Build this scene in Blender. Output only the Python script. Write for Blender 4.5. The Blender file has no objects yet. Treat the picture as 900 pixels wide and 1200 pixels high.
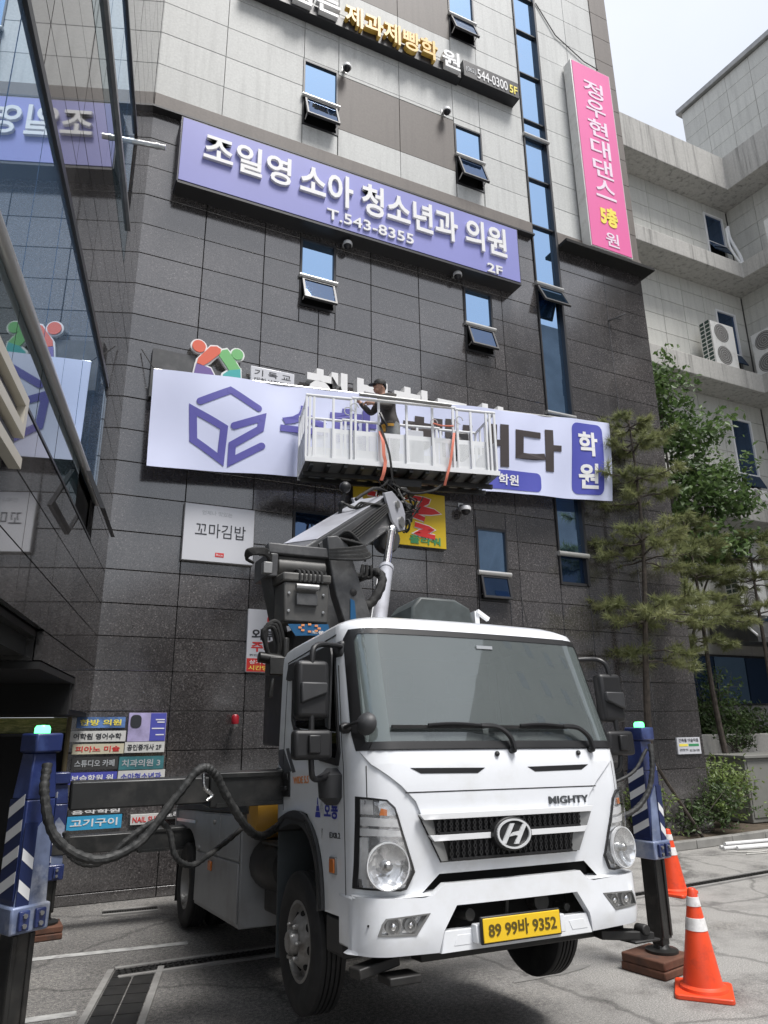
import bpy, bmesh, math, random
from mathutils import Vector, Matrix
from mathutils.geometry import tessellate_polygon
random.seed(7)
S = bpy.context.scene
COL = S.collection
R = math.radians
PI = math.pi

# ------------------------------------------------------------------ camera
cam_d = bpy.data.cameras.new('camera')
cam_d.sensor_fit = 'VERTICAL'; cam_d.sensor_height = 36; cam_d.lens = 24.96
cam_d.clip_start = 0.05; cam_d.clip_end = 2000
cam = bpy.data.objects.new('camera', cam_d); COL.objects.link(cam)
th, ro, ya = R(16.9), R(-0.63), R(64.38)
cv = Vector((math.cos(ya)*math.cos(th), math.sin(ya)*math.cos(th), math.sin(th)))
cr = Vector((math.sin(ya), -math.cos(ya), 0)); cu = cr.cross(cv)
r2 = cr*math.cos(ro)+cu*math.sin(ro); u2 = -cr*math.sin(ro)+cu*math.cos(ro)
m = Matrix((r2, u2, -cv)).transposed().to_4x4(); m.translation = (0, 0, 1.9)
cam.matrix_world = m
S.camera = cam

# ------------------------------------------------------------------ sky, sun, exposure
SUN_EL, SUN_AZ = R(65), R(156)        # azimuth: clockwise from +Y
world = bpy.data.worlds.new('World'); S.world = world; world.use_nodes = True
nt = world.node_tree; nt.nodes.clear()
wo = nt.nodes.new('ShaderNodeOutputWorld'); bg = nt.nodes.new('ShaderNodeBackground')
sky = nt.nodes.new('ShaderNodeTexSky'); sky.sky_type = 'NISHITA'; sky.sun_disc = False
sky.sun_elevation = SUN_EL; sky.sun_rotation = SUN_AZ
sky.dust_density = 4; sky.air_density = 1.2
mx = nt.nodes.new('ShaderNodeMix'); mx.data_type = 'RGBA'; mx.inputs[0].default_value = .86
tc = nt.nodes.new('ShaderNodeTexCoord'); nz = nt.nodes.new('ShaderNodeTexNoise')
nz.inputs['Scale'].default_value = 2.2; nz.inputs['Detail'].default_value = 5
rp = nt.nodes.new('ShaderNodeValToRGB')
rp.color_ramp.elements[0].position = .3; rp.color_ramp.elements[0].color = (3.6, 3.8, 4.2, 1)
rp.color_ramp.elements[1].position = .75; rp.color_ramp.elements[1].color = (4.25, 4.35, 4.6, 1)
nt.links.new(tc.outputs['Generated'], nz.inputs['Vector']); nt.links.new(nz.outputs['Fac'], rp.inputs['Fac'])
nt.links.new(sky.outputs['Color'], mx.inputs['A']); nt.links.new(rp.outputs['Color'], mx.inputs['B'])
# overcast luminance rises smoothly from the horizon to the zenith (standard overcast sky)
sx_ = nt.nodes.new('ShaderNodeSeparateXYZ'); nt.links.new(tc.outputs['Generated'], sx_.inputs[0])
mr_ = nt.nodes.new('ShaderNodeMapRange'); mr_.inputs['From Min'].default_value = 0; mr_.inputs['From Max'].default_value = 1
mr_.inputs['To Min'].default_value = .70; mr_.inputs['To Max'].default_value = 1.14; nt.links.new(sx_.outputs['Z'], mr_.inputs['Value'])
sc_ = nt.nodes.new('ShaderNodeVectorMath'); sc_.operation = 'SCALE'
nt.links.new(mx.outputs['Result'], sc_.inputs[0]); nt.links.new(mr_.outputs['Result'], sc_.inputs['Scale'])
nt.links.new(sc_.outputs['Vector'], bg.inputs['Color']); bg.inputs['Strength'].default_value = .09
nt.links.new(bg.outputs['Background'], wo.inputs['Surface'])
sd = bpy.data.lights.new('sun', 'SUN'); sd.energy = 1.5; sd.angle = R(17); sd.color = (1, .975, .945)
sun = bpy.data.objects.new('sun', sd); COL.objects.link(sun)
sdir = Vector((math.sin(SUN_AZ)*math.cos(SUN_EL), math.cos(SUN_AZ)*math.cos(SUN_EL), math.sin(SUN_EL)))
sun.rotation_euler = sdir.to_track_quat('Z', 'Y').to_euler(); sun.location = sdir*60
S.view_settings.view_transform = 'Standard'; S.view_settings.look = 'None'
S.view_settings.exposure = 1.45; S.view_settings.gamma = 1
S.render.film_transparent = False

# ------------------------------------------------------------------ materials
M = {}
def nodes(name):
    mt = bpy.data.materials.new(name); mt.use_nodes = True
    n = mt.node_tree.nodes; b = n['Principled BSDF']; M[name] = mt
    return mt, mt.node_tree, n, b
def N(t, typ, **kw):
    n = t.nodes.new(typ)
    for k, v in kw.items():
        if k in n.inputs: n.inputs[k].default_value = v
        else: setattr(n, k, v)
    return n
def pos(t, scale=(1, 1, 1)):
    g = N(t, 'ShaderNodeNewGeometry'); mp = N(t, 'ShaderNodeMapping'); mp.inputs['Scale'].default_value = scale
    t.links.new(g.outputs['Position'], mp.inputs['Vector']); return mp.outputs['Vector']
def ramp(t, fac, stops):
    r = N(t, 'ShaderNodeValToRGB'); e = r.color_ramp.elements
    while len(e) < len(stops): e.new(.5)
    for k, (p, c) in enumerate(stops):
        e[k].position = p; e[k].color = (*c, 1) if len(c) == 3 else c
    t.links.new(fac, r.inputs['Fac']); return r.outputs['Color']
def mixc(t, fac, a, b, mode='MIX'):
    x = N(t, 'ShaderNodeMix', data_type='RGBA', blend_type=mode)
    if isinstance(fac, (int, float)): x.inputs[0].default_value = fac
    else: t.links.new(fac, x.inputs[0])
    for k, v in (('A', a), ('B', b)):
        if isinstance(v, tuple): x.inputs[k].default_value = (*v, 1)
        else: t.links.new(v, x.inputs[k])
    return x.outputs['Result']
def noise(t, v, scale, detail=4, rough=.55):
    n = N(t, 'ShaderNodeTexNoise', Scale=scale, Detail=detail, Roughness=rough)
    t.links.new(v, n.inputs['Vector']); return n.outputs['Fac']
def bump(t, b, h, strength=.2, dist=.01):
    k = N(t, 'ShaderNodeBump', Strength=strength, Distance=dist)
    t.links.new(h, k.inputs['Height']); t.links.new(k.outputs['Normal'], b.inputs['Normal'])
def mat(name, c, rough=.5, metal=0., var=.0, vs=3., dirt=None, dscale=2., bmp=0., bs=60., coat=0., rvar=0., ior=None, emit=None):
    mt, t, n, b = nodes(name)
    b.inputs['Roughness'].default_value = rough; b.inputs['Metallic'].default_value = metal
    b.inputs['Coat Weight'].default_value = coat; b.inputs['Coat Roughness'].default_value = .05
    if ior: b.inputs['IOR'].default_value = ior
    b.inputs['Base Color'].default_value = (*c, 1)
    if var or dirt or bmp or rvar:
        v = pos(t); col = None
        if var:
            f = noise(t, v, vs)
            col = ramp(t, f, [(.3, tuple(x*(1-var) for x in c)), (.7, tuple(min(1, x*(1+var)) for x in c))])
        if dirt:
            f2 = ramp(t, noise(t, v, dscale, 8, .65), [(.5, (0, 0, 0)), (.72, (1, 1, 1))])
            col = mixc(t, f2, col if col else c, dirt)
        if col: t.links.new(col, b.inputs['Base Color'])
        if bmp: bump(t, b, noise(t, v, bs, 6), bmp, .004)
        if rvar:
            rr = N(t, 'ShaderNodeMapRange'); rr.inputs['To Min'].default_value = max(.02, rough-rvar); rr.inputs['To Max'].default_value = rough+rvar
            t.links.new(noise(t, v, 4, 6), rr.inputs['Value']); t.links.new(rr.outputs['Result'], b.inputs['Roughness'])
    if emit:
        b.inputs['Emission Color'].default_value = (*emit[0], 1); b.inputs['Emission Strength'].default_value = emit[1]
    return mt

def granite(name, base, speck, rough, jit=.25, ior=1.6):
    mt, t, n, b = nodes(name)
    v = pos(t); oi = N(t, 'ShaderNodeObjectInfo')
    f = noise(t, v, 46, 4, .75)
    c = ramp(t, f, [(.35, tuple(x*.55 for x in base)), (.52, base), (.62, tuple(x*1.5 for x in base)), (.72, speck)])
    big = ramp(t, noise(t, v, .9, 5), [(.3, (.75, .75, .75)), (.7, (1.2, 1.18, 1.16))])
    c = mixc(t, 1., c, big, 'MULTIPLY')
    rj = ramp(t, oi.outputs['Random'], [(0, (1-jit,)*3), (1, (1+jit,)*3)])
    c = mixc(t, 1., c, rj, 'MULTIPLY')
    dr = pos(t, (2.2, 2.2, .25)); st = ramp(t, noise(t, dr, 2.0, 6, .6), [(.5, (0, 0, 0)), (.8, (.35, .35, .35))])
    c = mixc(t, st, c, tuple(x*1.9+.01 for x in base))
    t.links.new(c, b.inputs['Base Color'])
    rr = N(t, 'ShaderNodeMapRange'); rr.inputs['To Min'].default_value = rough*.6; rr.inputs['To Max'].default_value = rough*1.7
    t.links.new(noise(t, v, 3, 6, .6), rr.inputs['Value']); t.links.new(rr.outputs['Result'], b.inputs['Roughness'])
    b.inputs['IOR'].default_value = ior
    bump(t, b, noise(t, v, 1.3, 2), .012, .02)
    return mt
granite('granite', (.062, .058, .0585), (.30, .29, .286), .12, .24, 2.2)
granite('polished_granite', (.060, .058, .059), (.10, .10, .10), .025, .14, 2.8)

def stone(name, base, jit=.08, rough=.6):
    mt, t, n, b = nodes(name)
    v = pos(t); oi = N(t, 'ShaderNodeObjectInfo')
    c = ramp(t, noise(t, v, 26, 6, .7), [(.3, tuple(x*.86 for x in base)), (.7, tuple(x*1.1 for x in base))])
    rj = ramp(t, oi.outputs['Random'], [(0, (1-jit,)*3), (1, (1+jit,)*3)])
    c = mixc(t, 1., c, rj, 'MULTIPLY')
    st = ramp(t, noise(t, pos(t, (5, 5, .35)), 1.6, 7, .6), [(.48, (0, 0, 0)), (.8, (.5, .5, .5))])
    c = mixc(t, st, c, tuple(x*.55 for x in base))
    t.links.new(c, b.inputs['Base Color']); b.inputs['Roughness'].default_value = rough
    bump(t, b, noise(t, v, 40, 6), .12, .004)
    return mt
stone('light_stone', (.54, .55, .535), .05)
stone('brown_panel', (.135, .118, .105), .06)
stone('brown_trim', (.16, .14, .125), .03)
stone('grey_tile', (.56, .56, .525), .05)
stone('grey_concrete', (.33, .325, .31), .04, .8)

def streaked(name, base, dark, sx=3.0):
    mt, t, n, b = nodes(name)
    v = pos(t); c = ramp(t, noise(t, v, 18, 6, .7), [(.3, tuple(x*.85 for x in base)), (.7, tuple(x*1.1 for x in base))])
    s = ramp(t, noise(t, pos(t, (sx, sx, .12)), 2.2, 8, .7), [(.5, (0, 0, 0)), (.68, (.8, .8, .8))])
    c = mixc(t, s, c, dark); t.links.new(c, b.inputs['Base Color']); b.inputs['Roughness'].default_value = .8
    bump(t, b, noise(t, v, 30, 6), .15, .005); return mt
streaked('ledge_concrete', (.46, .45, .425), (.15, .147, .138))
streaked('planter_concrete', (.50, .49, .46), (.17, .165, .15), 2.)

def glass(name, tint, body, rough=.015, fac=.5):
    # coated architectural glass: tinted mirror coat over a dark body
    mt, t, n, b = nodes(name)
    b.inputs['Base Color'].default_value = (*body, 1); b.inputs['Roughness'].default_value = rough; b.inputs['IOR'].default_value = 1.5
    g = N(t, 'ShaderNodeBsdfGlossy'); g.inputs['Color'].default_value = (*tint, 1); g.inputs['Roughness'].default_value = rough
    x = N(t, 'ShaderNodeMixShader'); x.inputs[0].default_value = fac
    t.links.new(b.outputs[0], x.inputs[1]); t.links.new(g.outputs[0], x.inputs[2])
    bp = N(t, 'ShaderNodeBump', Strength=.03, Distance=.02); t.links.new(noise(t, pos(t), .8, 1), bp.inputs['Height'])
    t.links.new(bp.outputs['Normal'], g.inputs['Normal'])
    t.links.new(x.outputs[0], n['Material Output'].inputs['Surface']); return mt
glass('blue_glass', (.38, .58, .86), (.03, .06, .10), .012, .76)
glass('dark_blue_glass', (.10, .18, .34), (.01, .022, .05), .015, .5)
glass('curtain_glass', (.72, .86, 1.0), (.19, .30, .47), .010, .66)
glass('frosted_glass', (.40, .47, .50), (.06, .09, .105), .02, .6)
def windscreen_glass():
    mt, t, n, b = nodes('windshield_glass'); v = pos(t)
    b.inputs['Base Color'].default_value = (.15, .168, .168, 1); b.inputs['Roughness'].default_value = .10
    tr = N(t, 'ShaderNodeBsdfTransparent'); tr.inputs['Color'].default_value = (.80, .86, .84, 1)
    x = N(t, 'ShaderNodeMixShader'); t.links.new(ramp(t, noise(t, v, 1.4, 5), [(.3, (.52, .52, .52)), (.7, (.42, .42, .42))]), x.inputs[0])
    t.links.new(b.outputs[0], x.inputs[1]); t.links.new(tr.outputs[0], x.inputs[2])
    g = N(t, 'ShaderNodeBsdfGlossy'); g.inputs['Color'].default_value = (.75, .8, .8, 1); g.inputs['Roughness'].default_value = .02
    y = N(t, 'ShaderNodeMixShader'); y.inputs[0].default_value = .10
    t.links.new(x.outputs[0], y.inputs[1]); t.links.new(g.outputs[0], y.inputs[2]); t.links.new(y.outputs[0], n['Material Output'].inputs['Surface'])
windscreen_glass()
glass('cab_glass', (.25, .28, .3), (.006, .006, .007), .02, .18)

def clear(name, tint=(1, 1, 1), refl=.12):
    mt, t, n, b = nodes(name)
    tr = N(t, 'ShaderNodeBsdfTransparent'); tr.inputs['Color'].default_value = (*tint, 1)
    g = N(t, 'ShaderNodeBsdfGlossy'); g.inputs['Roughness'].default_value = .02
    lw = N(t, 'ShaderNodeLayerWeight', Blend=.35); fr = N(t, 'ShaderNodeMath', operation='POWER'); fr.inputs[1].default_value = 3; t.links.new(lw.outputs['Facing'], fr.inputs[0])
    mn = N(t, 'ShaderNodeMath', operation='MULTIPLY_ADD'); mn.inputs[1].default_value = .5; mn.inputs[2].default_value = .05; t.links.new(fr.outputs[0], mn.inputs[0]); x = N(t, 'ShaderNodeMixShader')
    t.links.new(mn.outputs[0], x.inputs[0]); t.links.new(tr.outputs[0], x.inputs[1]); t.links.new(g.outputs[0], x.inputs[2])
    t.links.new(x.outputs[0], n['Material Output'].inputs['Surface']); return mt
clear('clear_lens')

def mesh_sheet(name, colr, hole, scale):
    # perforated white sheet: round holes really open
    mt, t, n, b = nodes(name)
    b.inputs['Base Color'].default_value = (*colr, 1); b.inputs['Roughness'].default_value = .5
    oc = N(t, 'ShaderNodeTexCoord'); vo = N(t, 'ShaderNodeTexVoronoi', Scale=scale); vo.inputs['Randomness'].default_value = 0
    t.links.new(oc.outputs['Object'], vo.inputs['Vector'])
    lt = N(t, 'ShaderNodeMath', operation='LESS_THAN'); lt.inputs[1].default_value = hole
    t.links.new(vo.outputs['Distance'], lt.inputs[0])
    tr = N(t, 'ShaderNodeBsdfTransparent'); x = N(t, 'ShaderNodeMixShader')
    t.links.new(lt.outputs[0], x.inputs[0]); t.links.new(b.outputs[0], x.inputs[1]); t.links.new(tr.outputs[0], x.inputs[2])
    t.links.new(x.outputs[0], n['Material Output'].inputs['Surface']); return mt
mesh_sheet('perforated_white', (.74, .76, .77), .28, 60)

mat('truck_white', (.78, .80, .83), .24, 0, .02, 2.0, (.70, .71, .71), 2.6, coat=.5, rvar=.08)
mat('bar_white', (.78, .79, .80), .3, coat=.3)
mat('black_plastic', (.012, .012, .013), .45, 0, .2, 5, rvar=.1)
mat('grey_plastic', (.035, .036, .038), .5, 0, .2, 5)
mat('rubber', (.010, .010, .010), .75, 0, .3, 8, (.03, .029, .027), 6, .15, 90)
mat('tyre_rubber', (.011, .011, .0115), .7, 0, .3, 10, (.028, .026, .024), 5, .2, 120)
mat('rim_grey', (.30, .29, .275), .45, .4, .2, 6, (.10, .085, .07), 7)
mat('lamp_silver', (.74, .75, .76), .22, .25, .10, 30)
def reflector():
    mt, t, n, b = nodes('lamp_reflector'); v = pos(t)
    vo = N(t, 'ShaderNodeTexVoronoi', Scale=26); t.links.new(v, vo.inputs['Vector'])
    b.inputs['Base Color'].default_value = (.70, .71, .72, 1); b.inputs['Metallic'].default_value = .75; b.inputs['Roughness'].default_value = .16
    c = ramp(t, vo.outputs['Color'], [(.2, (.55, .56, .57)), (.8, (.86, .87, .88))]); t.links.new(c, b.inputs['Base Color'])
    bump(t, b, vo.outputs['Distance'], .25, .01)
reflector()
mat('chrome', (.75, .76, .77), .08, 1.)
mat('bright_chrome', (.9, .9, .9), .16, 1., .04, 8)
mat('steel', (.55, .55, .54), .28, 1., .1, 6)
mat('dull_steel', (.30, .30, .295), .45, .7, .15, 6)
mat('amber', (.55, .16, .03), .25, coat=.5)
mat('chassis_black', (.014, .0135, .013), .55, 0, .3, 4, (.045, .042, .038), 3)
mat('beam_black', (.020, .021, .021), .38, 0, .3, 3, (.055, .053, .05), 4, .1, 40)
mat('box_grey', (.27, .275, .28), .42, 0, .08, 3, (.19, .185, .18), 2.2)
mat('flap_grey', (.055, .065, .07), .55, 0, .2, 4)
mat('boom_grey', (.075, .077, .08), .42, 0, .15, 4, (.13, .13, .13), 3)
mat('boom_light', (.42, .43, .47), .3, .1, .08, 3, (.30, .30, .33), 2)
mat('turret_grey', (.062, .063, .065), .45, 0, .2, 5, (.12, .12, .12), 5)
mat('control_box', (.07, .069, .066), .5, 0, .15, 5, (.13, .125, .115), 4)
mat('outrigger_blue', (.018, .030, .115), .35, 0, .15, 4, (.05, .08, .22), 5, coat=.3)
mat('worn_paint', (.17, .21, .33), .4, .1, .5, 5, (.50, .52, .56), 3.0)
mat('tube_dark', (.028, .028, .027), .38, .3, .3, 6, (.07, .065, .06), 5)
mat('stripe_white', (.75, .76, .77), .5)
mat('stripe_navy', (.012, .022, .085), .45)
mat('hose', (.022, .023, .023), .6, 0, .3, 20, (.07, .07, .068), 14, .5, 60)
mat('tank_yellow', (.42, .22, .02), .4, 0, .1)
mat('green_lamp', (.05, .5, .12), .3, emit=((.1, .9, .25), 1.6))
mat('plate_yellow', (.80, .52, .02), .4)
mat('plate_ink', (.10, .07, .01), .5)
mat('strap_orange', (.70, .20, .13), .6)
mat('wood_block', (.115, .05, .03), .8, 0, .3, 9, (.045, .03, .025), 4, .3, 40)
mat('cone_orange', (.80, .075, .022), .42, 0, .08, 5, (.55, .06, .03), 9)
mat('reflective', (.75, .74, .73), .35, 0, .12, 30, (.5, .48, .46), 14)
mat('sticker_blue', (.02, .10, .22), .3)
mat('decal_orange', (.75, .30, .12), .5)
mat('decal_blue', (.03, .04, .35), .4)
mat('decal_dark', (.06, .065, .07), .4)
mat('decal_grey', (.42, .44, .46), .4)
mat('frame_dark', (.045, .045, .048), .4, .3)
mat('steel_bar', (.50, .50, .49), .30, .5, .05)
mat('joint_dark', (.018, .018, .018), .9)
mat('joint_grey', (.14, .14, .135), .9)
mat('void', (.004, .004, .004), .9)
mat('sign_purple', (.26, .27, .60), .35, 0, .05, .6)
mat('sign_edge', (.05, .05, .07), .4)
mat('letter_white', (.80, .80, .80), .4)
mat('letter_black', (.015, .015, .018), .4)
mat('letter_gold', (.72, .47, .10), .35)
mat('pink', (.84, .16, .40), .4, 0, .05, .5)
mat('pink_letter', (.88, .74, .84), .4)
mat('yellow_letter', (.92, .78, .12), .4)
mat('banner_cloth', (.63, .67, .87), .55, 0, .03, 1.2, bmp=.15, bs=1.6)
mat('banner_purple', (.095, .088, .37), .55)
mat('banner_blue', (.075, .085, .42), .55)
mat('banner_brown', (.045, .035, .035), .55)
mat('panel_white', (.62, .63, .67), .3)
mat('ink', (.03, .032, .04), .5)
mat('red_ink', (.62, .03, .03), .5)
mat('red_panel', (.62, .035, .03), .4)
mat('yellow_panel', (.62, .44, .02), .35)
mat('green_ink', (.05, .28, .12), .5)
mat('logo_red', (.72, .13, .07), .45)
mat('logo_green', (.17, .48, .17), .45)
mat('logo_purple', (.17, .11, .34), .45)
mat('logo_teal', (.06, .42, .42), .45)
mat('asphalt_line', (.42, .42, .41), .85, 0, .2, 8, (.13, .128, .125), 5)
mat('grate', (.045, .044, .042), .5, .6, .3, 10)
mat('patch_concrete', (.22, .215, .205), .9, 0, .2, 9, (.13, .127, .12), 5, .4, 50)
mat('oil_stain', (.040, .039, .038), .6, 0, .3, 6)
mat('gutter', (.26, .255, .245), .85, 0, .15, 8, (.13, .125, .12), 4)
mat('kerb', (.27, .265, .25), .85, 0, .15, 6, (.13, .125, .115), 3)
mat('soil', (.09, .07, .05), .95, 0, .3, 8)
mat('cabinet_grey', (.22, .22, .205), .5, 0, .06, 3, (.17, .165, .15), 3)
mat('ac_white', (.72, .72, .70), .4, 0, .04, 4, (.5, .49, .46), 4)
mat('ac_dark', (.15, .145, .14), .5)
mat('ac_fin', (.03, .06, .05), .5)
mat('white_pvc', (.72, .72, .72), .35)
mat('drain_pipe', (.16, .13, .07), .5)
mat('bark', (.075, .062, .052), .9, 0, .4, 14, (.035, .027, .022), 9, .6, 40)
mat('bark_grey', (.12, .105, .09), .9, 0, .3, 14, (.05, .042, .036), 9, .5, 40)
mat('skin', (.42, .24, .17), .55)
mat('jacket', (.045, .040, .036), .8, 0, .2, 14)
mat('trousers', (.22, .23, .23), .8, 0, .15, 14)
mat('cap', (.014, .014, .015), .7)
mat('shoe', (.02, .02, .02), .6)
mat('beige_letter', (.52, .49, .42), .45)
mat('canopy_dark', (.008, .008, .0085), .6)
mat('tarp', (.05, .06, .06), .5, 0, .3, 8)
mat('alarm_red', (.30, .01, .02), .3)
mat('mosaic_blue', (.10, .19, .42), .4, 0, .5, 9)
mat('mosaic_white', (.62, .62, .60), .4, 0, .06, 7)
mat('mosaic_cream', (.60, .56, .42), .4, 0, .06, 9)
mat('mosaic_teal', (.05, .17, .19), .4, 0, .2, 9)
mat('mosaic_dark', (.05, .05, .05), .4)
mat('mosaic_lilac', (.40, .36, .58), .4, 0, .3, 7)
mat('cyan_panel', (.05, .36, .62), .4)
mat('street_block', (.30, .29, .28), .8, 0, .2, .6)
mat('street_block_light', (.38, .37, .36), .8, 0, .2, .6)

def foliage(name, c1, c2, c3, tr=.35):
    mt, t, n, b = nodes(name)
    f = noise(t, pos(t), 1.9, 5, .65)
    c = ramp(t, f, [(.3, c1), (.5, c2), (.72, c3)])
    t.links.new(c, b.inputs['Base Color']); b.inputs['Roughness'].default_value = .5
    tl = N(t, 'ShaderNodeBsdfTranslucent'); t.links.new(c, tl.inputs['Color'])
    x = N(t, 'ShaderNodeMixShader'); x.inputs[0].default_value = tr
    t.links.new(b.outputs[0], x.inputs[1]); t.links.new(tl.outputs[0], x.inputs[2])
    t.links.new(x.outputs[0], n['Material Output'].inputs['Surface']); return mt
foliage('pine_needles', (.14, .165, .07), (.23, .255, .11), (.34, .35, .17), .45)
foliage('tree_leaves', (.055, .10, .035), (.095, .16, .05), (.16, .24, .075), .4)
foliage('shrub_leaves', (.035, .065, .022), (.06, .10, .03), (.10, .15, .045), .3)
foliage('bright_leaves', (.09, .14, .035), (.15, .21, .055), (.22, .29, .09), .35)

def painted_reflection():  # grass reflection on the glossy header, painted into its base colour
    mt, t, n, b = nodes('grass_reflection')
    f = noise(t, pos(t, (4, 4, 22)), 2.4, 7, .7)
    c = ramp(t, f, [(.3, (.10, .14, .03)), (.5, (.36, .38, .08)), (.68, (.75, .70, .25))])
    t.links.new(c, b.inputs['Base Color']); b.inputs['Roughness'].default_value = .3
painted_reflection()

def asphalt():
    mt, t, n, b = nodes('asphalt')
    v = pos(t)
    c = ramp(t, noise(t, v, 120, 3, .8), [(.3, (.085, .082, .08)), (.5, (.15, .146, .142)), (.66, (.24, .235, .225)), (.75, (.40, .39, .38))])
    c = mixc(t, 1., c, ramp(t, noise(t, v, 30, 7, .85), [(.38, (.45, .45, .45)), (.5, (1, 1, 1)), (.60, (1.7, 1.67, 1.6))]), 'MULTIPLY')
    lg = noise(t, v, .55, 8, .62)
    big = ramp(t, lg, [(.32, (.62, .61, .60)), (.5, (1, 1, 1)), (.68, (1.45, 1.43, 1.38))])
    c = mixc(t, 1., c, big, 'MULTIPLY')
    # worn, bleached aggregate patches; brightness of the lit +X side painted in too
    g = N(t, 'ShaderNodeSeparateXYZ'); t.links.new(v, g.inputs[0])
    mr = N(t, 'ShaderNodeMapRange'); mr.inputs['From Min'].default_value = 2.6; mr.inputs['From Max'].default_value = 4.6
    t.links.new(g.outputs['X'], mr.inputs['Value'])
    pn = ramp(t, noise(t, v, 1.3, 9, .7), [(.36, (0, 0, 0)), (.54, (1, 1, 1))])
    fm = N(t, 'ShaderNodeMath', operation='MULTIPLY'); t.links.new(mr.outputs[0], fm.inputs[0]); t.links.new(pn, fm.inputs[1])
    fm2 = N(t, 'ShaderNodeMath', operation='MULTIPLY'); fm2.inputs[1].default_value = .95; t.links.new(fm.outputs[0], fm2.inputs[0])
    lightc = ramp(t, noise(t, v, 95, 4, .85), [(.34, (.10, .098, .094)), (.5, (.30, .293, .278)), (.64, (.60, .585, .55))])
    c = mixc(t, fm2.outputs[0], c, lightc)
    # dark tar seams
    wv = N(t, 'ShaderNodeTexVoronoi', feature='DISTANCE_TO_EDGE', Scale=.42)
    nd = N(t, 'ShaderNodeTexNoise', Scale=2.5, Detail=4); t.links.new(v, nd.inputs['Vector'])
    ad = N(t, 'ShaderNodeMixRGB', blend_type='ADD'); ad.inputs[0].default_value = .35
    t.links.new(v, ad.inputs[1]); t.links.new(nd.outputs['Color'], ad.inputs[2]); t.links.new(ad.outputs[0], wv.inputs['Vector'])
    cr_ = ramp(t, wv.outputs['Distance'], [(.005, (.62, .62, .62)), (.014, (1, 1, 1))])
    c = mixc(t, 1., c, cr_, 'MULTIPLY')
    t.links.new(c, b.inputs['Base Color']); b.inputs['Roughness'].default_value = .85
    bump(t, b, noise(t, v, 110, 4, .8), .7, .008)
asphalt()

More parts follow.
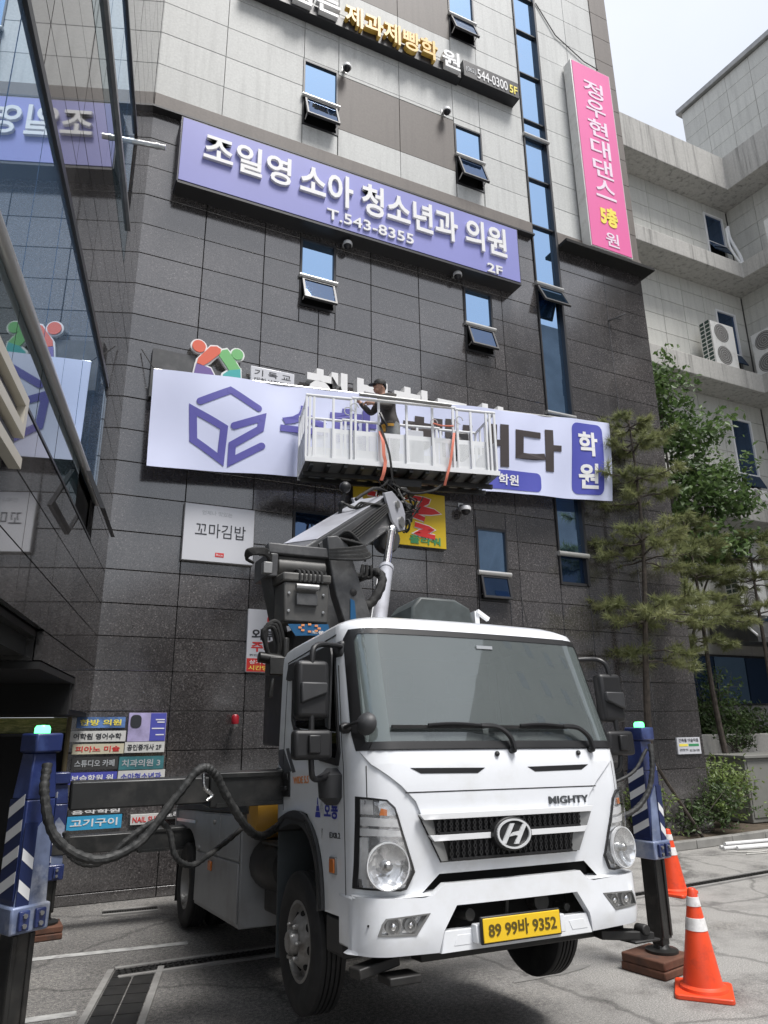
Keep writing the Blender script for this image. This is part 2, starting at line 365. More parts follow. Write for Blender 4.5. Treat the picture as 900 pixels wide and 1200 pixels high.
# ------------------------------------------------------------------ object helpers
def setp(o, label=None, cat=None, group=None, kind=None):
    if label: o['label'] = label
    if cat: o['category'] = cat
    if group: o['group'] = group
    if kind: o['kind'] = kind
    return o
def thing(name, label, cat, loc=(0, 0, 0), rotz=0, group=None):
    o = bpy.data.objects.new(name, None); COL.objects.link(o)
    o.empty_display_size = .1; o.location = loc; o.rotation_euler = (0, 0, rotz)
    return setp(o, label, cat, group)
def wmat(o):
    m_ = o.matrix_basis.copy(); p = o.parent
    while p is not None: m_ = p.matrix_basis @ m_; p = p.parent
    return m_
class MB:
    def __init__(s): s.v = []; s.f = []; s.mi = []; s.cur = 0
    def add(s, vs, fs):
        k = len(s.v); s.v += [Vector(p) for p in vs]
        s.f += [tuple(i+k for i in f) for f in fs]; s.mi += [s.cur]*len(fs); return s
    def box(s, a, b, mx=None):
        x0, y0, z0 = a; x1, y1, z1 = b
        x0, x1 = min(x0, x1), max(x0, x1); y0, y1 = min(y0, y1), max(y0, y1); z0, z1 = min(z0, z1), max(z0, z1)
        vs = [(x0, y0, z0), (x1, y0, z0), (x1, y1, z0), (x0, y1, z0), (x0, y0, z1), (x1, y0, z1), (x1, y1, z1), (x0, y1, z1)]
        if mx is not None: vs = [mx @ Vector(p) for p in vs]
        return s.add(vs, [(0, 3, 2, 1), (4, 5, 6, 7), (0, 1, 5, 4), (1, 2, 6, 5), (2, 3, 7, 6), (3, 0, 4, 7)])
    def bar(s, p, q, w, h=None, up=(0, 0, 1), ext=0):
        h = h or w; p, q = Vector(p), Vector(q); d = (q-p).normalized(); p = p-d*ext; q = q+d*ext
        u = Vector(up)
        if abs(d.dot(u)) > .95: u = Vector((1, 0, 0))
        a = d.cross(u).normalized(); b = a.cross(d)
        vs = []
        for c in (p, q):
            for i, j in ((-1, -1), (1, -1), (1, 1), (-1, 1)): vs.append(c+a*w/2*i+b*h/2*j)
        return s.add(vs, [(3, 2, 1, 0), (4, 5, 6, 7), (0, 1, 5, 4), (1, 2, 6, 5), (2, 3, 7, 6), (3, 0, 4, 7)])
    def tube(s, pts, r, n=8, caps=True):
        pts = [Vector(p) for p in pts]; rs = r if isinstance(r, (list, tuple)) else [r]*len(pts)
        k0 = len(s.v); fs = []; vs = []; ref = None
        for i, p in enumerate(pts):
            d = (pts[min(i+1, len(pts)-1)]-pts[max(i-1, 0)]).normalized()
            if ref is None:
                ref = Vector((0, 0, 1)) if abs(d.z) < .9 else Vector((1, 0, 0))
                ref = (ref-d*ref.dot(d)).normalized()
            else:
                ref = (ref-d*ref.dot(d)); ref = ref.normalized() if ref.length > 1e-6 else d.orthogonal().normalized()
            b = d.cross(ref)
            for j in range(n):
                a = 2*PI*j/n; vs.append(p+(ref*math.cos(a)+b*math.sin(a))*rs[i])
        for i in range(len(pts)-1):
            for j in range(n):
                fs.append((i*n+j, i*n+(j+1) % n, (i+1)*n+(j+1) % n, (i+1)*n+j))
        if caps:
            fs.append(tuple(range(n))[::-1]); fs.append(tuple((len(pts)-1)*n+j for j in range(n)))
        return s.add(vs, fs)
    def cyl(s, p, q, r0, r1=None, n=16): return s.tube([p, q], [r0, r0 if r1 is None else r1], n)
    def lathe(s, prof, org=(0, 0, 0), axis=(0, 0, 1), n=24, caps=True):
        ax = Vector(axis).normalized(); a = ax.orthogonal().normalized(); b = ax.cross(a); o = Vector(org); vs = []; fs = []
        for r, z in prof:
            for j in range(n):
                t = 2*PI*j/n; vs.append(o+ax*z+(a*math.cos(t)+b*math.sin(t))*r)
        for i in range(len(prof)-1):
            for j in range(n): fs.append((i*n+j, i*n+(j+1) % n, (i+1)*n+(j+1) % n, (i+1)*n+j))
        if caps:
            if prof[0][0] > 1e-5: fs.append(tuple(range(n))[::-1])
            if prof[-1][0] > 1e-5: fs.append(tuple((len(prof)-1)*n+j for j in range(n)))
        return s.add(vs, fs)
    def prism(s, poly, fn, d0, d1):
        # poly in 2D; fn(u, v, d) -> 3D
        n = len(poly); vs = [fn(u, v, d0) for u, v in poly]+[fn(u, v, d1) for u, v in poly]
        fs = [tuple(range(n))[::-1], tuple(range(n, 2*n))]+[(i, (i+1) % n, n+(i+1) % n, n+i) for i in range(n)]
        return s.add(vs, fs)
    def sphere(s, c, r, n=12, sc=(1, 1, 1)):
        c = Vector(c); vs = []; fs = []; h = n//2
        for i in range(h+1):
            ph = PI*i/h
            for j in range(n):
                t = 2*PI*j/n; vs.append(c+Vector((math.sin(ph)*math.cos(t)*r*sc[0], math.sin(ph)*math.sin(t)*r*sc[1], math.cos(ph)*r*sc[2])))
        for i in range(h):
            for j in range(n): fs.append((i*n+j, (i+1)*n+j, (i+1)*n+(j+1) % n, i*n+(j+1) % n))
        return s.add(vs, fs)
    def mesh(s, name, mt, smooth=35):
        me = bpy.data.meshes.new(name); me.from_pydata([tuple(v) for v in s.v], [], s.f)
        mts = mt if isinstance(mt, (list, tuple)) else [mt]
        for q in mts: me.materials.append(M[q] if isinstance(q, str) else q)
        if len(mts) > 1: me.polygons.foreach_set('material_index', s.mi)
        bm = bmesh.new(); bm.from_mesh(me); bmesh.ops.recalc_face_normals(bm, faces=bm.faces); bm.to_mesh(me); bm.free()
        if smooth:
            me.polygons.foreach_set('use_smooth', [True]*len(me.polygons)); me.set_sharp_from_angle(angle=R(smooth))
        return me
    def build(s, name, mt, parent=None, smooth=35, bevel=0, world=False, kind=None, seg=2):
        # world=True: the points were given in world metres, whatever the parent's own placing
        if world and parent is not None:
            mi = wmat(parent).inverted(); s.v = [mi @ v for v in s.v]
        me = s.mesh(name, mt, smooth)
        o = bpy.data.objects.new(name, me); COL.objects.link(o); o.parent = parent
        if bevel:
            b = o.modifiers.new('bevel', 'BEVEL'); b.width = bevel; b.segments = seg; b.limit_method = 'ANGLE'; b.angle_limit = R(40); b.harden_normals = False
        if kind: o['kind'] = kind
        return o
def obj(name, me, parent=None, loc=(0, 0, 0)):
    o = bpy.data.objects.new(name, me); COL.objects.link(o); o.parent = parent; o.location = loc; return o

def patch(poly, fn, thick, holes=(), step=.06, cuts='u'):
    """Plate with outline `poly` (2D u, v) bent over the surface fn(u, v, d) (d = outward offset), thickness `thick` inwards from d=0."""
    bm = bmesh.new(); lps = [[Vector((u, v, 0)) for u, v in lp] for lp in [poly, *holes]]
    vs = [bm.verts.new(p) for lp in lps for p in lp]
    for tri in tessellate_polygon(lps):
        try: bm.faces.new([vs[i] for i in tri])
        except ValueError: pass
    bmesh.ops.dissolve_degenerate(bm, dist=1e-6, edges=bm.edges[:])
    bmesh.ops.recalc_face_normals(bm, faces=bm.faces[:])
    for ax, k in (('u', 0), ('v', 1)):
        if ax in cuts:
            st_ = step[k] if isinstance(step, tuple) else step
            lo = min(p[k] for p in poly); hi = max(p[k] for p in poly); n = max(1, int((hi-lo)/st_))
            no = (1, 0, 0) if k == 0 else (0, 1, 0)
            for i in range(1, n):
                co = [0, 0, 0]; co[k] = lo+(hi-lo)*i/n
                bmesh.ops.bisect_plane(bm, geom=bm.verts[:]+bm.edges[:]+bm.faces[:], plane_co=co, plane_no=no, dist=1e-5)
    bm.verts.index_update()
    m_ = MB(); n = len(bm.verts)
    vs = [fn(v.co.x, v.co.y, 0) for v in bm.verts]+[fn(v.co.x, v.co.y, -thick) for v in bm.verts]
    fs = [tuple(v.index for v in f.verts) for f in bm.faces]
    fs2 = [tuple(i+n for i in reversed(f)) for f in fs]
    sd_ = []
    for e in bm.edges:
        if len(e.link_faces) == 1:
            a, b = e.verts[0].index, e.verts[1].index; sd_.append((a, b, b+n, a+n))
    m_.add(vs, fs+fs2+sd_); bm.free()
    return m_

def stroke2d(pts, w, closed=False):
    """outline polygon quads of a thick polyline with mitred joints (2D)."""
    P = [Vector(p) for p in pts]; n = len(P); L, Rr = [], []
    for i in range(n):
        a = P[i-1] if (i > 0 or closed) else None; c = P[(i+1) % n] if (i < n-1 or closed) else None
        d1 = (P[i]-a).normalized() if a is not None else None; d2 = (c-P[i]).normalized() if c is not None else None
        if d1 is None: d1 = d2
        if d2 is None: d2 = d1
        n1 = Vector((-d1.y, d1.x)); n2 = Vector((-d2.y, d2.x)); mm = (n1+n2)
        mm = mm.normalized() if mm.length > 1e-6 else n1
        k = w/2/max(.4, mm.dot(n1)); L.append(P[i]+mm*k); Rr.append(P[i]-mm*k)
    q = []
    for i in range(n if closed else n-1):
        j = (i+1) % n; q.append([tuple(L[i]), tuple(L[j]), tuple(Rr[j]), tuple(Rr[i])])
    return q
def round_rect(x0, y0, x1, y1, r, n=4):
    o = []
    for cx, cy, a in ((x1-r, y1-r, 0), (x0+r, y1-r, 90), (x0+r, y0+r, 180), (x1-r, y0+r, 270)):
        for k in range(n+1):
            t = R(a+90*k/n); o.append((cx+r*math.cos(t), cy+r*math.sin(t)))
    return o
def ellipse(cx, cy, rx, ry, n=20): return [(cx+rx*math.cos(2*PI*k/n), cy+ry*math.sin(2*PI*k/n)) for k in range(n)]

_tc = bpy.data.curves.new('text_source', 'FONT'); _to = bpy.data.objects.new('text_source', _tc)
_ts = bpy.data.scenes.new('lettering_shop'); _ts.collection.objects.link(_to)      # small separate scene: keeps lettering quick
def shop_graph():
    with bpy.context.temp_override(scene=_ts, view_layer=_ts.view_layers[0]):
        dg = bpy.context.evaluated_depsgraph_get()
    dg.update(); return dg
def text(name, body, mt, u0, v0, u1, v1, fn, d0=0., d1=.004, bold=0., parent=None, world=True, spacing=1., bend=None):
    """lettering squeezed into the box (u0,v0)-(u1,v1); fn(u, v, d) -> 3D. d0..d1 is its depth in front of the board."""
    _tc.body = body; _tc.size = 1; _tc.extrude = .5; _tc.offset = bold; _tc.resolution_u = 3; _tc.space_character = spacing
    dg = shop_graph()
    me = bpy.data.meshes.new_from_object(_to.evaluated_get(dg))
    vs = [v.co.copy() for v in me.vertices]; fs = [tuple(p.vertices) for p in me.polygons]; bpy.data.meshes.remove(me)
    xs = [v.x for v in vs]; ys = [v.y for v in vs]; ax, bx, ay, by = min(xs), max(xs), min(ys), max(ys)
    mb = MB()
    mb.add([fn(u0+(v.x-ax)/(bx-ax)*(u1-u0), v0+(v.y-ay)/(by-ay)*(v1-v0), d0 if v.z < 0 else d1) for v in vs], fs)
    return mb.build(name, mt, parent, smooth=0, world=world and parent is not None)
def onwall(Y):  # board facing -Y at depth Y: (X, z, d in front)
    return lambda u, v, d: Vector((u, Y-d, v))
def wl(pts, w, sag=0, n=10):
    """smooth Catmull-Rom through pts"""
    P = [Vector(p) for p in pts]; P = [P[0]*2-P[1]]+P+[P[-1]*2-P[-2]]; o = []
    for i in range(1, len(P)-2):
        a, b, c, d = P[i-1:i+3]
        for k in range(n):
            t = k/n; o.append(.5*((2*b)+(c-a)*t+(2*a-5*b+4*c-d)*t*t+(3*b-a-3*c+d)*t**3))
    o.append(P[-2]); return o
def rects_minus(r, holes):
    out = [r]
    for h in holes:
        nx = []
        for a in out:
            if h[0] >= a[2]-1e-4 or h[2] <= a[0]+1e-4 or h[1] >= a[3]-1e-4 or h[3] <= a[1]+1e-4: nx.append(a); continue
            if h[0] > a[0]+.02: nx.append((a[0], a[1], h[0], a[3]))
            if h[2] < a[2]-.02: nx.append((h[2], a[1], a[2], a[3]))
            l, r_ = max(a[0], h[0]), min(a[2], h[2])
            if h[1] > a[1]+.02: nx.append((l, a[1], r_, h[1]))
            if h[3] < a[3]-.02: nx.append((l, h[3], r_, a[3]))
        out = nx
    return out

# ================================================================== GROUND AND SETTING
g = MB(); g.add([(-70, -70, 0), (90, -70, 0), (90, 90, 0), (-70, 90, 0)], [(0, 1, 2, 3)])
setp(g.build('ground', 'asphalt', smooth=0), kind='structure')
def struct(name, mb, mt, **k): return setp(mb.build(name, mt, **k), kind='structure')
# painted parking lines
def strip(a, b, w, z):
    a, b = Vector((*a, z)), Vector((*b, z)); d = (b-a).normalized(); n = Vector((-d.y, d.x, 0))*w/2
    return [a-n, b-n, b+n, a+n]
for a, b in (((-2.6, 7.95), (1.55, 7.56)), ((-3.2, 6.42), (.52, 6.17))):
    mb = MB(); mb.add(strip(a, b, .10, .004), [(0, 1, 2, 3)])
    struct('painted_line', mb, 'asphalt_line', smooth=0)

# front-yard gutter: concrete-edged channel with cover slabs, then a cross grate
t = thing('drain_channel', 'concrete edged drain channel with dark cover slabs running under the truck', 'drain', (.85, 6.5, 0))
D0, D1 = Vector((.55, 5.2, 0)), Vector((1.02, 6.98, 0))
dv = (D1-D0).normalized(); dn = Vector((dv.y, -dv.x, 0))
for k in (-1, 1):
    mb = MB(); c = dn*.2*k; mb.bar(D0+c+Vector((0, 0, .003)), D1+c+Vector((0, 0, .003)), .05, .03); mb.build('edge_strip', 'gutter', t, world=True)
L_ = (D1-D0).length; nsl = 9; sme = None
for i in range(nsl):
    a = D0+dv*(L_*i/nsl+.006); b = D0+dv*(L_*(i+1)/nsl-.006)
    for k in (-1, 1):
        c = dn*.085*k+Vector((0, 0, .002)); mb = MB(); mb.bar(a+c, b+c, .155, .02); mb.build('cover_slab', 'grate', t, world=True)
def grate(label, A, B, w, bars, name='drain_grate', group=None):
    A, B = Vector((*A, 0)), Vector((*B, 0)); d = (B-A).normalized(); n = Vector((-d.y, d.x, 0))
    t = thing(name, label, 'drain', (A+B)/2, 0, group)
    mb = MB()
    for k in (-1, 1): mb.bar(A+n*(w/2+.02)*k+Vector((0, 0, .004)), B+n*(w/2+.02)*k+Vector((0, 0, .004)), .05, .03)
    mb.build('edge_strip', 'gutter', t, world=True)
    mb = MB(); mb.add([A-n*w/2+Vector((0, 0, .003)), B-n*w/2+Vector((0, 0, .003)), B+n*w/2+Vector((0, 0, .003)), A+n*w/2+Vector((0, 0, .003))], [(0, 1, 2, 3)]); mb.build('channel_bed', 'void', t, world=True, smooth=0)
    mb = MB(); L = (B-A).length
    for i in range(bars):
        p = A+d*(L*(i+.5)/bars)+Vector((0, 0, .006)); mb.bar(p-n*w/2, p+n*w/2, .014, .012)
    for k in (-.3, 0, .3): mb.bar(A+n*w*k+Vector((0, 0, .009)), B+n*w*k+Vector((0, 0, .009)), .010, .012)
    mb.build('grating', 'grate', t, world=True, kind='stuff'); return t
grate('long steel drain grate crossing the ground beside the truck', (.86, 6.93), (4.2, 6.93), .2, 70, group=None)
grate('small square steel drain grate at the foot of the dark wall', (.93, 9.1), (1.50, 9.05), .16, 22)
grate('long narrow drain grate across the open yard beyond the cones', (5.4, 6.96), (14.5, 7.62), .16, 150)

# repair patches and stains on the yard
rgp = random.Random(11)
def blot(cx, cy, rx, ry, rot, mt, name, n=26):
    pts = []
    for k in range(n):
        a = 2*PI*k/n; r = 1+.22*math.sin(3*a+cx)+.14*math.sin(5*a+cy*3)+rgp.uniform(-.07, .07)
        x, y = rx*r*math.cos(a), ry*r*math.sin(a); pts.append((cx+x*math.cos(rot)-y*math.sin(rot), cy+x*math.sin(rot)+y*math.cos(rot), .004))
    mb = MB(); mb.add(pts, [tuple(range(n))]); struct(name, mb, mt, smooth=0)
blot(4.05, 5.35, .34, .10, .1, 'patch_concrete', 'mortar_patch'); blot(5.6, 5.3, .22, .12, .6, 'patch_concrete', 'mortar_patch')

# planting bed along the wall at right
mb = MB()
bed = [(8.1, 9.12), (9.6, 9.15), (12.2, 9.35), (18.5, 9.75), (18.5, 13.2), (10.95, 13.2), (10.95, 9.66), (8.1, 9.66)]
mb.prism(bed, lambda u, v, d: (u, v, d), 0.0, .10); struct('planting_bed', mb, 'soil')
t = thing('kerb', 'pale concrete kerb stones edging the planting bed', 'kerb', (10.5, 9.1, 0))
kp = [(8.0, 9.05), (8.9, 9.06), (9.8, 9.10), (10.7, 9.17), (11.6, 9.25), (12.5, 9.34), (13.4, 9.42), (14.3, 9.48), (15.2, 9.54), (16.1, 9.6), (17.0, 9.66)]
for a, b in zip(kp, kp[1:]):
    a, b = Vector((*a, .065)), Vector((*b, .065)); d = (b-a).normalized()*.006
    mb = MB(); mb.bar(a+d, b-d, .13, .13); mb.build('kerb_stone', 'kerb', t, world=True, bevel=.012)

# ================================================================== GRANITE CORNER BUILDING (front wall at Y = 9.66)
W = 9.66
bld = thing('corner_building', 'tall building with dark granite lower storeys and pale stone above', 'building', (5.8, W, 0))
mb = MB(); mb.box((.45, W+.22, 0), (10.93, W+9, 20.5)); mb.build('wall_core', 'joint_dark', bld, world=True)
_tile = {}
def tile(name, x0, z0, x1, z1, y0, th, mt, parent, ax='Y'):
    k = (round(x1-x0, 3), round(z1-z0, 3), th, mt)
    if k not in _tile:
        mb = MB(); w, h = (x1-x0)/2, (z1-z0)/2
        c = .004; mb.add([(-w, 0+c, -h), (w, c, -h), (w, c, h), (-w, c, h), (-w+c, 0, -h+c), (w-c, 0, -h+c), (w-c, 0, h-c), (-w+c, 0, h-c), (-w, th, -h), (w, th, -h), (w, th, h), (-w, th, h)],
               [(4, 5, 6, 7), (0, 1, 5, 4), (1, 2, 6, 5), (2, 3, 7, 6), (3, 0, 4, 7), (0, 8, 9, 1), (1, 9, 10, 2), (2, 10, 11, 3), (3, 11, 8, 0)])
        _tile[k] = mb.mesh(name, mt, 0)
    o = obj(name, _tile[k], parent)
    o.location = Vector(((x0+x1)/2, y0, (z0+z1)/2))-Vector(parent.location)
    return o
WINS = [(3.14, 8.50, 3.77, 9.80, 9.04), (6.32, 8.42, 6.94, 9.74, 8.96), (3.10, 12.18, 3.78, 13.66, 12.80), (6.29, 12.08, 6.94, 13.55, 12.76),
        (6.29, 15.85, 6.94, 17.40, 16.47), (6.33, 3.86, 6.94, 5.10, 4.32), (3.14, 3.90, 3.80, 5.02, 4.35), (3.10, 15.9, 3.78, 17.4, 16.5)]
holes = [w[:4] for w in WINS]+[(8.02, 4.25, 8.65, 20.4)]
colsL = [.62, 1.57, 2.53, 3.48, 4.43, 5.37, 6.30, 7.17, 8.02, 8.65, 9.85, 10.95]
rowsL = [0, .12, .66, 1.16, 1.65, 2.13, 2.62, 3.05, 3.47, 3.91, 4.43, 4.93, 5.41, 5.88, 6.36, 6.84, 7.27, 7.68, 8.19, 8.72, 9.24, 9.77, 10.30, 10.84, 11.36]
for i in range(len(colsL)-1):
    for j in range(len(rowsL)-1):
        xl = colsL[i] if not (i == 0 and rowsL[j+1] < 2.2) else .40
        for r in rects_minus((xl, rowsL[j], colsL[i+1], rowsL[j+1]), holes):
            tile('granite_tile', r[0]+.005, r[1]+.005, r[2]-.005, r[3]-.005, W+random.uniform(-.002, .002), .05, 'granite', bld)
# pale upper storeys
colsU = [.62, 1.70, 3.11, 3.79, 5.06, 6.28, 6.92, 8.02, 8.65, 9.53, 10.40]
rowsU = [11.72, 12.36, 13.03, 13.70, 14.42, 15.13, 15.82, 16.5, 17.25, 18.0, 18.75, 19.5, 20.4]
brown = [(3.78, 12.36, 6.29, 13.62), (3.78, 15.75, 6.29, 16.95)]
for i in range(len(colsU)-1):
    for j in range(len(rowsU)-1):
        for r in rects_minus((colsU[i], rowsU[j], colsU[i+1], rowsU[j+1]), holes+brown):
            tile('stone_panel', r[0]+.004, r[1]+.004, r[2]-.004, r[3]-.004, W+random.uniform(-.0015, .0015), .05, 'light_stone', bld)
for b in brown:
    for a, c in ((b[0], 5.06), (5.06, b[2])): tile('brown_panel', a+.004, b[1]+.004, c-.004, b[3]-.004, W+.003, .05, 'brown_panel', bld)
for j in range(len(rowsU)-1): tile('brown_panel', 10.404, rowsU[j]+.004, 10.95, rowsU[j+1]-.004, W-.02, .07, 'brown_trim', bld)
mb = MB(); mb.box((.62, W-.06, 11.40), (8.015, W+.1, 11.70)); mb.build('ledge', 'brown_trim', bld, world=True, bevel=.01)
mb = MB(); mb.box((.60, W-.12, 11.36), (8.017, W+.1, 11.395)); mb.build('ledge_lip', 'frame_dark', bld, world=True)
mb = MB(); mb.box((8.66, W-.30, 11.31), (11.07, W+.1, 11.385)); mb.build('ledge', 'joint_dark', bld, world=True, bevel=.008)
mb = MB(); mb.box((8.66, W-.05, 11.39), (10.96, W+.1, 11.70)); mb.build('ledge', 'brown_trim', bld, world=True, bevel=.008)
mb = MB(); mb.box((.46, W-.2, 11.36), (.60, W+.2, 20.4)); mb.build('corner_trim', 'frame_dark', bld, world=True, bevel=.01)
mb = MB(); mb.tube([(8.70, W-.02, 18.1), (9.2, W-.03, 17.35), (10.0, W-.03, 16.95), (10.42, W-.03, 16.9)], .012, 6); mb.build('cable', 'frame_dark', bld, world=True)
# window = frame > pane, opening sash, steel rail
def window(x0, z0, x1, z1, zs, glassm='blue_glass', op=22, sash=True):
    mb = MB(); f = .035; y0, y1 = W-.012, W+.2
    for a, b in (((x0, z0), (x0+f, z1)), ((x1-f, z0), (x1, z1))): mb.box((a[0], y0, a[1]), (b[0], y1, b[1]))
    mb.box((x0+f, y0, z1-f), (x1-f, y1, z1)); mb.box((x0+f, y0, z0), (x1-f, y1, z0+f))
    fr = mb.build('window', 'frame_dark', bld, world=True)
    mb = MB(); mb.box((x0+f, W+.025, zs+.03), (x1-f, W+.04, z1-f)); mb.build('pane', glassm, fr, world=True)
    mb = MB(); mb.cyl((x0-.02, W-.035, zs), (x1+.02, W-.035, zs), .042, n=12); mb.box((x0+f, W-.02, zs-.03), (x1-f, W+.08, zs+.028)); mb.build('steel_rail', 'steel_bar', fr, world=True)
    mb = MB(); mb.box((x0+f, W+.15, z0+f), (x1-f, W+.18, zs-.03)); mb.build('dark_opening', 'void', fr, world=True)
    h = zs-.04-z0-.03; mx_ = Matrix.Translation((0, W-.03, zs-.04)) @ Matrix.Rotation(R(-op), 4, 'X')
    mb = MB(); e = .035; a, b = x0+.03, x1-.03
    mb.box((a, -.02, -h), (a+e, .025, 0), mx_); mb.box((b-e, -.02, -h), (b, .025, 0), mx_); mb.box((a+e, -.02, -e), (b-e, .025, 0), mx_); mb.box((a+e, -.02, -h), (b-e, .025, -h+e), mx_)
    sa = mb.build('sash', 'frame_dark', fr, world=True)
    mb = MB(); mb.box((a+e, -.005, -h+e), (b-e, .01, -e), mx_); mb.build('sash_pane', 'dark_blue_glass', sa, world=True)
    for q in (a+.02, b-.02): mb = MB(); mb.bar((q, W-.02, z0+.1), mx_ @ Vector((q, .0, -h*.8)), .015); mb.build('stay', 'steel', sa, world=True)
for k, w in enumerate(WINS):
    window(*w, glassm='dark_blue_glass' if k == 6 else 'blue_glass', op=19 if k < 5 else 11)
# tall stair-window strip
mb = MB(); x0, x1 = 8.02, 8.65
mb.box((x0, W-.03, 4.25), (x0+.03, W+.2, 20.4)); mb.box((x1-.05, W-.05, 4.25), (x1, W+.2, 20.4)); mb.box((x0+.03, W-.02, 4.25), (x1-.05, W+.2, 4.30))
zs_ = [4.30, 4.80, 7.50, 10.30, 11.72, 12.9, 13.98, 14.45, 15.75, 17.0, 18.1, 19.2, 20.4]
for z in zs_[1:-1]: mb.box((x0+.03, W-.01, z-.014), (x1-.05, W+.12, z+.014))
st = mb.build('window', 'frame_dark', bld, world=True)
for a, b in zip(zs_, zs_[1:]):
    mb = MB(); mb.box((x0+.03, W+.04+random.uniform(0, .006), a+.014), (x1-.05, W+.07, b-.014)); mb.build('pane', 'dark_blue_glass' if a < 4.5 else 'blue_glass', st, world=True)
for z in (4.80, 7.50, 10.30, 13.98):
    mb = MB(); mb.cyl((x0-.02, W-.04, z), (x1+.02, W-.04, z), .045, n=12); mb.build('steel_rail', 'steel_bar', st, world=True)
for zt, h, op in ((10.25, .50, 26), (7.45, .48, 20)):
    mx_ = Matrix.Translation((0, W-.035, zt)) @ Matrix.Rotation(R(-op), 4, 'X'); mb = MB(); e = .045
    mb.box((x0, -.02, -h), (x0+e, .02, 0), mx_); mb.box((x1-e, -.02, -h), (x1, .02, 0), mx_); mb.box((x0+e, -.02, -e), (x1-e, .02, 0), mx_); mb.box((x0+e, -.02, -h), (x1-e, .02, -h+e), mx_)
    sa = mb.build('sash', 'frame_dark', st, world=True)
    mb = MB(); mb.box((x0+e, -.004, -h+e), (x1-e, .01, -e), mx_); mb.build('sash_pane', 'blue_glass', sa, world=True)

# ================================================================== GLASS WING (left, wall turned 100 degrees)
C0 = Vector((.63, W, 0)); wa = R(79.9); wd = Vector((math.cos(wa), math.sin(wa), 0)); wn = Vector((math.sin(wa), -math.cos(wa), 0))
def WG(s, z, d=0): return C0-wd*s+wn*d+Vector((0, 0, z))
wing = thing('glass_wing', 'building wing of polished granite bands and mirror glass at left', 'building', tuple(C0))
def wbox(mb, s0, z0, s1, z1, d0, d1):
    vs = [WG(s, z, d) for d in (d0, d1) for s, z in ((s0, z0), (s1, z0), (s1, z1), (s0, z1))]
    return mb.add(vs, [(0, 1, 2, 3), (7, 6, 5, 4), (0, 4, 5, 1), (1, 5, 6, 2), (2, 6, 7, 3), (3, 7, 4, 0)])
SE = 9.2
mb = MB(); wbox(mb, 0, 2.46, SE, 20, -.6, -.12); mb.build('wall_core', 'joint_dark', wing, world=True)
_wt = {}
def wtile(s0, z0, s1, z1, mt, name, d=0., th=.05):
    mb = MB(); a = random.uniform(-.0012, .0012); wbox(mb, s0+.006, z0+.006, s1-.006, z1-.006, d-th, d+a)
    mb.build(name, mt, wing, world=True, smooth=0)
def wcourse(zs, s0, s1, w, off=0):
    for a, b in zip(zs, zs[1:]):
        ss = [s0]+[x for x in [off+w*k for k in range(20)] if s0+.15 < x < s1-.15]+[s1]
        for p, q in zip(ss, ss[1:]): wtile(p, a, q, b, 'polished_granite', 'granite_panel')
wcourse([2.65, 3.03, 3.44, 3.85], 0, SE, 1.18, 1.13)
wtile(0, 2.1, 1.58, 2.65, 'polished_granite', 'granite_panel'); wtile(1.58, 2.42, 3.57, 2.65, 'polished_granite', 'granite_panel')
wcourse([5.78, 6.12, 6.50, 7.02, 7.48], 0, SE, 1.18, 1.13)
wcourse([3.85, 4.32, 4.85, 5.30, 5.78], 0, 1.62, .8, .8)
wcourse([7.48, 8.02, 8.6, 9.42], 0, 1.44, .7, .7)
wcourse([9.42, 9.9, 10.4, 10.9, 11.4, 11.9, 12.4, 12.9], 0, SE, 1.18, 1.13)
for zz in range(13): wcourse([12.9+zz*.5, 13.4+zz*.5], 0, SE, 1.18*2, 1.13)
def wglass(z0, z1, ss, mt, d=-.02):
    for a, b in zip(ss, ss[1:]):
        mb = MB(); wbox(mb, a+.008, z0, b-.008, z1, d-.03, d+random.uniform(-.001, .001)); mb.build('pane', mt, wing, world=True, smooth=0)
sj = [1.62, 2.46, 3.25, 4.04, 4.80, 5.55, 6.3, 7.05, 7.8, 8.5, SE]
wglass(3.88, 4.28, [2.85]+sj[2:], 'frosted_glass', .0)
wglass(4.36, 5.70, sj, 'curtain_glass')
wglass(7.50, 7.98, [1.46]+sj[1:], 'frosted_glass', 0)
wglass(8.06, 9.36, sj, 'curtain_glass')
mb = MB(); wbox(mb, 1.60, 5.70, SE, 5.775, -.06, .006); mb.build('frame_bar', 'frame_dark', wing, world=True)
mb = MB(); wbox(mb, 1.60, 9.36, SE, 9.415, -.06, .008); mb.build('frame_bar', 'frame_dark', wing, world=True)
mb = MB(); wbox(mb, 1.66, 3.855, SE, 3.878, -.06, .006); mb.build('frame_bar', 'frame_dark', wing, world=True)
mb = MB(); mb.cyl(WG(1.55, 4.32, .018), WG(SE, 4.32, .018), .042, n=14); mb.build('hand_rail', 'steel_bar', wing, world=True)
mb = MB(); mb.bar(WG(1.44, 8.02, .01), WG(SE, 8.02, .01), .08, .05, up=wn); mb.build('hand_rail', 'dull_steel', wing, world=True)
# small open window under the rail
mb = MB(); wbox(mb, 1.66, 3.90, 2.80, 4.27, -.10, -.06); o = mb.build('vent_window', 'void', wing, world=True)
mb = MB()
for s0, z0, s1, z1 in ((1.70, 3.9, 1.75, 4.26), (2.74, 3.9, 2.79, 4.26), (1.75, 4.2, 2.74, 4.26), (1.75, 3.9, 2.74, 3.95)):
    vs = [WG(s, z, .05+d+(4.26-z)*.45) for d in (0, .04) for s, z in ((s0, z0), (s1, z0), (s1, z1), (s0, z1))]
    mb.add(vs, [(0, 1, 2, 3), (7, 6, 5, 4), (0, 4, 5, 1), (1, 5, 6, 2), (2, 6, 7, 3), (3, 7, 4, 0)])
mb.build('sash', 'frame_dark', o, world=True)
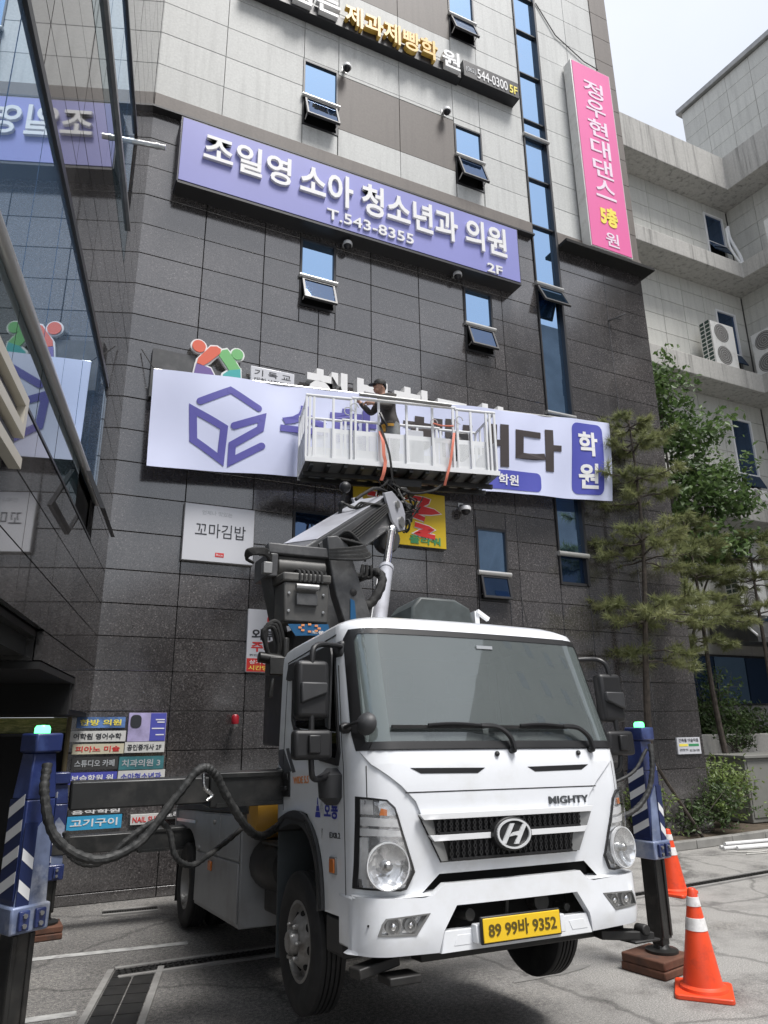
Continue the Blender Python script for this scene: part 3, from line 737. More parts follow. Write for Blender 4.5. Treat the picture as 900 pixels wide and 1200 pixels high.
# horizontal steel flue stub near the top
mb = MB(); p = WG(1.75, 9.1, -.02); mb.cyl(p, p+Vector((.40, -.07, 0)), .036, n=14); mb.cyl(p+Vector((.28, -.049, 0)), p+Vector((.32, -.056, 0)), .042, n=14); mb.build('flue_pipe', 'steel', wing, world=True)
# ground-floor opening: soffits, beam return, dark inside
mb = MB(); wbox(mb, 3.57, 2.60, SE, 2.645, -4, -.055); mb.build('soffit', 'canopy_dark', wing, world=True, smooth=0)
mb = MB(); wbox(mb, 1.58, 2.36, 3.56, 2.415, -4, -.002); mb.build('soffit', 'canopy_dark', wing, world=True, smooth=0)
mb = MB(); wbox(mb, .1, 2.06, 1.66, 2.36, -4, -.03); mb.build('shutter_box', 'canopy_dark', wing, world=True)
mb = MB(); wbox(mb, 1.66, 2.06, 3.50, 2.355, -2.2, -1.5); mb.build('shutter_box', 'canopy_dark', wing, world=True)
mb = MB(); wbox(mb, 3.53, 2.42, 3.565, 2.60, -4, -.06); mb.build('beam_face', 'polished_granite', wing, world=True)
mb = MB(); wbox(mb, 5.5, 2.30, 6.2, 2.34, -1.6, -.9); wbox(mb, 4.2, 2.56, 4.9, 2.595, -1.2, -.5); mb.build('light_fitting', 'grey_plastic', wing, world=True)
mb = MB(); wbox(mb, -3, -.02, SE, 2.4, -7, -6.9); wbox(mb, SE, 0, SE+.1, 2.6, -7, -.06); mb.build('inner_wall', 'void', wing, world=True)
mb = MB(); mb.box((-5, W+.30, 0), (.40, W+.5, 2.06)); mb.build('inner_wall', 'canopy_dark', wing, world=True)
mb = MB(); mb.box((-3.2, W+.16, 1.88), (.40, W+.29, 2.055)); mb.build('header_panel', 'grass_reflection', wing, world=True)  # its yellow-green reflection is painted on, not mirrored
mb = MB(); mb.box((-3.2, W+.10, 1.845), (.36, W+.29, 1.875)); mb.build('header_rail', 'frame_dark', wing, world=True)
mb = MB(); mb.box((-3.2, W+.12, 1.70), (-.36, W+.29, 1.74)); mb.build('header_rail', 'sign_edge', wing, world=True)
mb = MB(); mb.tube([(.40, W-.06, 0), (.405, W-.06, 2.06)], .028, 10); mb.build('drain_pipe', 'drain_pipe', wing, world=True)

# part of a pale channel letter standing off the wing
t = thing('wall_letter', 'pale beige channel letter standing off the left granite wall', 'sign letter', tuple(WG(5.6, 3.3, 0)))
fnw = lambda s, z, d: WG(s, z, d)
mb = MB()
for q in stroke2d([(6.2, 3.74), (5.42, 3.74), (5.42, 3.56), (6.1, 3.56), (6.1, 3.38), (5.36, 3.38)], .065): mb.prism(q, fnw, .02, .085)
mb.build('letter_shell', 'beige_letter', t, world=True)
mb = MB()
for q in stroke2d([(6.1, 3.65), (5.5, 3.65)], .05)+stroke2d([(6.0, 3.47), (5.45, 3.47)], .05): mb.prism(q, fnw, .02, .05)
mb.build('letter_core', 'letter_black', t, world=True)

# ================================================================== RIGHT-HAND TILED BUILDING
rb = thing('tiled_building', 'pale grey tiled building with stained concrete ledges at right', 'building', (15, 13, 0))
YB, XB = 13.0, 19.1
ra = R(94); rdv = Vector((math.cos(ra), math.sin(ra), 0)); rnv = Vector((-math.sin(ra), math.cos(ra), 0))   # return wall runs towards the camera
def RW(s, z, d=0): return Vector((XB, YB, 0))-rdv*s+rnv*d+Vector((0, 0, z))
mb = MB(); mb.box((9.5, YB+.06, 0), (XB+.3, YB+6, 20.2)); mb.build('wall_core', 'joint_grey', rb, world=True)
mb = MB()
vs = [RW(s, z, d) for d in (-3, -.06) for s, z in ((-.3, 0), (14, 0), (14, 20.2), (-.3, 20.2))]
mb.add(vs, [(0, 1, 2, 3), (7, 6, 5, 4), (0, 4, 5, 1), (1, 5, 6, 2), (2, 6, 7, 3), (3, 7, 4, 0)]); mb.build('wall_core', 'joint_grey', rb, world=True)
RWIN = [(17.95, 16.35, 18.85, 18.0), (17.75, 12.3, 18.65, 14.3), (17.6, 8.3, 18.5, 10.6), (16.6, 4.4, 17.7, 6.4)]
rows = {0: [15.6, 16.17, 16.74, 17.31, 17.88, 18.36], 1: [11.75, 12.32, 12.89, 13.46, 14.03, 14.6, 15.06], 2: [7.75, 8.32, 8.89, 9.46, 10.03, 10.6, 11.15], 3: [4.3, 4.9, 5.5, 6.1, 6.7, 7.1]}
cols = [XB-.02-.9*k for k in range(0, 9)][::-1]
for j, zz in rows.items():
    for a, b in zip(zz, zz[1:]):
        for p, q in zip(cols, cols[1:]):
            if q < 12.3: continue
            for r in rects_minus((p, a, q, b), RWIN): tile('wall_tile', r[0]+.006, r[1]+.006, r[2]-.006, r[3]-.006, YB+random.uniform(-.002, .002), .05, 'grey_tile', rb)
        for k in range(0, 5):
            s0, s1 = .02+.95*k, .95*(k+1)+.02; mb = MB()
            vs = [RW(s, z, d) for d in (-.05, 0) for s, z in ((s0+.006, a+.006), (s1-.006, a+.006), (s1-.006, b-.006), (s0+.006, b-.006))]
            mb.add(vs, [(0, 1, 2, 3), (7, 6, 5, 4), (0, 4, 5, 1), (1, 5, 6, 2), (2, 6, 7, 3), (3, 7, 4, 0)]); mb.build('wall_tile', 'grey_tile', rb, world=True, smooth=0)
PJ = .8
for z0, z1 in ((18.36, 19.62), (15.06, 15.6), (11.15, 11.75), (7.1, 7.75)):
    kx = XB-PJ-.03
    k0 = RW(0, 0, 0)
    # L-shaped ledge: along the back wall, then along the return wall
    poly = [(9.5, YB-PJ), (XB-PJ*1.06, YB-PJ)]
    a = RW(14, 0, PJ); b = RW(14, 0, -.2)
    poly += [(a.x, a.y), (b.x, b.y), (XB+.1, YB+.1), (9.5, YB+.1)]
    mb = MB(); mb.prism(poly, lambda u, v, d: (u, v, d), z0, z1); lg_ = mb.build('ledge', 'ledge_concrete', rb, world=True, smooth=0, bevel=.02)
for x0, z0, x1, z1 in RWIN:
    mb = MB(); f = .06
    for a in ((x0, z0, x0+f, z1), (x1-f, z0, x1, z1), (x0+f, z1-f, x1-f, z1), (x0+f, z0+.5, x1-f, z0+.56), (x0+f, z0, x1-f, z0+f)): mb.box((a[0], YB-.03, a[1]), (a[2], YB+.05, a[3]))
    fr = mb.build('window', 'bar_white', rb, world=True)
    mb = MB(); mb.box((x0+f, YB+.02, z0+.56), (x1-f, YB+.04, z1-f)); mb.build('pane', 'dark_blue_glass', fr, world=True)
    mb = MB(); mx_ = Matrix.Translation((0, YB-.03, z0+.5)) @ Matrix.Rotation(R(-25), 4, 'X'); mb.box((x0+f, -.02, -.44), (x1-f, .01, 0), mx_); mb.build('sash', 'dark_blue_glass', fr, world=True)
    mb = MB(); mb.box((x0+f, YB+.045, z0+f), (x1-f, YB+.06, z0+.5)); mb.build('dark_opening', 'void', fr, world=True)
# roof tower on the return wall, set back
tx = Vector((18.95, 0, 0))
ta = R(93.4); tdv = Vector((math.cos(ta), math.sin(ta), 0)); tnv = Vector((-math.sin(ta), math.cos(ta), 0)); T0 = Vector((18.9, 13.88, 0))
def TW(s, z, d=0): return T0-tdv*s+tnv*d+Vector((0, 0, z))
def tbox(mb, s0, z0, s1, z1, d0, d1):
    vs = [TW(s, z, d) for d in (d0, d1) for s, z in ((s0, z0), (s1, z0), (s1, z1), (s0, z1))]
    return mb.add(vs, [(0, 1, 2, 3), (7, 6, 5, 4), (0, 4, 5, 1), (1, 5, 6, 2), (2, 6, 7, 3), (3, 7, 4, 0)])
mb = MB(); tbox(mb, 0.02, 19.6, 9, 23.28, -4, -.05); mb.build('tower_core', 'joint_grey', rb, world=True)
for a in range(6):
    for k in range(7):
        mb = MB(); z0 = 19.66+.6*a; tbox(mb, .02+.88*k+.006, z0+.006, .02+.88*(k+1)-.006, z0+.594, -.05, 0); mb.build('wall_tile', 'grey_tile', rb, world=True, smooth=0)
mb = MB(); tbox(mb, -.12, 23.27, 9, 23.48, -4, .14); mb.build('roof_cap', 'dull_steel', rb, world=True, bevel=.02)
# ground floor: plain wall, blue glass front, awning
mb = MB(); mb.box((11.2, YB+.0, 0), (XB, YB+.05, 2.35)); mb.box((11.2, YB, 3.6), (XB, YB+.05, 4.29)); mb.build('plinth_wall', 'grey_concrete', rb, world=True)
for k in range(5):
    mb = MB(); x = 13.2+1.15*k; mb.box((x+.02, YB+.0, 2.4), (x+1.13, YB+.04, 3.55)); mb.build('shop_pane', 'blue_glass' if k % 2 == 0 else 'dark_blue_glass', rb, world=True)
mb = MB(); mb.box((13.1, YB-.03, 2.35), (XB, YB+.05, 2.40)); mb.box((13.1, YB-.03, 3.55), (XB, YB+.05, 3.60)); mb.build('shop_frame', 'frame_dark', rb, world=True)
t = thing('entrance_awning', 'dark curved awning over the blue shop glass at right', 'awning', (16.8, 12.4, 3.6))
mb = MB(); pr = [(YB-.01, 4.5), (YB-.5, 4.45), (YB-1.0, 4.25), (YB-1.35, 3.9), (YB-1.35, 3.78), (YB-.01, 3.86)]
mb.prism(pr, lambda u, v, d: (d, u, v), 15.5, 18.9); mb.build('canopy', 'boom_grey', t, world=True)
mb = MB(); mb.tube([(15.49, y-.01, z+.03) for y, z in pr[:4]], .03, 8); mb.build('rib', 'bar_white', t, world=True)
# planter wall
mb = MB(); mb.box((10.96, 11.9, .05), (18.6, 12.15, 1.68)); setp(mb.build('planter_wall', 'planter_concrete', bevel=.02), 'weathered white concrete planter wall behind the shrubs at right', 'wall')
# utility cabinet
t = thing('utility_cabinet', 'plain grey metal utility cabinet at the right edge of the yard', 'cabinet', (13.3, 10.3, .1))
mb = MB(); mb.box((12.42, 10.05, .11), (14.6, 10.9, 1.26)); mb.build('body', 'cabinet_grey', t, world=True, bevel=.015)
mb = MB(); mb.box((12.36, 9.98, 1.262), (14.66, 10.95, 1.32)); mb.build('lid', 'cabinet_grey', t, world=True, bevel=.01)
mb = MB(); mb.box((12.47, 10.035, .2), (13.5, 10.048, 1.2)); mb.box((13.53, 10.035, .2), (14.55, 10.048, 1.2)); dd = mb.build('door', 'cabinet_grey', t, world=True, bevel=.004)
mb = MB(); mb.cyl((12.6, 10.03, .85), (12.6, 10.01, .85), .02); mb.build('lock', 'dull_steel', dd, world=True)

# air conditioners on the ledges
def ac(label, x, y, z, w, h, dpt, fans, rot=0, sc=1):
    t = thing('air_conditioner', label, 'air conditioner', (x, y, z), rot, 'outdoor air conditioner units on the tiled building')
    mb = MB(); mb.box((0, 0, .05), (w, dpt, h)); mb.box((.05, .05, 0), (.13, dpt-.05, .049)); mb.box((w-.13, .05, 0), (w-.05, dpt-.05, .049)); mb.build('case', 'ac_white', t, bevel=.012)
    for k in range(fans):
        zc = h*(k+.5)/fans+.02; r = min(h/fans, w*.75)*.42
        mb = MB(); mb.lathe([(r, 0), (r+.02, -.012), (r+.035, 0)], (w*.42, -.001, zc), (0, -1, 0), 20); f = mb.build('fan_ring', 'ac_white', t)
        mb = MB(); mb.lathe([(0.001, .004), (r, .004)], (w*.42, 0, zc), (0, -1, 0), 20, False); mb.build('fan_mesh', 'ac_dark', f)
        mb = MB()
        for q in range(4): mb.lathe([(r*(q+1)/4.5-.004, .012), (r*(q+1)/4.5+.004, .012)], (w*.42, 0, zc), (0, -1, 0), 20, False)
        mb.build('guard', 'ac_white', f)
    mb = MB()
    for a in range(2):
        for b in range(int(h/.13)):
            mb.box((-.006, .05+a*(dpt/2-.02), .1+b*.13), (-.001, dpt/2-.01+a*(dpt/2-.03), .1+b*.13+.095))
    mb.build('side_fins', 'ac_fin', t)
    return t
ac('x', 16.55, 12.32, 11.76, .95, 1.45, .42, 2)['label'] = 'white air conditioner with dark fins standing on the middle ledge'
ac('x', 18.42, 12.45, 11.76, .95, 1.45, .42, 2, R(-86))['label'] = 'white two fan unit on the middle ledge turned to the return wall'
ac('x', 15.45, 12.3, 7.76, 1.0, .75, .4, 1)['label'] = 'small white unit with a red badge on the lower ledge behind leaves'
ac('x', 17.0, 12.35, 7.76, .8, .35, .35, 1)['label'] = 'low white box unit on the lower ledge under the window'
ac('x', 15.9, 12.25, 4.5, 1.0, 1.5, .42, 2)['label'] = 'tall white unit above the awning behind pine branches'
ac('x', 18.3, 11.3, 15.61, .9, .9, .4, 1, R(-86))['label'] = 'white unit high on the upper ledge at the picture edge'
mb = MB(); mb.tube(wl([(18.5, 12.6, 17.3), (18.45, 12.55, 16.8), (18.55, 12.4, 16.1), (18.5, 12.3, 15.65)], 0), .05, 8); mb.tube(wl([(18.4, 12.6, 17.2), (18.3, 12.5, 16.4), (18.4, 12.3, 15.65)], 0), .035, 8)
setp(mb.build('duct_pipe', 'bar_white'), 'white lagged pipe running down to the upper ledge', 'pipe')

# ================================================================== STREET BLOCKS BEHIND THE CAMERA (seen as reflections)
def block(label, x0, x1, y0, y1, h, mt, roof=None):
    t = thing('street_building', label, 'building', ((x0+x1)/2, y1, 0))
    mb = MB(); mb.box((x0, y0, 0), (x1, y1, h)); w = mb.build('wall', mt, t, world=True)
    if roof: mb = MB(); mb.prism([(x0-.3, h+.01), (x1+.3, h+.01), (x1+.3, h+roof*.4), ((x0+x1)/2, h+roof), (x0-.3, h+roof*.3)], lambda u, v, d: (u, d, v), y0-.3, y1+.3); mb.build('roof', 'street_block', t, world=True)
    n = max(2, int((x1-x0)/3.2)); f = max(1, int(h/3.4))
    for i in range(n):
        for j in range(f):
            x = x0+(x1-x0)*(i+.5)/n; z = h*(j+.55)/f; mb = MB(); mb.box((x-.6, y1+.002, z-.7), (x+.6, y1+.05, z+.7)); mb.build('window', 'dark_blue_glass', t, world=True)
block('low dark shop house across the street mirrored in the granite', 2.5, 13.5, -30, -20, 7.0, 'street_block', 4.0)
block('mid height dark block across the street mirrored in the granite', 13.5, 29, -32, -21, 10.5, 'street_block')
block('tall dark office block across the street mirrored under the vertical window', 29.3, 41, -34, -20, 32.5, 'street_block')
block('tallest dark block across the street mirrored at the granite edge', 41, 50, -36, -20, 37, 'street_block')

# ================================================================== SIGNS ON THE GRANITE WALL
def board(name, label, x0, z0, x1, z1, yf, yb, mt, edge=None, cat='sign', e=.03, bevel=.008, group=None):
    t = thing(name, label, cat, ((x0+x1)/2, (yf+yb)/2, z0), 0, group)
    if edge:
        mb = MB(); mb.box((x0, yf+.012, z0), (x1, yb, z1)); mb.build('case', edge, t, world=True, bevel=bevel)
        mb = MB(); mb.box((x0+e, yf, z0+e), (x1-e, yf+.0118, z1-e)); mb.build('face', mt, t, world=True)
    else:
        mb = MB(); mb.box((x0, yf, z0), (x1, yb, z1)); mb.build('face', mt, t, world=True, bevel=bevel)
    return t
# long purple clinic sign
t = board('clinic_sign', 'long purple light box sign with white Korean lettering and a phone number', 1.03, 9.94, 7.45, 11.18, 9.36, W, 'sign_purple', 'sign_edge')
f = onwall(9.36)
text('lettering', '조일영', 'letter_white', 1.40, 10.42, 2.83, 10.98, f, 0, .05, .018, t)
text('lettering', '소아 청소년과 의원', 'letter_white', 2.99, 10.37, 7.12, 11.02, f, 0, .05, .022, t)
text('phone_number', 'T.543-8355', 'letter_white', 3.48, 10.06, 5.12, 10.27, f, 0, .03, .012, t)
text('floor_number', '2F', 'letter_white', 6.66, 9.98, 7.0, 10.17, f, 0, .03, .015, t)
mb = MB(); mb.box((1.05, 9.35, 9.90), (7.43, W, 9.938)); mb.build('drip_tray', 'frame_dark', t, world=True)
# black academy sign with raised letters
t = thing('academy_sign', 'black sign rail with white and gold letters high on the pale wall', 'sign', (5.4, 9.5, 14.55))
mb = MB(); mb.box((1.9, 9.46, 14.56), (6.40, W, 14.80)); mb.build('rail', 'letter_black', t, world=True, bevel=.01)
f = onwall(9.46)
text('lettering', '돕는', 'letter_white', 2.72, 14.62, 3.70, 15.12, f, 0, .10, .02, t)
text('lettering', '제과제빵학', 'letter_gold', 3.80, 14.60, 5.80, 15.10, f, 0, .10, .02, t)
text('lettering', '원', 'letter_white', 5.90, 14.60, 6.32, 15.05, f, 0, .10, .02, t)
mb = MB(); mb.box((6.42, 9.40, 14.60), (7.80, W, 15.02)); mb.build('number_box', 'letter_black', t, world=True, bevel=.012)
f = onwall(9.40)
text('phone_number', '(062)', 'decal_grey', 6.48, 14.72, 6.72, 14.88, f, 0, .006, 0, t)
text('phone_number', '544-0300', 'letter_white', 6.75, 14.67, 7.50, 14.92, f, 0, .012, .008, t)
text('floor_number', '5F', 'yellow_letter', 7.55, 14.67, 7.75, 14.88, f, 0, .012, .015, t)
# pink vertical sign
t = board('vertical_sign', 'tall pink vertical sign with pale blurred letters at the building corner', 9.32, 11.42, 10.47, 16.44, 9.36, 9.62, 'pink', 'ac_white')
f = onwall(9.36)
for k, c in enumerate('정우현대댄스'):
    text('lettering', c, 'pink_letter', 9.62, 15.52-.55*k, 10.18, 16.0-.55*k, f, 0, .012, .012, t)
text('floor_mark', '5층', 'yellow_letter', 9.66, 12.05, 10.14, 12.55, f, 0, .012, .05, t)
text('lettering', '원', 'pink_letter', 9.74, 11.55, 10.10, 11.90, f, 0, .012, .012, t)
# gimbap shop panel
t = board('shop_panel', 'square white shop panel with small dark Korean lettering', 1.555, 4.09, 2.55, 4.91, 9.58, W, 'panel_white', 'dull_steel', e=.012)
f = onwall(9.58)
text('lettering', '꼬마김밥', 'ink', 1.72, 4.44, 2.42, 4.64, f, 0, .004, 0, t)
text('lettering', '언제나 맛있는', 'decal_grey', 1.80, 4.76, 2.22, 4.82, f, 0, .003, 0, t)
mb = MB(); mb.box((2.01, 9.577, 4.17), (2.13, 9.58, 4.23)); mb.build('red_seal', 'red_ink', t, world=True)
text('lettering', 'Rice', 'letter_white', 2.025, 4.185, 2.115, 4.215, onwall(9.577), 0, .002, 0, t)
# yellow flower-shop sign
t = board('flower_sign', 'yellow sign with red lettering partly hidden behind the boom', 4.05, 4.62, 5.70, 5.54, 9.56, W, 'yellow_panel', 'frame_dark', e=.012)
f = onwall(9.56)
for q in ([(4.95, 5.42), (5.36, 5.40), (5.20, 5.28), (5.50, 5.22), (5.02, 5.17), (5.30, 5.08)], [(5.12, 4.98), (5.40, 4.92), (5.18, 4.84), (5.48, 4.80)], [(4.3, 5.4), (4.8, 5.35), (4.5, 5.2), (4.9, 5.05), (4.4, 4.95)]):
    for d, w_, m_ in ((.001, .105, 'letter_white'), (.010, .075, 'red_ink')):
        mb = MB()
        for p in stroke2d([tuple(w2)[:2] for w2 in wl([(a_, b_, 0) for a_, b_ in q], 0, 0, 4)], w_): mb.prism(p, f, d, d+.006+random.uniform(0, .0004))
        mb.build('brush_lettering', m_, t, world=True, smooth=0)
text('lettering', '플라워', 'green_ink', 5.02, 4.67, 5.58, 4.80, f, 0, .008, .02, t)
# parking notice
t = board('parking_notice', 'white and red no parking notice half hidden behind the crane base', 2.52, 2.64, 3.30, 3.49, 9.61, W, 'panel_white', None, bevel=0)
f = onwall(9.61)
mb = MB(); mb.box((2.525, 9.606, 2.645), (3.295, 9.61, 2.82)); mb.build('red_strip', 'red_panel', t, world=True)
text('lettering', '외부차량', 'ink', 2.58, 3.07, 3.26, 3.22, f, 0, .003, .03, t)
text('lettering', '주차금지', 'red_ink', 2.58, 2.91, 3.26, 3.05, f, 0, .003, .03, t)
text('lettering', '위반시 견인조치 합니다', 'ink', 2.56, 2.85, 3.2, 2.88, f, 0, .003, 0, t)
mb = MB()
ring = ellipse(2.90, 3.35, .11, .11, 24); inn = ellipse(2.90, 3.35, .085, .085, 24)
for i in range(24): mb.prism([ring[i], ring[(i+1) % 24], inn[(i+1) % 24], inn[i]], f, 0, .004)
mb.prism(stroke2d([(2.83, 3.42), (2.97, 3.28)], .025)[0], f, .0005, .0048); mb.build('ban_ring', 'red_ink', t, world=True, smooth=0)
mb = MB(); mb.prism([(2.84, 3.32), (2.96, 3.32), (2.96, 3.36), (2.93, 3.39), (2.87, 3.39), (2.84, 3.36)], f, 0, .003); mb.build('car_mark', 'ink', t, world=True, smooth=0)
f2 = onwall(9.606)
text('lettering', '상가방문 차량 외', 'letter_white', 2.56, 2.745, 3.22, 2.80, f2, 0, .003, .02, t)
text('lettering', '시간당 10,000원', 'yellow_letter', 2.55, 2.66, 3.22, 2.725, f2, 0, .003, .02, t)
# cluster of tenant plates by the entrance
def plate(label, x0, z0, x1, z1, mt, txt=None, tm='ink', y=9.60, tx=None):
    o = board('tenant_plate', label, x0, z0, x1, z1, y, W-.001, mt, None, 'sign', bevel=0, group='tenant plates beside the entrance')
    if txt: text('lettering', txt, tm, tx[0] if tx else x0+.06*(x1-x0), z0+.22*(z1-z0), tx[1] if tx else x1-.08*(x1-x0), z1-.22*(z1-z0), onwall(y), 0, .004, .02, o)
    return o
plate('blue tenant plate with yellow green blur at the top of the plates', .49, 1.935, 1.04, 2.06, 'mosaic_blue', '한방 의원', 'yellow_letter')
plate('long white tenant plate under the blue one', .43, 1.775, 1.06, 1.90, 'mosaic_white', '어학원 영어수학', 'ink')
o = plate('blue and lilac poster plate with a dark haired head', 1.08, 1.77, 1.53, 2.11, 'mosaic_lilac')
mb = MB(); mb.prism(round_rect(1.10, 1.93, 1.23, 2.085, .05), onwall(9.60), 0, .004); mb.build('dark_hair', 'ink', o, world=True, smooth=0)
mb = MB(); mb.box((1.34, 9.596, 1.775), (1.525, 9.60, 2.105)); mb.build('blue_column', 'banner_blue', o, world=True)
for z, a in ((2.02, 1.40), (1.99, 1.42), (1.915, 1.36), (1.84, 1.41)): mb = MB(); mb.box((a, 9.593, z), (1.51, 9.596, z+.014)); mb.build('text_line', 'letter_white', o, world=True)
plate('cream tenant plate with red and green marks', .47, 1.635, 1.05, 1.75, 'mosaic_cream', '피아노 미술', 'red_ink')
plate('white tenant plate with small black numerals at its right end', 1.06, 1.64, 1.53, 1.765, 'mosaic_white', '공인중개사 2F', 'ink')
plate('dark tenant plate with grey and gold marks', .48, 1.46, 1.00, 1.60, 'mosaic_dark', '스튜디오 카페', 'decal_grey')
plate('dark teal tenant plate with a pale figure', 1.01, 1.445, 1.535, 1.595, 'mosaic_teal', '치과의원 3', 'decal_grey')
plate('blue tenant plate just above the black stabiliser beam', .46, 1.30, 1.00, 1.43, 'banner_blue', '보습학원 원', 'letter_white')
plate('pale blue tenant plate just above the black stabiliser beam', 1.01, 1.30, 1.56, 1.435, 'mosaic_white', '소아청소년과', 'banner_blue')
plate('black tenant plate with a red corner under the beam', .50, .955, 1.12, 1.03, 'mosaic_dark', '음악학원', 'letter_white')
plate('cyan tenant plate under the beam', .50, .80, 1.10, .95, 'cyan_panel', '고기구이', 'letter_white')
plate('white tenant plate with red and purple capitals under the beam', 1.20, .82, 1.57, .93, 'mosaic_white', 'NAIL SUN', 'red_ink')
plate('small black tenant plate with white marks under the beam', 1.60, .86, 1.78, .97, 'mosaic_dark', '노래', 'letter_white')
# small notice at right end of the wall
t = board('small_notice', 'small white and green wall notice behind the right stabiliser leg', 10.28, 1.40, 10.84, 1.68, 9.63, W, 'panel_white', None, bevel=0)
f = onwall(9.63)
text('lettering', '건축물 미술작품', 'ink', 10.32, 1.60, 10.80, 1.66, f, 0, .003, .01, t)
mb = MB(); mb.box((10.32, 9.627, 1.53), (10.53, 9.63, 1.57)); mb.build('yellow_line', 'yellow_letter', t, world=True)
mb = MB(); mb.box((10.55, 9.627, 1.53), (10.80, 9.63, 1.57)); mb.build('green_line', 'green_ink', t, world=True)
text('lettering', '금연건물 안내', 'ink', 10.32, 1.45, 10.52, 1.49, f, 0, .003, 0, t)
text('lettering', '062-260-1500', 'ink', 10.56, 1.44, 10.80, 1.48, f, 0, .003, 0, t)
# old church sign behind the banner
t = thing('church_sign', 'older grey sign strip with white raised letters, mostly behind the banner', 'sign', (4, 9.55, 6.4))
mb = MB(); mb.box((.95, 9.56, 6.38), (1.62, W, 7.14)); mb.box((1.62, 9.57, 6.38), (7.4, W, 6.98)); mb.build('backing', 'boom_grey', t, world=True)
text('lettering', '행복한교회', 'letter_white', 3.22, 6.36, 6.86, 7.28, onwall(9.56), .0, .16, .03, t)
t2 = board('denomination_plate', 'small white plate with tiny black lettering above the banner', 2.36, 6.74, 3.05, 7.15, 9.50, 9.56, 'panel_white', None, bevel=.015)
text('lettering', '기 독 교', 'ink', 2.42, 7.0, 2.99, 7.10, onwall(9.50), 0, .004, .005, t2)
text('lettering', '대한성결교회', 'ink', 2.42, 6.86, 2.99, 6.97, onwall(9.50), 0, .004, .005, t2)
# two-figure emblem
t = thing('figure_emblem', 'red green purple and teal emblem of two leaning figures above the banner', 'sign', (1.87, 9.5, 6.7))
f = onwall(9.56)
RED = [(1.578, 7.092), (1.563, 7.009), (1.659, 6.985), (1.757, 7.077), (1.894, 7.24), (1.898, 7.307), (1.833, 7.339), (1.742, 7.318)]
GRN = [(1.912, 7.292), (1.995, 7.33), (2.064, 7.241), (2.203, 7.045), (2.035, 6.989), (1.988, 7.059), (1.875, 7.198)]
PUR = [(1.556, 6.994), (1.659, 6.985), (1.764, 6.962), (1.86, 6.80), (1.88, 6.62), (1.50, 6.62)]
TEA = [(2.035, 6.989), (2.203, 7.045), (2.24, 6.62), (1.88, 6.62), (1.954, 6.911)]
def grow(p, k):
    cx = sum(q[0] for q in p)/len(p); cz = sum(q[1] for q in p)/len(p); o = []
    for x, z in p:
        d = Vector((x-cx, z-cz)); d = d.normalized()*(d.length+k); o.append((cx+d.x, cz+d.y))
    return o
for k_, poly in enumerate((ellipse(1.578, 7.285, .122, .122), ellipse(2.148, 7.28, .112, .112), grow(RED, .032), grow(GRN, .032), grow(PUR, .03), grow(TEA, .03))):
    mb = MB(); mb.prism(poly, f, 0, .046+.0006*k_); mb.build('white_outline', 'letter_white', t, world=True)
f = onwall(9.509)
for poly, m_, nm in ((ellipse(1.578, 7.285, .098, .098), 'logo_red', 'red_head'), (ellipse(2.148, 7.28, .088, .088), 'logo_green', 'green_head'), (RED, 'logo_red', 'red_body'), (GRN, 'logo_green', 'green_body'), (PUR, 'logo_purple', 'purple_arm'), (TEA, 'logo_teal', 'teal_arm')):
    mb = MB(); mb.prism(poly, f, 0, .012); mb.build(nm, m_, t, world=True, smooth=0)

# ================================================================== NEW BANNER HUNG IN FRONT
BC = [(.955, 6.68), (9.20, 7.36), (9.07, 5.80), (.98, 5.26)]
def bn(u, v, d):
    x = (BC[3][0]*(1-u)+BC[2][0]*u)*(1-v)+(BC[0][0]*(1-u)+BC[1][0]*u)*v
    z = (BC[3][1]*(1-u)+BC[2][1]*u)*(1-v)+(BC[0][1]*(1-u)+BC[1][1]*u)*v
    z += .012*math.sin(u*PI*5)*(v-.5)
    y = 9.30+.018*math.sin(u*23+v*2.1)+.010*math.sin(u*51+1.3-v*4)+.012*math.sin(v*5+u*9)
    return Vector((x, y-d, z))
ban = thing('banner', 'wide pale lilac cloth banner with a cube logo being fixed to the wall', 'banner', (5, 9.32, 5.3))
mb = MB(); nu, nv = 200, 18; vs = []; fs = []
for d in (0, -.01):
    for j in range(nv+1):
        for i in range(nu+1): vs.append(bn(i/nu, j/nv, d))
k = (nu+1)*(nv+1)
for j in range(nv):
    for i in range(nu):
        a = j*(nu+1)+i; fs += [(a, a+1, a+nu+2, a+nu+1), (a+k, a+nu+1+k, a+nu+2+k, a+1+k)]
mb.add(vs, fs); mb.build('cloth', 'banner_cloth', ban, world=True)
mb = MB(); mb.tube([bn(0, 1, -.03), bn(.5, 1, -.03), bn(1, 1, -.03)], .02, 8); mb.build('top_batten', 'steel_bar', ban, world=True)
def b_uv(X, z):
    u = (X-.97)/8.17; zb = 5.26+.54*u; zt = 6.68+.68*u; return (u, (z-zb)/(zt-zb))
def bpatch(name, poly, mt, d=.003):
    m_ = patch(poly, lambda u, v, dd: bn(u, v, d+.004+dd), .0025, step=(.008, .06), cuts='uv'); return m_.build(name, mt, ban, world=True, smooth=0)
for pts, cl in (([(1.62, 6.31), (2.03, 6.55), (2.45, 6.36)], False), ([(1.53, 6.17), (1.97, 5.97), (1.95, 5.50), (1.56, 5.73)], True),
                ([(2.11, 6.02), (2.51, 6.22), (2.49, 6.04), (2.10, 5.74), (2.10, 5.50), (2.52, 5.78)], False)):
    for q in stroke2d(pts, .105, cl): bpatch('cube_stroke', [b_uv(*p) for p in q], 'banner_purple', .003+random.uniform(0, .0012))
    for p in pts:
        if not cl: bpatch('cube_stroke', [b_uv(*q) for q in ellipse(p[0], p[1], .052, .052, 12)], 'banner_purple', .0045+random.uniform(0, .0008))
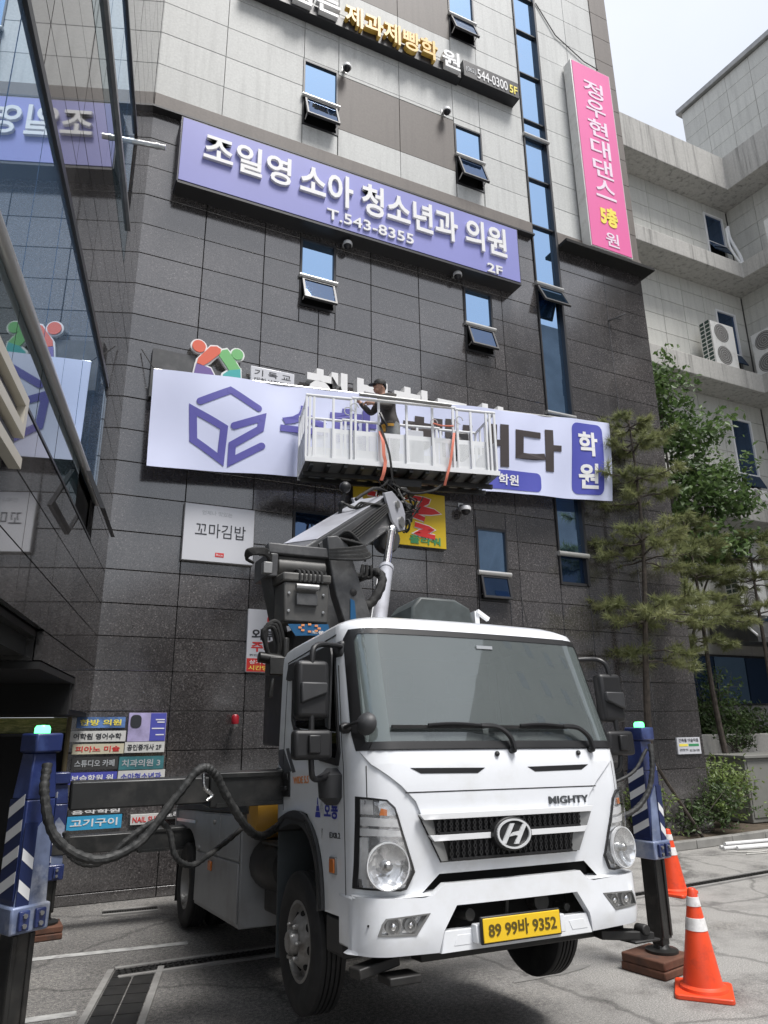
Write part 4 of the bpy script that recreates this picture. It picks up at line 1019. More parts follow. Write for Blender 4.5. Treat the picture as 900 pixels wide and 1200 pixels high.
def btext(body, u0, v0, u1, v1, mt, bold, d=.010): text('lettering', body, mt, u0, v0, u1, v1, lambda u, v, dd: bn(u, v, d+dd), 0, .003, bold, ban)
btext('수학', .222, .30, .412, .80, 'banner_purple', .035)
btext('해내다', .47, .30, .858, .82, 'banner_brown', .035)
bpatch('pill', [(.888+(.975-.888)*x, .06+(.95-.06)*y) for x, y in [(a/1.0, b/1.0) for a, b in [((p[0])/.72, p[1]/1.40) for p in round_rect(0, 0, .72, 1.40, .13)]]], 'banner_blue', .003)
btext('학', .905, .53, .958, .84, 'letter_white', .03, .014); btext('원', .905, .13, .958, .44, 'letter_white', .03, .014)
bpatch('pill', [(.45+.352*x, .035+.23*y) for x, y in [(p[0]/2.9, p[1]/.36) for p in round_rect(0, 0, 2.9, .36, .10)]], 'banner_blue', .003)
btext('학원', .690, .085, .742, .215, 'letter_white', .02, .014)
# ropes holding the banner corners
for k, (u, v, x, z) in enumerate(((0, 1, .80, 7.1), (1, 1, 9.5, 7.75))):
    mb = MB(); mb.tube([bn(u, v, .01), (x, 9.60, z)], .008, 6); setp(mb.build('banner_rope', 'rubber'), ['short dark rope at the left upper corner of the banner', 'short dark rope at the right upper corner of the banner'][k], 'rope', 'ropes tying up the banner')

# wall cameras, globe, alarm
def seccam(x, z, label, s=1):
    t = thing('security_camera', label, 'camera', (x, W, z), 0, 'small dome cameras on the facade')
    mb = MB(); mb.cyl((x, W-.01, z+.10), (x, W-.12*s, z+.06), .03*s); mb.box((x-.05, W-.012, z+.02), (x+.05, W-.002, z+.16)); mb.build('bracket', 'steel', t, world=True)
    mb = MB(); mb.lathe([(.07*s, .06), (.085*s, .03), (.085*s, -.01)], (x, W-.14*s, z), (0, 0, 1), 16); mb.build('housing', 'bar_white', t, world=True)
    mb = MB(); mb.sphere((x, W-.14*s, z-.012), .07*s, 14); mb.build('dome', 'letter_black', t, world=True)
seccam(3.90, 13.70, 'small dome camera on the pale wall beside the left upper window')
seccam(6.05, 13.62, 'small dome camera on the pale wall left of the right upper window')
seccam(3.93, 9.80, 'small dome camera under the purple sign above the left granite window')
seccam(6.12, 9.84, 'small dome camera under the purple sign above the right granite window')
seccam(6.05, 5.32, 'small dome camera below the banner beside the yellow sign', 1.1)
t = thing('alarm_beacon', 'dark red alarm beacon on a bracket on the granite wall', 'beacon', (2.38, W, 1.95))
mb = MB(); mb.cyl((2.38, W, 1.93), (2.38, 9.52, 1.93), .02); mb.lathe([(.04, 0), (.05, .01), (.05, .03), (.03, .035)], (2.38, 9.50, 1.93), (0, 0, 1), 14); mb.build('bracket', 'steel', t, world=True)
mb = MB(); mb.lathe([(.045, .037), (.05, .06), (.048, .13), (.03, .155), (.001, .16)], (2.38, 9.50, 1.93), (0, 0, 1), 16); mb.build('dome', 'alarm_red', t, world=True)
t = thing('wall_bracket', 'small black bracket on the granite right of the vertical window', 'bracket', (9.9, W, 9.9))
mb = MB(); mb.tube([(9.85, W, 9.93), (9.92, W-.12, 9.95), (10.12, W-.22, 10.05)], .018, 6); mb.tube([(9.92, W-.12, 9.95), (10.05, W-.16, 9.93)], .014, 6); mb.build('arm', 'frame_dark', t, world=True)

# ================================================================== CONES, PIPES
def cone(x, y, rz, label):
    t = thing('traffic_cone', label, 'traffic cone', (x, y, 0), rz, 'orange traffic cones beside the truck')
    mb = MB(); mb.prism(round_rect(-.20, -.20, .20, .20, .03), lambda u, v, d: (u, v, d), 0.0, .035); mb.build('base', 'cone_orange', t, bevel=.008)
    mb = MB(); r = lambda z: .142-(z-.05)*(.142-.030)/.65
    prof = [(.17, .034), (.165, .055), (.15, .062)]+[(r(z), z) for z in (.07, .2, .40, .60, .69)]+[(.024, .70), (.022, .702), (.001, .66)]
    mb.lathe(prof, n=28); mb.build('body', 'cone_orange', t)
    for z0, z1 in ((.42, .505), (.58, .645)):
        mb = MB(); mb.lathe([(r(z0)-.002, z0), (r(z0)+.003, z0+.002), (r(z1)+.003, z1-.002), (r(z1)-.002, z1)], n=28, caps=False); mb.build('reflective_band', 'reflective', t)
    return t
cone(4.71, 4.45, .75, 'nearest orange traffic cone with silver bands beside the wood block')
cone(7.05, 6.92, .3, 'orange traffic cone farther back behind the right stabiliser leg')
for k, (a, b) in enumerate((((10.05, 8.75, .03), (13.3, 8.45, .03)), ((10.1, 8.85, .03), (13.3, 8.62, .03)), ((10.25, 8.66, .03), (13.2, 8.30, .03)), ((10.15, 8.80, .08), (13.3, 8.55, .08)), ((10.3, 8.93, .035), (13.3, 8.80, .035)))):
    mb = MB(); mb.cyl(a, b, .028, n=10); setp(mb.build('plastic_pipe', 'white_pvc'), ['white plastic pipe second nearest in the pile by the kerb', 'white plastic pipe in the middle of the pile by the kerb', 'white plastic pipe nearest the yard in the pile', 'white plastic pipe resting on top of the pile by the kerb', 'white plastic pipe closest to the kerb stones'][k], 'pipe', 'white pipes lying by the kerb')
mb = MB(); mb.tube(wl([(9.95, 8.6, .01), (10.3, 8.35, .012), (10.8, 8.42, .012), (10.4, 8.25, .012), (10.0, 8.3, .012)], 0), .01, 5); setp(mb.build('loose_cord', 'planter_concrete'), 'loose pale cord lying by the white pipes', 'cord')

# ================================================================== TREES AND SHRUBS
def leafquad(vs, fs, c, size, nrm, rng, w=.5):
    n = nrm.normalized(); a = n.orthogonal().normalized(); a = Matrix.Rotation(rng.uniform(0, 6.28), 3, n) @ a; b = n.cross(a)
    k = len(vs); L = size; vs += [c-a*L*.5, c+b*L*w*.5+n*L*.06, c+a*L*.55, c-b*L*w*.5+n*L*.06]; fs.append((k, k+1, k+2, k+3))
def pine(label, base, top, whorls, seed, needle=.16, r0=.075, den=1., dead=()):
    rng = random.Random(seed); t = thing('pine_tree', label, 'tree', base, 0, 'young pine trees in the planting bed')
    B, T = Vector(base), Vector(top); H = T.z-B.z
    def axis(z):
        k = (z-B.z)/H; return B.lerp(T, k)+Vector((.06*math.sin(k*7+seed), .05*math.sin(k*5+1), 0))
    mb = MB(); pts = [axis(B.z+H*k/18) for k in range(19)]; mb.tube(pts, [r0*(1-.8*k/18) for k in range(19)], 9); mb.build('trunk', 'bark', t, world=True)
    bm = MB(); vs, fs = [], []
    for z, L, n, drop in whorls:
        for k in range(n):
            a = 6.283*k/n+rng.uniform(-.35, .35); l = L*rng.uniform(.65, 1.1); p = axis(z+rng.uniform(-.1, .1)); d = Vector((math.cos(a), math.sin(a), 0))
            pts = [p+d*l*q+Vector((0, 0, drop*l*(q*q*1.3-.5*q)+.02*math.sin(q*9+k))) for q in (0, .25, .5, .75, 1)]
            bm.tube(pts, [.018, .015, .012, .009, .005], 5)
            # side twigs carrying needle brushes
            tw = []
            for q in range(int(7*l/1.0)+3):
                s = rng.uniform(.28, 1); i = min(3, int(s*4)); o = pts[i].lerp(pts[i+1], s*4-i)
                sdv = Vector((-d.y, d.x, 0))*rng.choice((-1, 1)); dd = (d*rng.uniform(.3, 1)+sdv*rng.uniform(.2, 1)+Vector((0, 0, rng.uniform(-.1, .4)))).normalized()
                e = o+dd*rng.uniform(.16, .38)*min(1, l+.3); tw.append((o, e)); bm.tube([o, e], [.006, .003], 4)
            tw.append((pts[3], pts[4]+d*.12))
            for o, e in tw:
                dd = (e-o).normalized()
                for q in range(int(82*den)):
                    s = rng.uniform(.15, 1.0); c = o.lerp(e, s); r = Vector((rng.gauss(0, 1), rng.gauss(0, 1), rng.gauss(0, 1))).normalized()
                    nd = (dd*.75+r*.9).normalized()*needle*rng.uniform(.6, 1.15); w = nd.cross(Vector((rng.gauss(0, 1), rng.gauss(0, 1), 1))).normalized()*.0058
                    k_ = len(vs); vs += [c-w, c+w, c+nd]; fs.append((k_, k_+1, k_+2))
    bm.build('branches', 'bark', t, world=True, kind='stuff')
    c = MB(); c.add(vs, fs); c.build('crown', 'pine_needles', t, world=True, smooth=0)
    return t
pine('slender young pine with layered needle clumps in front of the granite wall', (9.36, 9.35, .08), (9.62, 9.2, 7.5),
     [(7.3, .35, 5, .2), (6.9, .55, 6, .2), (6.3, .75, 6, .1), (5.9, .8, 5, 0), (5.1, .95, 7, .12), (4.75, 1.05, 6, -.05), (3.85, 1.25, 8, .05), (3.6, 1.2, 6, -.12), (3.0, .9, 5, -.2)], 3)
pine('young pine with sparse grey green clumps in front of the white unit', (13.1, 10.9, .1), (12.6, 10.9, 6.3),
     [(6.1, .5, 6, .2), (5.5, .8, 7, .1), (5.0, 1.0, 7, 0), (4.4, .9, 7, -.05), (4.0, 1.0, 6, -.15), (3.6, .7, 5, -.2)], 8)
pine('young pine at the right picture edge above the blue shop glass', (14.6, 10.9, .1), (14.7, 10.9, 6.2),
     [(6.0, .5, 5, .2), (5.5, .8, 6, .1), (5.0, .9, 6, 0), (4.4, 1.0, 6, -.1)], 12)
t = thing('support_stake', 'dark wooden stake propping the slender pine trunk', 'stake', (10.2, 9.3, .1)); mb = MB(); mb.tube([(9.32, 9.3, 1.35), (10.25, 9.3, .1)], .028, 8); mb.build('pole', 'bark', t, world=True)
mb = MB(); mb.lathe([(.07, -.02), (.075, 0), (.07, .02)], (9.34, 9.33, 1.33), n=10); mb.build('tie', 'rubber', t, world=True)

def leafy(name, label, base, stems, clumps, mt, leaf, n, seed, cat='tree', bark='bark_grey', group=None, w=.55, r0=.06, clname='crown'):
    rng = random.Random(seed); t = thing(name, label, cat, base, 0, group); B = Vector(base)
    mb = MB()
    for pts, r in stems: mb.tube(wl(pts, 0, 0, 5), [r*(1-.8*i/((len(pts)-1)*5)) for i in range((len(pts)-1)*5+1)], 7)
    mb.build('trunk' if cat == 'tree' else 'stems', bark, t, world=True)
    tw = MB(); vs, fs = [], []; tot = sum(c[1] for c in clumps)
    for c, r, sq in clumps:
        c = Vector(c); spr = [c+Vector((rng.gauss(0, .5), rng.gauss(0, .5), rng.gauss(0, .45)*sq))*r for _ in range(max(3, int(n*r/tot/14)))]
        for s in spr:
            d = (s-c)+Vector((rng.gauss(0, .2), rng.gauss(0, .2), .12))*r; d = d.normalized() if d.length > 1e-4 else Vector((1, 0, 0)); L = r*.35+.12
            tw.tube([s-d*L*.5, s+d*L*.5], [.006, .002], 4)
            for q in range(14):
                o = s+d*L*rng.uniform(-.5, .55)+Vector((rng.gauss(0, 1), rng.gauss(0, 1), rng.gauss(0, .7)))*leaf*.75
                leafquad(vs, fs, o, leaf*rng.uniform(.6, 1.2), Vector((rng.gauss(0, .6), rng.gauss(0, .6)-.2, rng.uniform(.2, 1))), rng, w)
    tw.build('twigs', bark, t, world=True, kind='stuff'); c = MB(); c.add(vs, fs); c.build(clname, mt, t, world=True, smooth=0, kind='stuff' if 0 else None); return t
leafy('leafy_tree', 'bright leafy tree rising behind the corner of the granite building', (12.9, 11.4, .1),
      [([(12.9, 11.4, .1), (12.8, 11.45, 3), (12.95, 11.4, 6), (13.0, 11.4, 9.5)], .08), ([(12.85, 11.4, 4.4), (13.5, 11.3, 6.2), (14.6, 11.3, 7.6)], .04), ([(12.9, 11.4, 5.4), (13.7, 11.5, 7.4), (14.2, 11.4, 8.8)], .035), ([(12.9, 11.4, 3.5), (13.6, 11.3, 5.0), (14.3, 11.2, 5.8)], .035)],
      [((13.1, 11.4, 10.1), .5, 1), ((13.3, 11.4, 9.3), .75, 1), ((13.9, 11.3, 8.6), .75, .8), ((12.8, 11.5, 8.4), .7, 1), ((14.6, 11.3, 7.75), .7, .7), ((13.6, 11.3, 7.6), .9, .9), ((13.0, 11.4, 6.6), .8, .9), ((14.1, 11.2, 6.9), .8, .6), ((13.2, 11.2, 5.7), .8, .7), ((14.3, 11.2, 5.9), .7, .5), ((12.6, 11.4, 9.6), .5, 1), ((15.1, 11.3, 7.1), .45, .6)],
      'tree_leaves', .17, 7800, 21)
def shrub(label, x, y, z, rx, h, mt, leaf, n, seed):
    rng = random.Random(seed)
    st = [([(x+rng.uniform(-.1, .1), y+rng.uniform(-.1, .1), z), (x+rx*.4*math.cos(k*1.3), y+.3*math.sin(k*1.3), z+h*.5), (x+rx*.75*math.cos(k*1.3+.2), y+.5*math.sin(k*1.3), z+h*.9)], .016) for k in range(6)]
    cl = [((x+rng.uniform(-rx, rx)*.8, y+rng.uniform(-.35, .35), z+h*rng.uniform(.25, .8)), rng.uniform(.26, .42)*max(rx, h)/1.0, .8) for _ in range(9)]
    return leafy('shrub', label, (x, y, z), st, cl, mt, leaf, n, seed, 'shrub', 'bark_grey', 'shrubs around the planting bed', .5, clname='foliage')
shrub('large dark shrub behind the concrete planter wall', 13.6, 12.6, 1.2, 1.0, 1.35, 'shrub_leaves', .13, 2800, 31)
shrub('dark shrub at the picture edge behind the concrete planter wall', 15.6, 12.6, 1.2, 1.1, 1.3, 'shrub_leaves', .13, 2600, 32)
shrub('tall thin shrub rising between the two others behind the planter wall', 14.7, 12.5, 1.2, .45, 2.1, 'tree_leaves', .11, 1300, 33)
shrub('bright green shrub in front of the planter wall beside the cabinet', 11.6, 10.0, .1, .6, 1.15, 'bright_leaves', .085, 2600, 34)
shrub('low spreading shrub behind the farther cone', 10.5, 9.7, .1, .75, .8, 'shrub_leaves', .08, 3000, 35)
shrub('small shrub against the granite behind the right stabiliser', 9.2, 9.42, .1, .32, .85, 'bright_leaves', .07, 900, 36)
shrub('low green clump at the foot of the grey cabinet', 13.3, 9.75, .1, .6, .35, 'bright_leaves', .07, 900, 37)
shrub('plant growing over the planter wall above the cabinet', 14.2, 11.7, 1.3, .5, .6, 'shrub_leaves', .08, 900, 38)

# ================================================================== THE BOOM TRUCK
TR = bpy.data.objects.new('boom_truck', None); COL.objects.link(TR); TR.empty_display_size = .2
setp(TR, 'white boom lift truck raised on its stabilisers with a work basket overhead', 'truck')
TR.location = (2.545, 8.1, 0.0); TR.rotation_euler = (R(-4.3), R(.8), 0)
FO = 4.54
def P(x, b, z): return Vector((x, b-FO, z))          # x: right in picture, b: metres behind the bumper face, z: height on level ground
def lerp_tab(tab, z):
    if z <= tab[0][0]: return tab[0][1]
    for (a, p), (b, q) in zip(tab, tab[1:]):
        if z <= b:
            k = (z-a)/(b-a); return p+(q-p)*k
    return tab[-1][1]
BF = [(.40, .05), (.74, .045), (.86, .02), (1.10, .0), (1.25, .0), (1.36, .005), (1.45, .025), (2.17, .235), (2.22, .265), (2.27, .37), (2.30, .60)]
HW = [(.4, .925), (1.3, .935), (1.45, .938), (2.14, .915), (2.21, .90), (2.265, .83), (2.292, .68), (2.305, .45)]
def bf(z): return lerp_tab(BF, z)
def hw(z): return lerp_tab(HW, z)
RC = .20
def front(x, z):
    w = hw(z); t = max(0, (abs(x)-(w-RC))/RC); t = min(t, 1)
    return bf(z)+.045*(x/w)**2+RC*(1-math.sqrt(max(0, 1-t*t)))
def FN(x, z, d):      # a point d in front of the cab face
    return P(x, front(x, z)-d, z)
def side(sg): return lambda b, z, d: P(sg*(hw(z)+d-(.0 if b > bf(z)+RC+.045 else 0)), b, z)
CB = 1.52           # cab length
def zbot(b):
    if b < .62: return .60
    if b < 1.13:
        k = (1.13-b)/.51; return .60+.52*(1-k**2.4)**(1/2.4)
    k = (b-1.13)/.6; return 1.12-.16*k**1.6
# --- cab shell
cols = []
sb = [CB, 1.46, 1.39, 1.31, 1.22, 1.13, 1.04, .96, .88, .82, .77, .73, .69, .66, .64, .625, .62, .50, .40, .345]
for b in sb: cols.append(('s', -1, b))
nc = 7
for k in range(nc+1): cols.append(('f', -1+k*RC/(nc)/.955, None))
fx = [-1+.205*(1-math.cos(PI/2*k/nc)) for k in range(nc+1)]
cols = [('s', -1, b) for b in sb]+[('f', x, 0) for x in fx]+[('f', -.795+1.59*k/12, 0) for k in range(1, 12)]+[('f', -x, 0) for x in reversed(fx)]+[('s', 1, b) for b in reversed(sb)]
zr = [None, None, None, 1.20, 1.27, 1.36, 1.45, 1.6, 1.8, 2.0, 2.10, 2.17, 2.21, 2.245, 2.27, 2.288, 2.30]
mb = MB(); vs = []; fs = []; nC = len(cols)
for r, z in enumerate(zr):
    for kind, a, b in cols:
        zb = zbot(b) if kind == 's' else (.70 if abs(a) > .66 else (.805 if abs(a) < .56 else .75))
        zz = z if z is not None else zb+(1.20-zb)*(r/3)
        w = hw(zz)
        if kind == 's':
            bb = CB-(CB-b)*1.0
            f0 = bf(zz)+.045+RC
            bb = CB-(CB-b)*(CB-f0)/(CB-.345) if zz > 1.1 else b
            if zz > 2.17: bb = min(bb, CB-(zz-2.17)*1.2)
            vs.append(P(a*w, bb, zz))
        else:
            x = a*w; vs.append(P(x, front(x, zz), zz))
for r in range(len(zr)-1):
    for c in range(nC-1):
        if 6 <= r < 11 and cols[c][0] == 'f' and cols[c+1][0] == 'f' and -.80 < cols[c][1] < .79: continue      # windscreen opening
        i = r*nC+c; fs.append((i, i+1, i+nC+1, i+nC))
top = len(zr)-1
fs.append(tuple(top*nC+c for c in range(nC)))
for r in range(len(zr)-1): fs.append((r*nC, r*nC+nC, r*nC+2*nC-1, r*nC+nC-1))   # back wall
mb.add(vs, fs); mb.build('cab_body', 'truck_white', TR, smooth=38)
# black inner firewall so nothing shows through the open bottom
mb = MB(); mb.box(P(-.66, .30, .50), P(.66, 1.55, 1.15)); mb.box(P(-.88, .24, .62), P(.88, .60, .80)); mb.build('cab_floor', 'chassis_black', TR)
def FG(u, v, d): return FN(u-.035, v, d)
def mir(poly): return [(-x, z) for x, z in poly][::-1]
# --- front: centre hood panel, seams, vents
hood = [(-.46, .86), (-.60, 1.17), (-.68, 1.25), (-.83, 1.365), (-.87, 1.435), (.87, 1.435), (.83, 1.365), (.68, 1.25), (.60, 1.17), (.46, .86)]
patch(hood, lambda u, v, d: FG(u, v, .012+d), .010).build('hood_panel', 'truck_white', TR, bevel=.005)
patch([(-.66, 1.213), (.66, 1.213), (.655, 1.219), (-.655, 1.219)], lambda u, v, d: FG(u, v, .0135+d), .002).build('panel_seam', 'joint_dark', TR, smooth=0)
for sx in (-1, 1):
    v_ = [(.15, 1.335), (.62, 1.342), (.56, 1.312), (.20, 1.307)]
    v_ = v_ if sx > 0 else mir(v_)
    patch(v_, lambda u, v, d: FG(u, v, .014+d), .004).build('air_vent', 'black_plastic', TR)
    patch([(sx*.845, 1.17), (sx*.848, 1.17), (sx*.848, 1.36), (sx*.845, 1.36)], lambda u, v, d: FG(u, v, .002+d), .003).build('panel_seam', 'joint_dark', TR, smooth=0)
# --- grille
def tz(z, top=.59, bot=.46): return bot+(top-bot)*(z-.862)/(1.10-.862)
patch([(-tz(.862), .862), (-tz(1.1), 1.10), (tz(1.1), 1.10), (tz(.862), .862)], lambda u, v, d: FG(u, v, .0145+d), .004).build('grille_back', 'black_plastic', TR)
for z0, z1 in ((1.076, 1.106), (.968, .998)):
    patch([(-tz(z0)+.01, z0), (-tz(z1)+.0, z1), (tz(z1)-.0, z1), (tz(z0)-.01, z0)], lambda u, v, d: FG(u, v, .040+d), .026).build('grille_bar', 'bar_white', TR, bevel=.006)
for z0, z1 in ((.999, 1.075), (.868, .967)):
    h = (z1-z0); mb = MB(); n = 30; rows_ = 3
    for sgn in (-1, 1):
        for k in range(-4, n+5):
            x0 = -.55+1.1*k/n
            for rr in range(rows_):
                za, zb_ = z0+h*rr/rows_, z0+h*(rr+1)/rows_; s = .5 if rr % 2 == 0 else -.5
                xa, xb = x0+sgn*s*.037*.5, x0-sgn*s*.037*.5
                if max(abs(xa), abs(xb)) > tz(z0)-.04: continue
                mb.bar(FG(xa, za, .030), FG(xb, zb_, .030), .006, .010, up=(0, -1, 0))
    mb.build('grille_mesh', 'black_plastic', TR, smooth=0, kind='stuff')
    patch([(-tz(z0)+.06, z0), (-tz(z0)+.055, z0+.012), (tz(z0)-.055, z0+.012), (tz(z0)-.06, z0)], lambda u, v, d: FG(u, v, .04+d), .02).build('grille_ledge', 'black_plastic', TR)
    for sx in (-1, 1):
        c = [(sx*(tz(z0)), z0), (sx*(tz(z0)-.05), z0), (sx*(tz(z1)-.075), z1), (sx*tz(z1), z1)]
        patch(c if sx < 0 else c[::-1], lambda u, v, d: FG(u, v, .034+d-.02*min(1, max(0, (tz(v)-abs(u))/.06))), .006, step=.04).build('grille_end_cap', 'dull_steel', TR)
# emblem
lg = MB(); lg.lathe([(.001, .06), (.118, .06), (.128, .055), (.13, .0)], (0, 0, 0), (0, -1, 0), 36)
o = lg.build('emblem', 'black_plastic', TR); o.scale = (1.0, 1, .68); o.location = P(-.065, front(0, .98)-.012, .985)
def EM(u, v, d): return P(-.065+u, front(0, .98)-.075-d, .985+v)
mb = MB(); ro_ = ellipse(0, 0, .113, .077, 36); ri_ = ellipse(0, 0, .101, .067, 36)
for i in range(36): mb.prism([ro_[i], ro_[(i+1) % 36], ri_[(i+1) % 36], ri_[i]], EM, -.004, .008)
def hq(p): return [(x+.62*y, y) for x, y in p]
mb.prism(hq([(-.058, -.048), (-.030, -.048), (-.026, .052), (-.054, .052)]), EM, -.004, .0075)
mb.prism(hq([(.028, -.052), (.056, -.052), (.060, .048), (.032, .048)]), EM, -.004, .0076)
mb.prism(hq([(-.030, -.014), (-.01, .006), (.03, .012), (.03, -.012), (.012, -.008)]), EM, -.004, .0072)
mb.build('emblem_badge', 'lamp_silver', TR)
text('badge_lettering', 'MIGHTY', 'decal_dark', .285, 1.125, .59, 1.168, lambda u, v, d: FG(u-.01, v, .013+d), 0, .006, .014, TR, world=False)
# --- windscreen
ws_o = [(-.915, 1.44), (.905, 1.44), (.912, 1.53), (.885, 2.11), (.86, 2.165), (-.875, 2.165), (-.90, 2.11), (-.922, 1.53)]
ws_i = [(-.875, 1.485), (.865, 1.485), (.870, 1.55), (.845, 2.09), (.825, 2.13), (-.84, 2.13), (-.86, 2.09), (-.88, 1.55)]
patch(ws_o, lambda u, v, d: FN(u, v, .010+d), .008, [ws_i], step=.05, cuts='uv').build('windscreen_seal', 'black_plastic', TR, smooth=30)
wg = patch([(x*1.005, z) for x, z in ws_i], lambda u, v, d: FN(u, v, .006+d), .004, step=.05, cuts='uv').build('windscreen', 'windshield_glass', TR, smooth=50)
patch([(-.87, 1.442), (.87, 1.442), (.85, 1.482), (-.85, 1.482)], lambda u, v, d: FN(u, v, .022+d), .012, step=.05).build('cowl_strip', 'black_plastic', TR)
# inside of the cab
mb = MB(); mb.box(P(-.86, .30, 1.16), P(.86, 1.47, 1.19)); mb.box(P(-.86, 1.44, 1.195), P(.86, 1.47, 2.2)); mb.box(P(-.86, .48, 2.205), P(.86, 1.47, 2.215)); mb.build('cab_lining', 'grey_plastic', TR)
mb = MB(); mb.prism([(.10, 1.36), (.34, 1.45), (.46, 1.42), (.50, 1.20), (.12, 1.20)], lambda u, v, d: P(d, u, v), -.84, .84); mb.build('dashboard', 'grey_plastic', TR, bevel=.02)
for x0, x1 in ((-.78, -.36), (-.30, .10), (.22, .72)):
    mb = MB(); mb.box(P(x0, 1.12, 1.25), P(x1, 1.30, 1.86)); mb.box(P(x0+.1, 1.14, 1.87), P(x1-.1, 1.26, 2.06)); mb.build('seat_back', 'boom_grey', TR, bevel=.04)
mb = MB(); ctr = P(.45, .58, 1.55); ax = Vector((0, .35, 1)).normalized(); mb.lathe([(.205, -.014), (.222, -.008), (.222, .008), (.205, .014), (.195, 0)], ctr, ax, 30, False); mb.cyl(ctr, ctr-ax*.25, .03)
for a in (0, 2.1, 4.2): mb.bar(ctr, ctr+Vector((math.cos(a)*.2, math.sin(a)*.2, -math.sin(a)*.07)), .03, .02)
mb.build('steering_wheel', 'black_plastic', TR)
mb = MB(); mb.box(P(-.62, .26, 1.455), P(-.38, .40, 1.462)); mb.build('papers', 'panel_white', TR)
mb = MB(); mb.box(P(-.22, .30, 1.455), P(-.08, .36, 1.53)); mb.build('dash_phone_stand', 'dull_steel', TR, bevel=.01)
mb = MB(); mb.cyl(P(.03, .34, 2.08), P(.03, .40, 2.14), .012, n=8); mb.box(P(-.10, .36, 2.0), P(.16, .385, 2.07)); mb.build('inner_mirror', 'black_plastic', TR, bevel=.01)
# wiper pair
for px_, tipx, z0 in ((.02, -.74, 1.445), (.63, -.10, 1.445)):
    t_ = MB(); piv = FN(px_, z0-.015, .05)
    t_.tube(wl([piv, FN(px_-.02, z0+.06, .06), FN(px_-.09, z0+.115, .06), FN(px_-.20, z0+.125, .055)], 0, 0, 5), [.016]*15+[.012], 6)
    t_.tube([FN(px_-.20+q*(tipx-px_+.20)/10*.62, z0+.125+.01*math.sin(q*.3), .055) for q in range(11)], .009, 6)
    t_.lathe([(.022, 0), (.024, .03), (.014, .04)], piv+Vector((0, .04, 0)), (0, -1, .25), 12); wp = t_.build('wiper', 'black_plastic', TR)
    t_ = MB()
    for q in range(12):
        a, b = tipx+(px_-.16-tipx)*q/12, tipx+(px_-.16-tipx)*(q+1)/12; t_.bar(FN(a, z0+.118, .028), FN(b, z0+.118, .028), .022, .018)
    t_.build('blade', 'rubber', wp)
    mb = MB(); mb.sphere(FN(px_-.11, z0-.035, .02), .016, 8); mb.build('washer_jet', 'black_plastic', TR)
# windscreen details: dashboard items behind the glass are veiled; inner mirror stub
mb = MB(); mb.box(FN(-.05, 2.06, .013), FN(.07, 2.08, .0125)); mb.build('glass_stamp', 'decal_grey', TR, smooth=0)
# --- headlights
hl0 = [(-.958, 1.205), (-.80, 1.185), (-.745, 1.145), (-.69, 1.02), (-.60, .825), (-.655, .745), (-.70, .738), (-.958, .752)]
def hx(x): return -.922+(x+.958)*(.922-.645)/(.958-.60)
hl = [(hx(x), z) for x, z in hl0]
for sx in (-1, 1):
    poly = hl if sx < 0 else mir(hl)
    base = patch(poly, lambda u, v, d: FN(u, v, .004+d), .004, step=.03, cuts='uv').build('headlight', 'lamp_reflector', TR)
    n_ = len(poly); cx = sum(p[0] for p in poly)/n_; cz = sum(p[1] for p in poly)/n_
    inner = [(cx+(x-cx)*.93, cz+(z-cz)*.955) for x, z in poly]
    patch(poly, lambda u, v, d: FN(u, v, .02+d), .02, [inner], step=.03, cuts='uv').build('rim', 'black_plastic', base)
    c = Vector((sx*.795, 0, .862)); ctr = FN(c.x, c.z, .006); ax = Vector((sx*.22, -1, 0)).normalized()
    mb = MB(); mb.lathe([(.001, .004), (.05, .006), (.085, .016), (.108, .034)], ctr, ax, 28, False); mb.build('reflector', 'lamp_reflector', base)
    mb = MB(); mb.lathe([(.108, .02), (.109, .034), (.115, .034), (.117, .015)], ctr, ax, 28, False); mb.build('ring', 'lamp_silver', base)
    mb = MB(); mb.lathe([(.022, .0), (.024, .032), (.012, .042), (.001, .043)], ctr, ax, 12); mb.build('bulb', 'steel', base)
    def hp(pl, m_, nm, d=.012):
        q = [(sx*-x, z) for x, z in pl]; q = q if sx < 0 else q
        if sx > 0: q = [(-hx(x), z) for x, z in pl][::-1]
        else: q = [(hx(x), z) for x, z in pl]
        patch(q, lambda u, v, dd: FN(u, v, d+dd), .006, step=.03, cuts='uv').build(nm, m_, base)
    hp([(-.945, 1.06), (-.715, 1.045), (-.735, 1.085), (-.945, 1.10)], 'lamp_silver', 'divider', .014)
    hp([(-.945, 1.01), (-.70, 1.0), (-.712, 1.03), (-.945, 1.045)], 'lamp_silver', 'divider', .016)
    hp([(-.87, 1.11), (-.76, 1.10), (-.79, 1.165), (-.87, 1.175)], 'lamp_reflector', 'indicator_bowl', .010)
    hp([(-.845, 1.108), (-.80, 1.105), (-.80, 1.135), (-.835, 1.142)], 'amber', 'amber_bulb', .016)
    hp([(-.945, 1.115), (-.88, 1.112), (-.88, 1.185), (-.945, 1.19)], 'lamp_silver', 'reflector_strip', .010)
    hp([(-.945, .77), (-.90, .77), (-.905, 1.0), (-.945, 1.0)], 'lamp_silver', 'reflector_strip', .012)
    for k in range(7):
        x = -.94+.035*k; hp([(x, .758), (x+.018, .758), (x+.012, .80), (x, .80)], 'lamp_silver' if k % 2 else 'bright_chrome', 'facet', .013)
    patch(inner, lambda u, v, d: FN(u, v, .046+d), .002, step=.04, cuts='uv').build('lens', 'clear_lens', base, smooth=60)
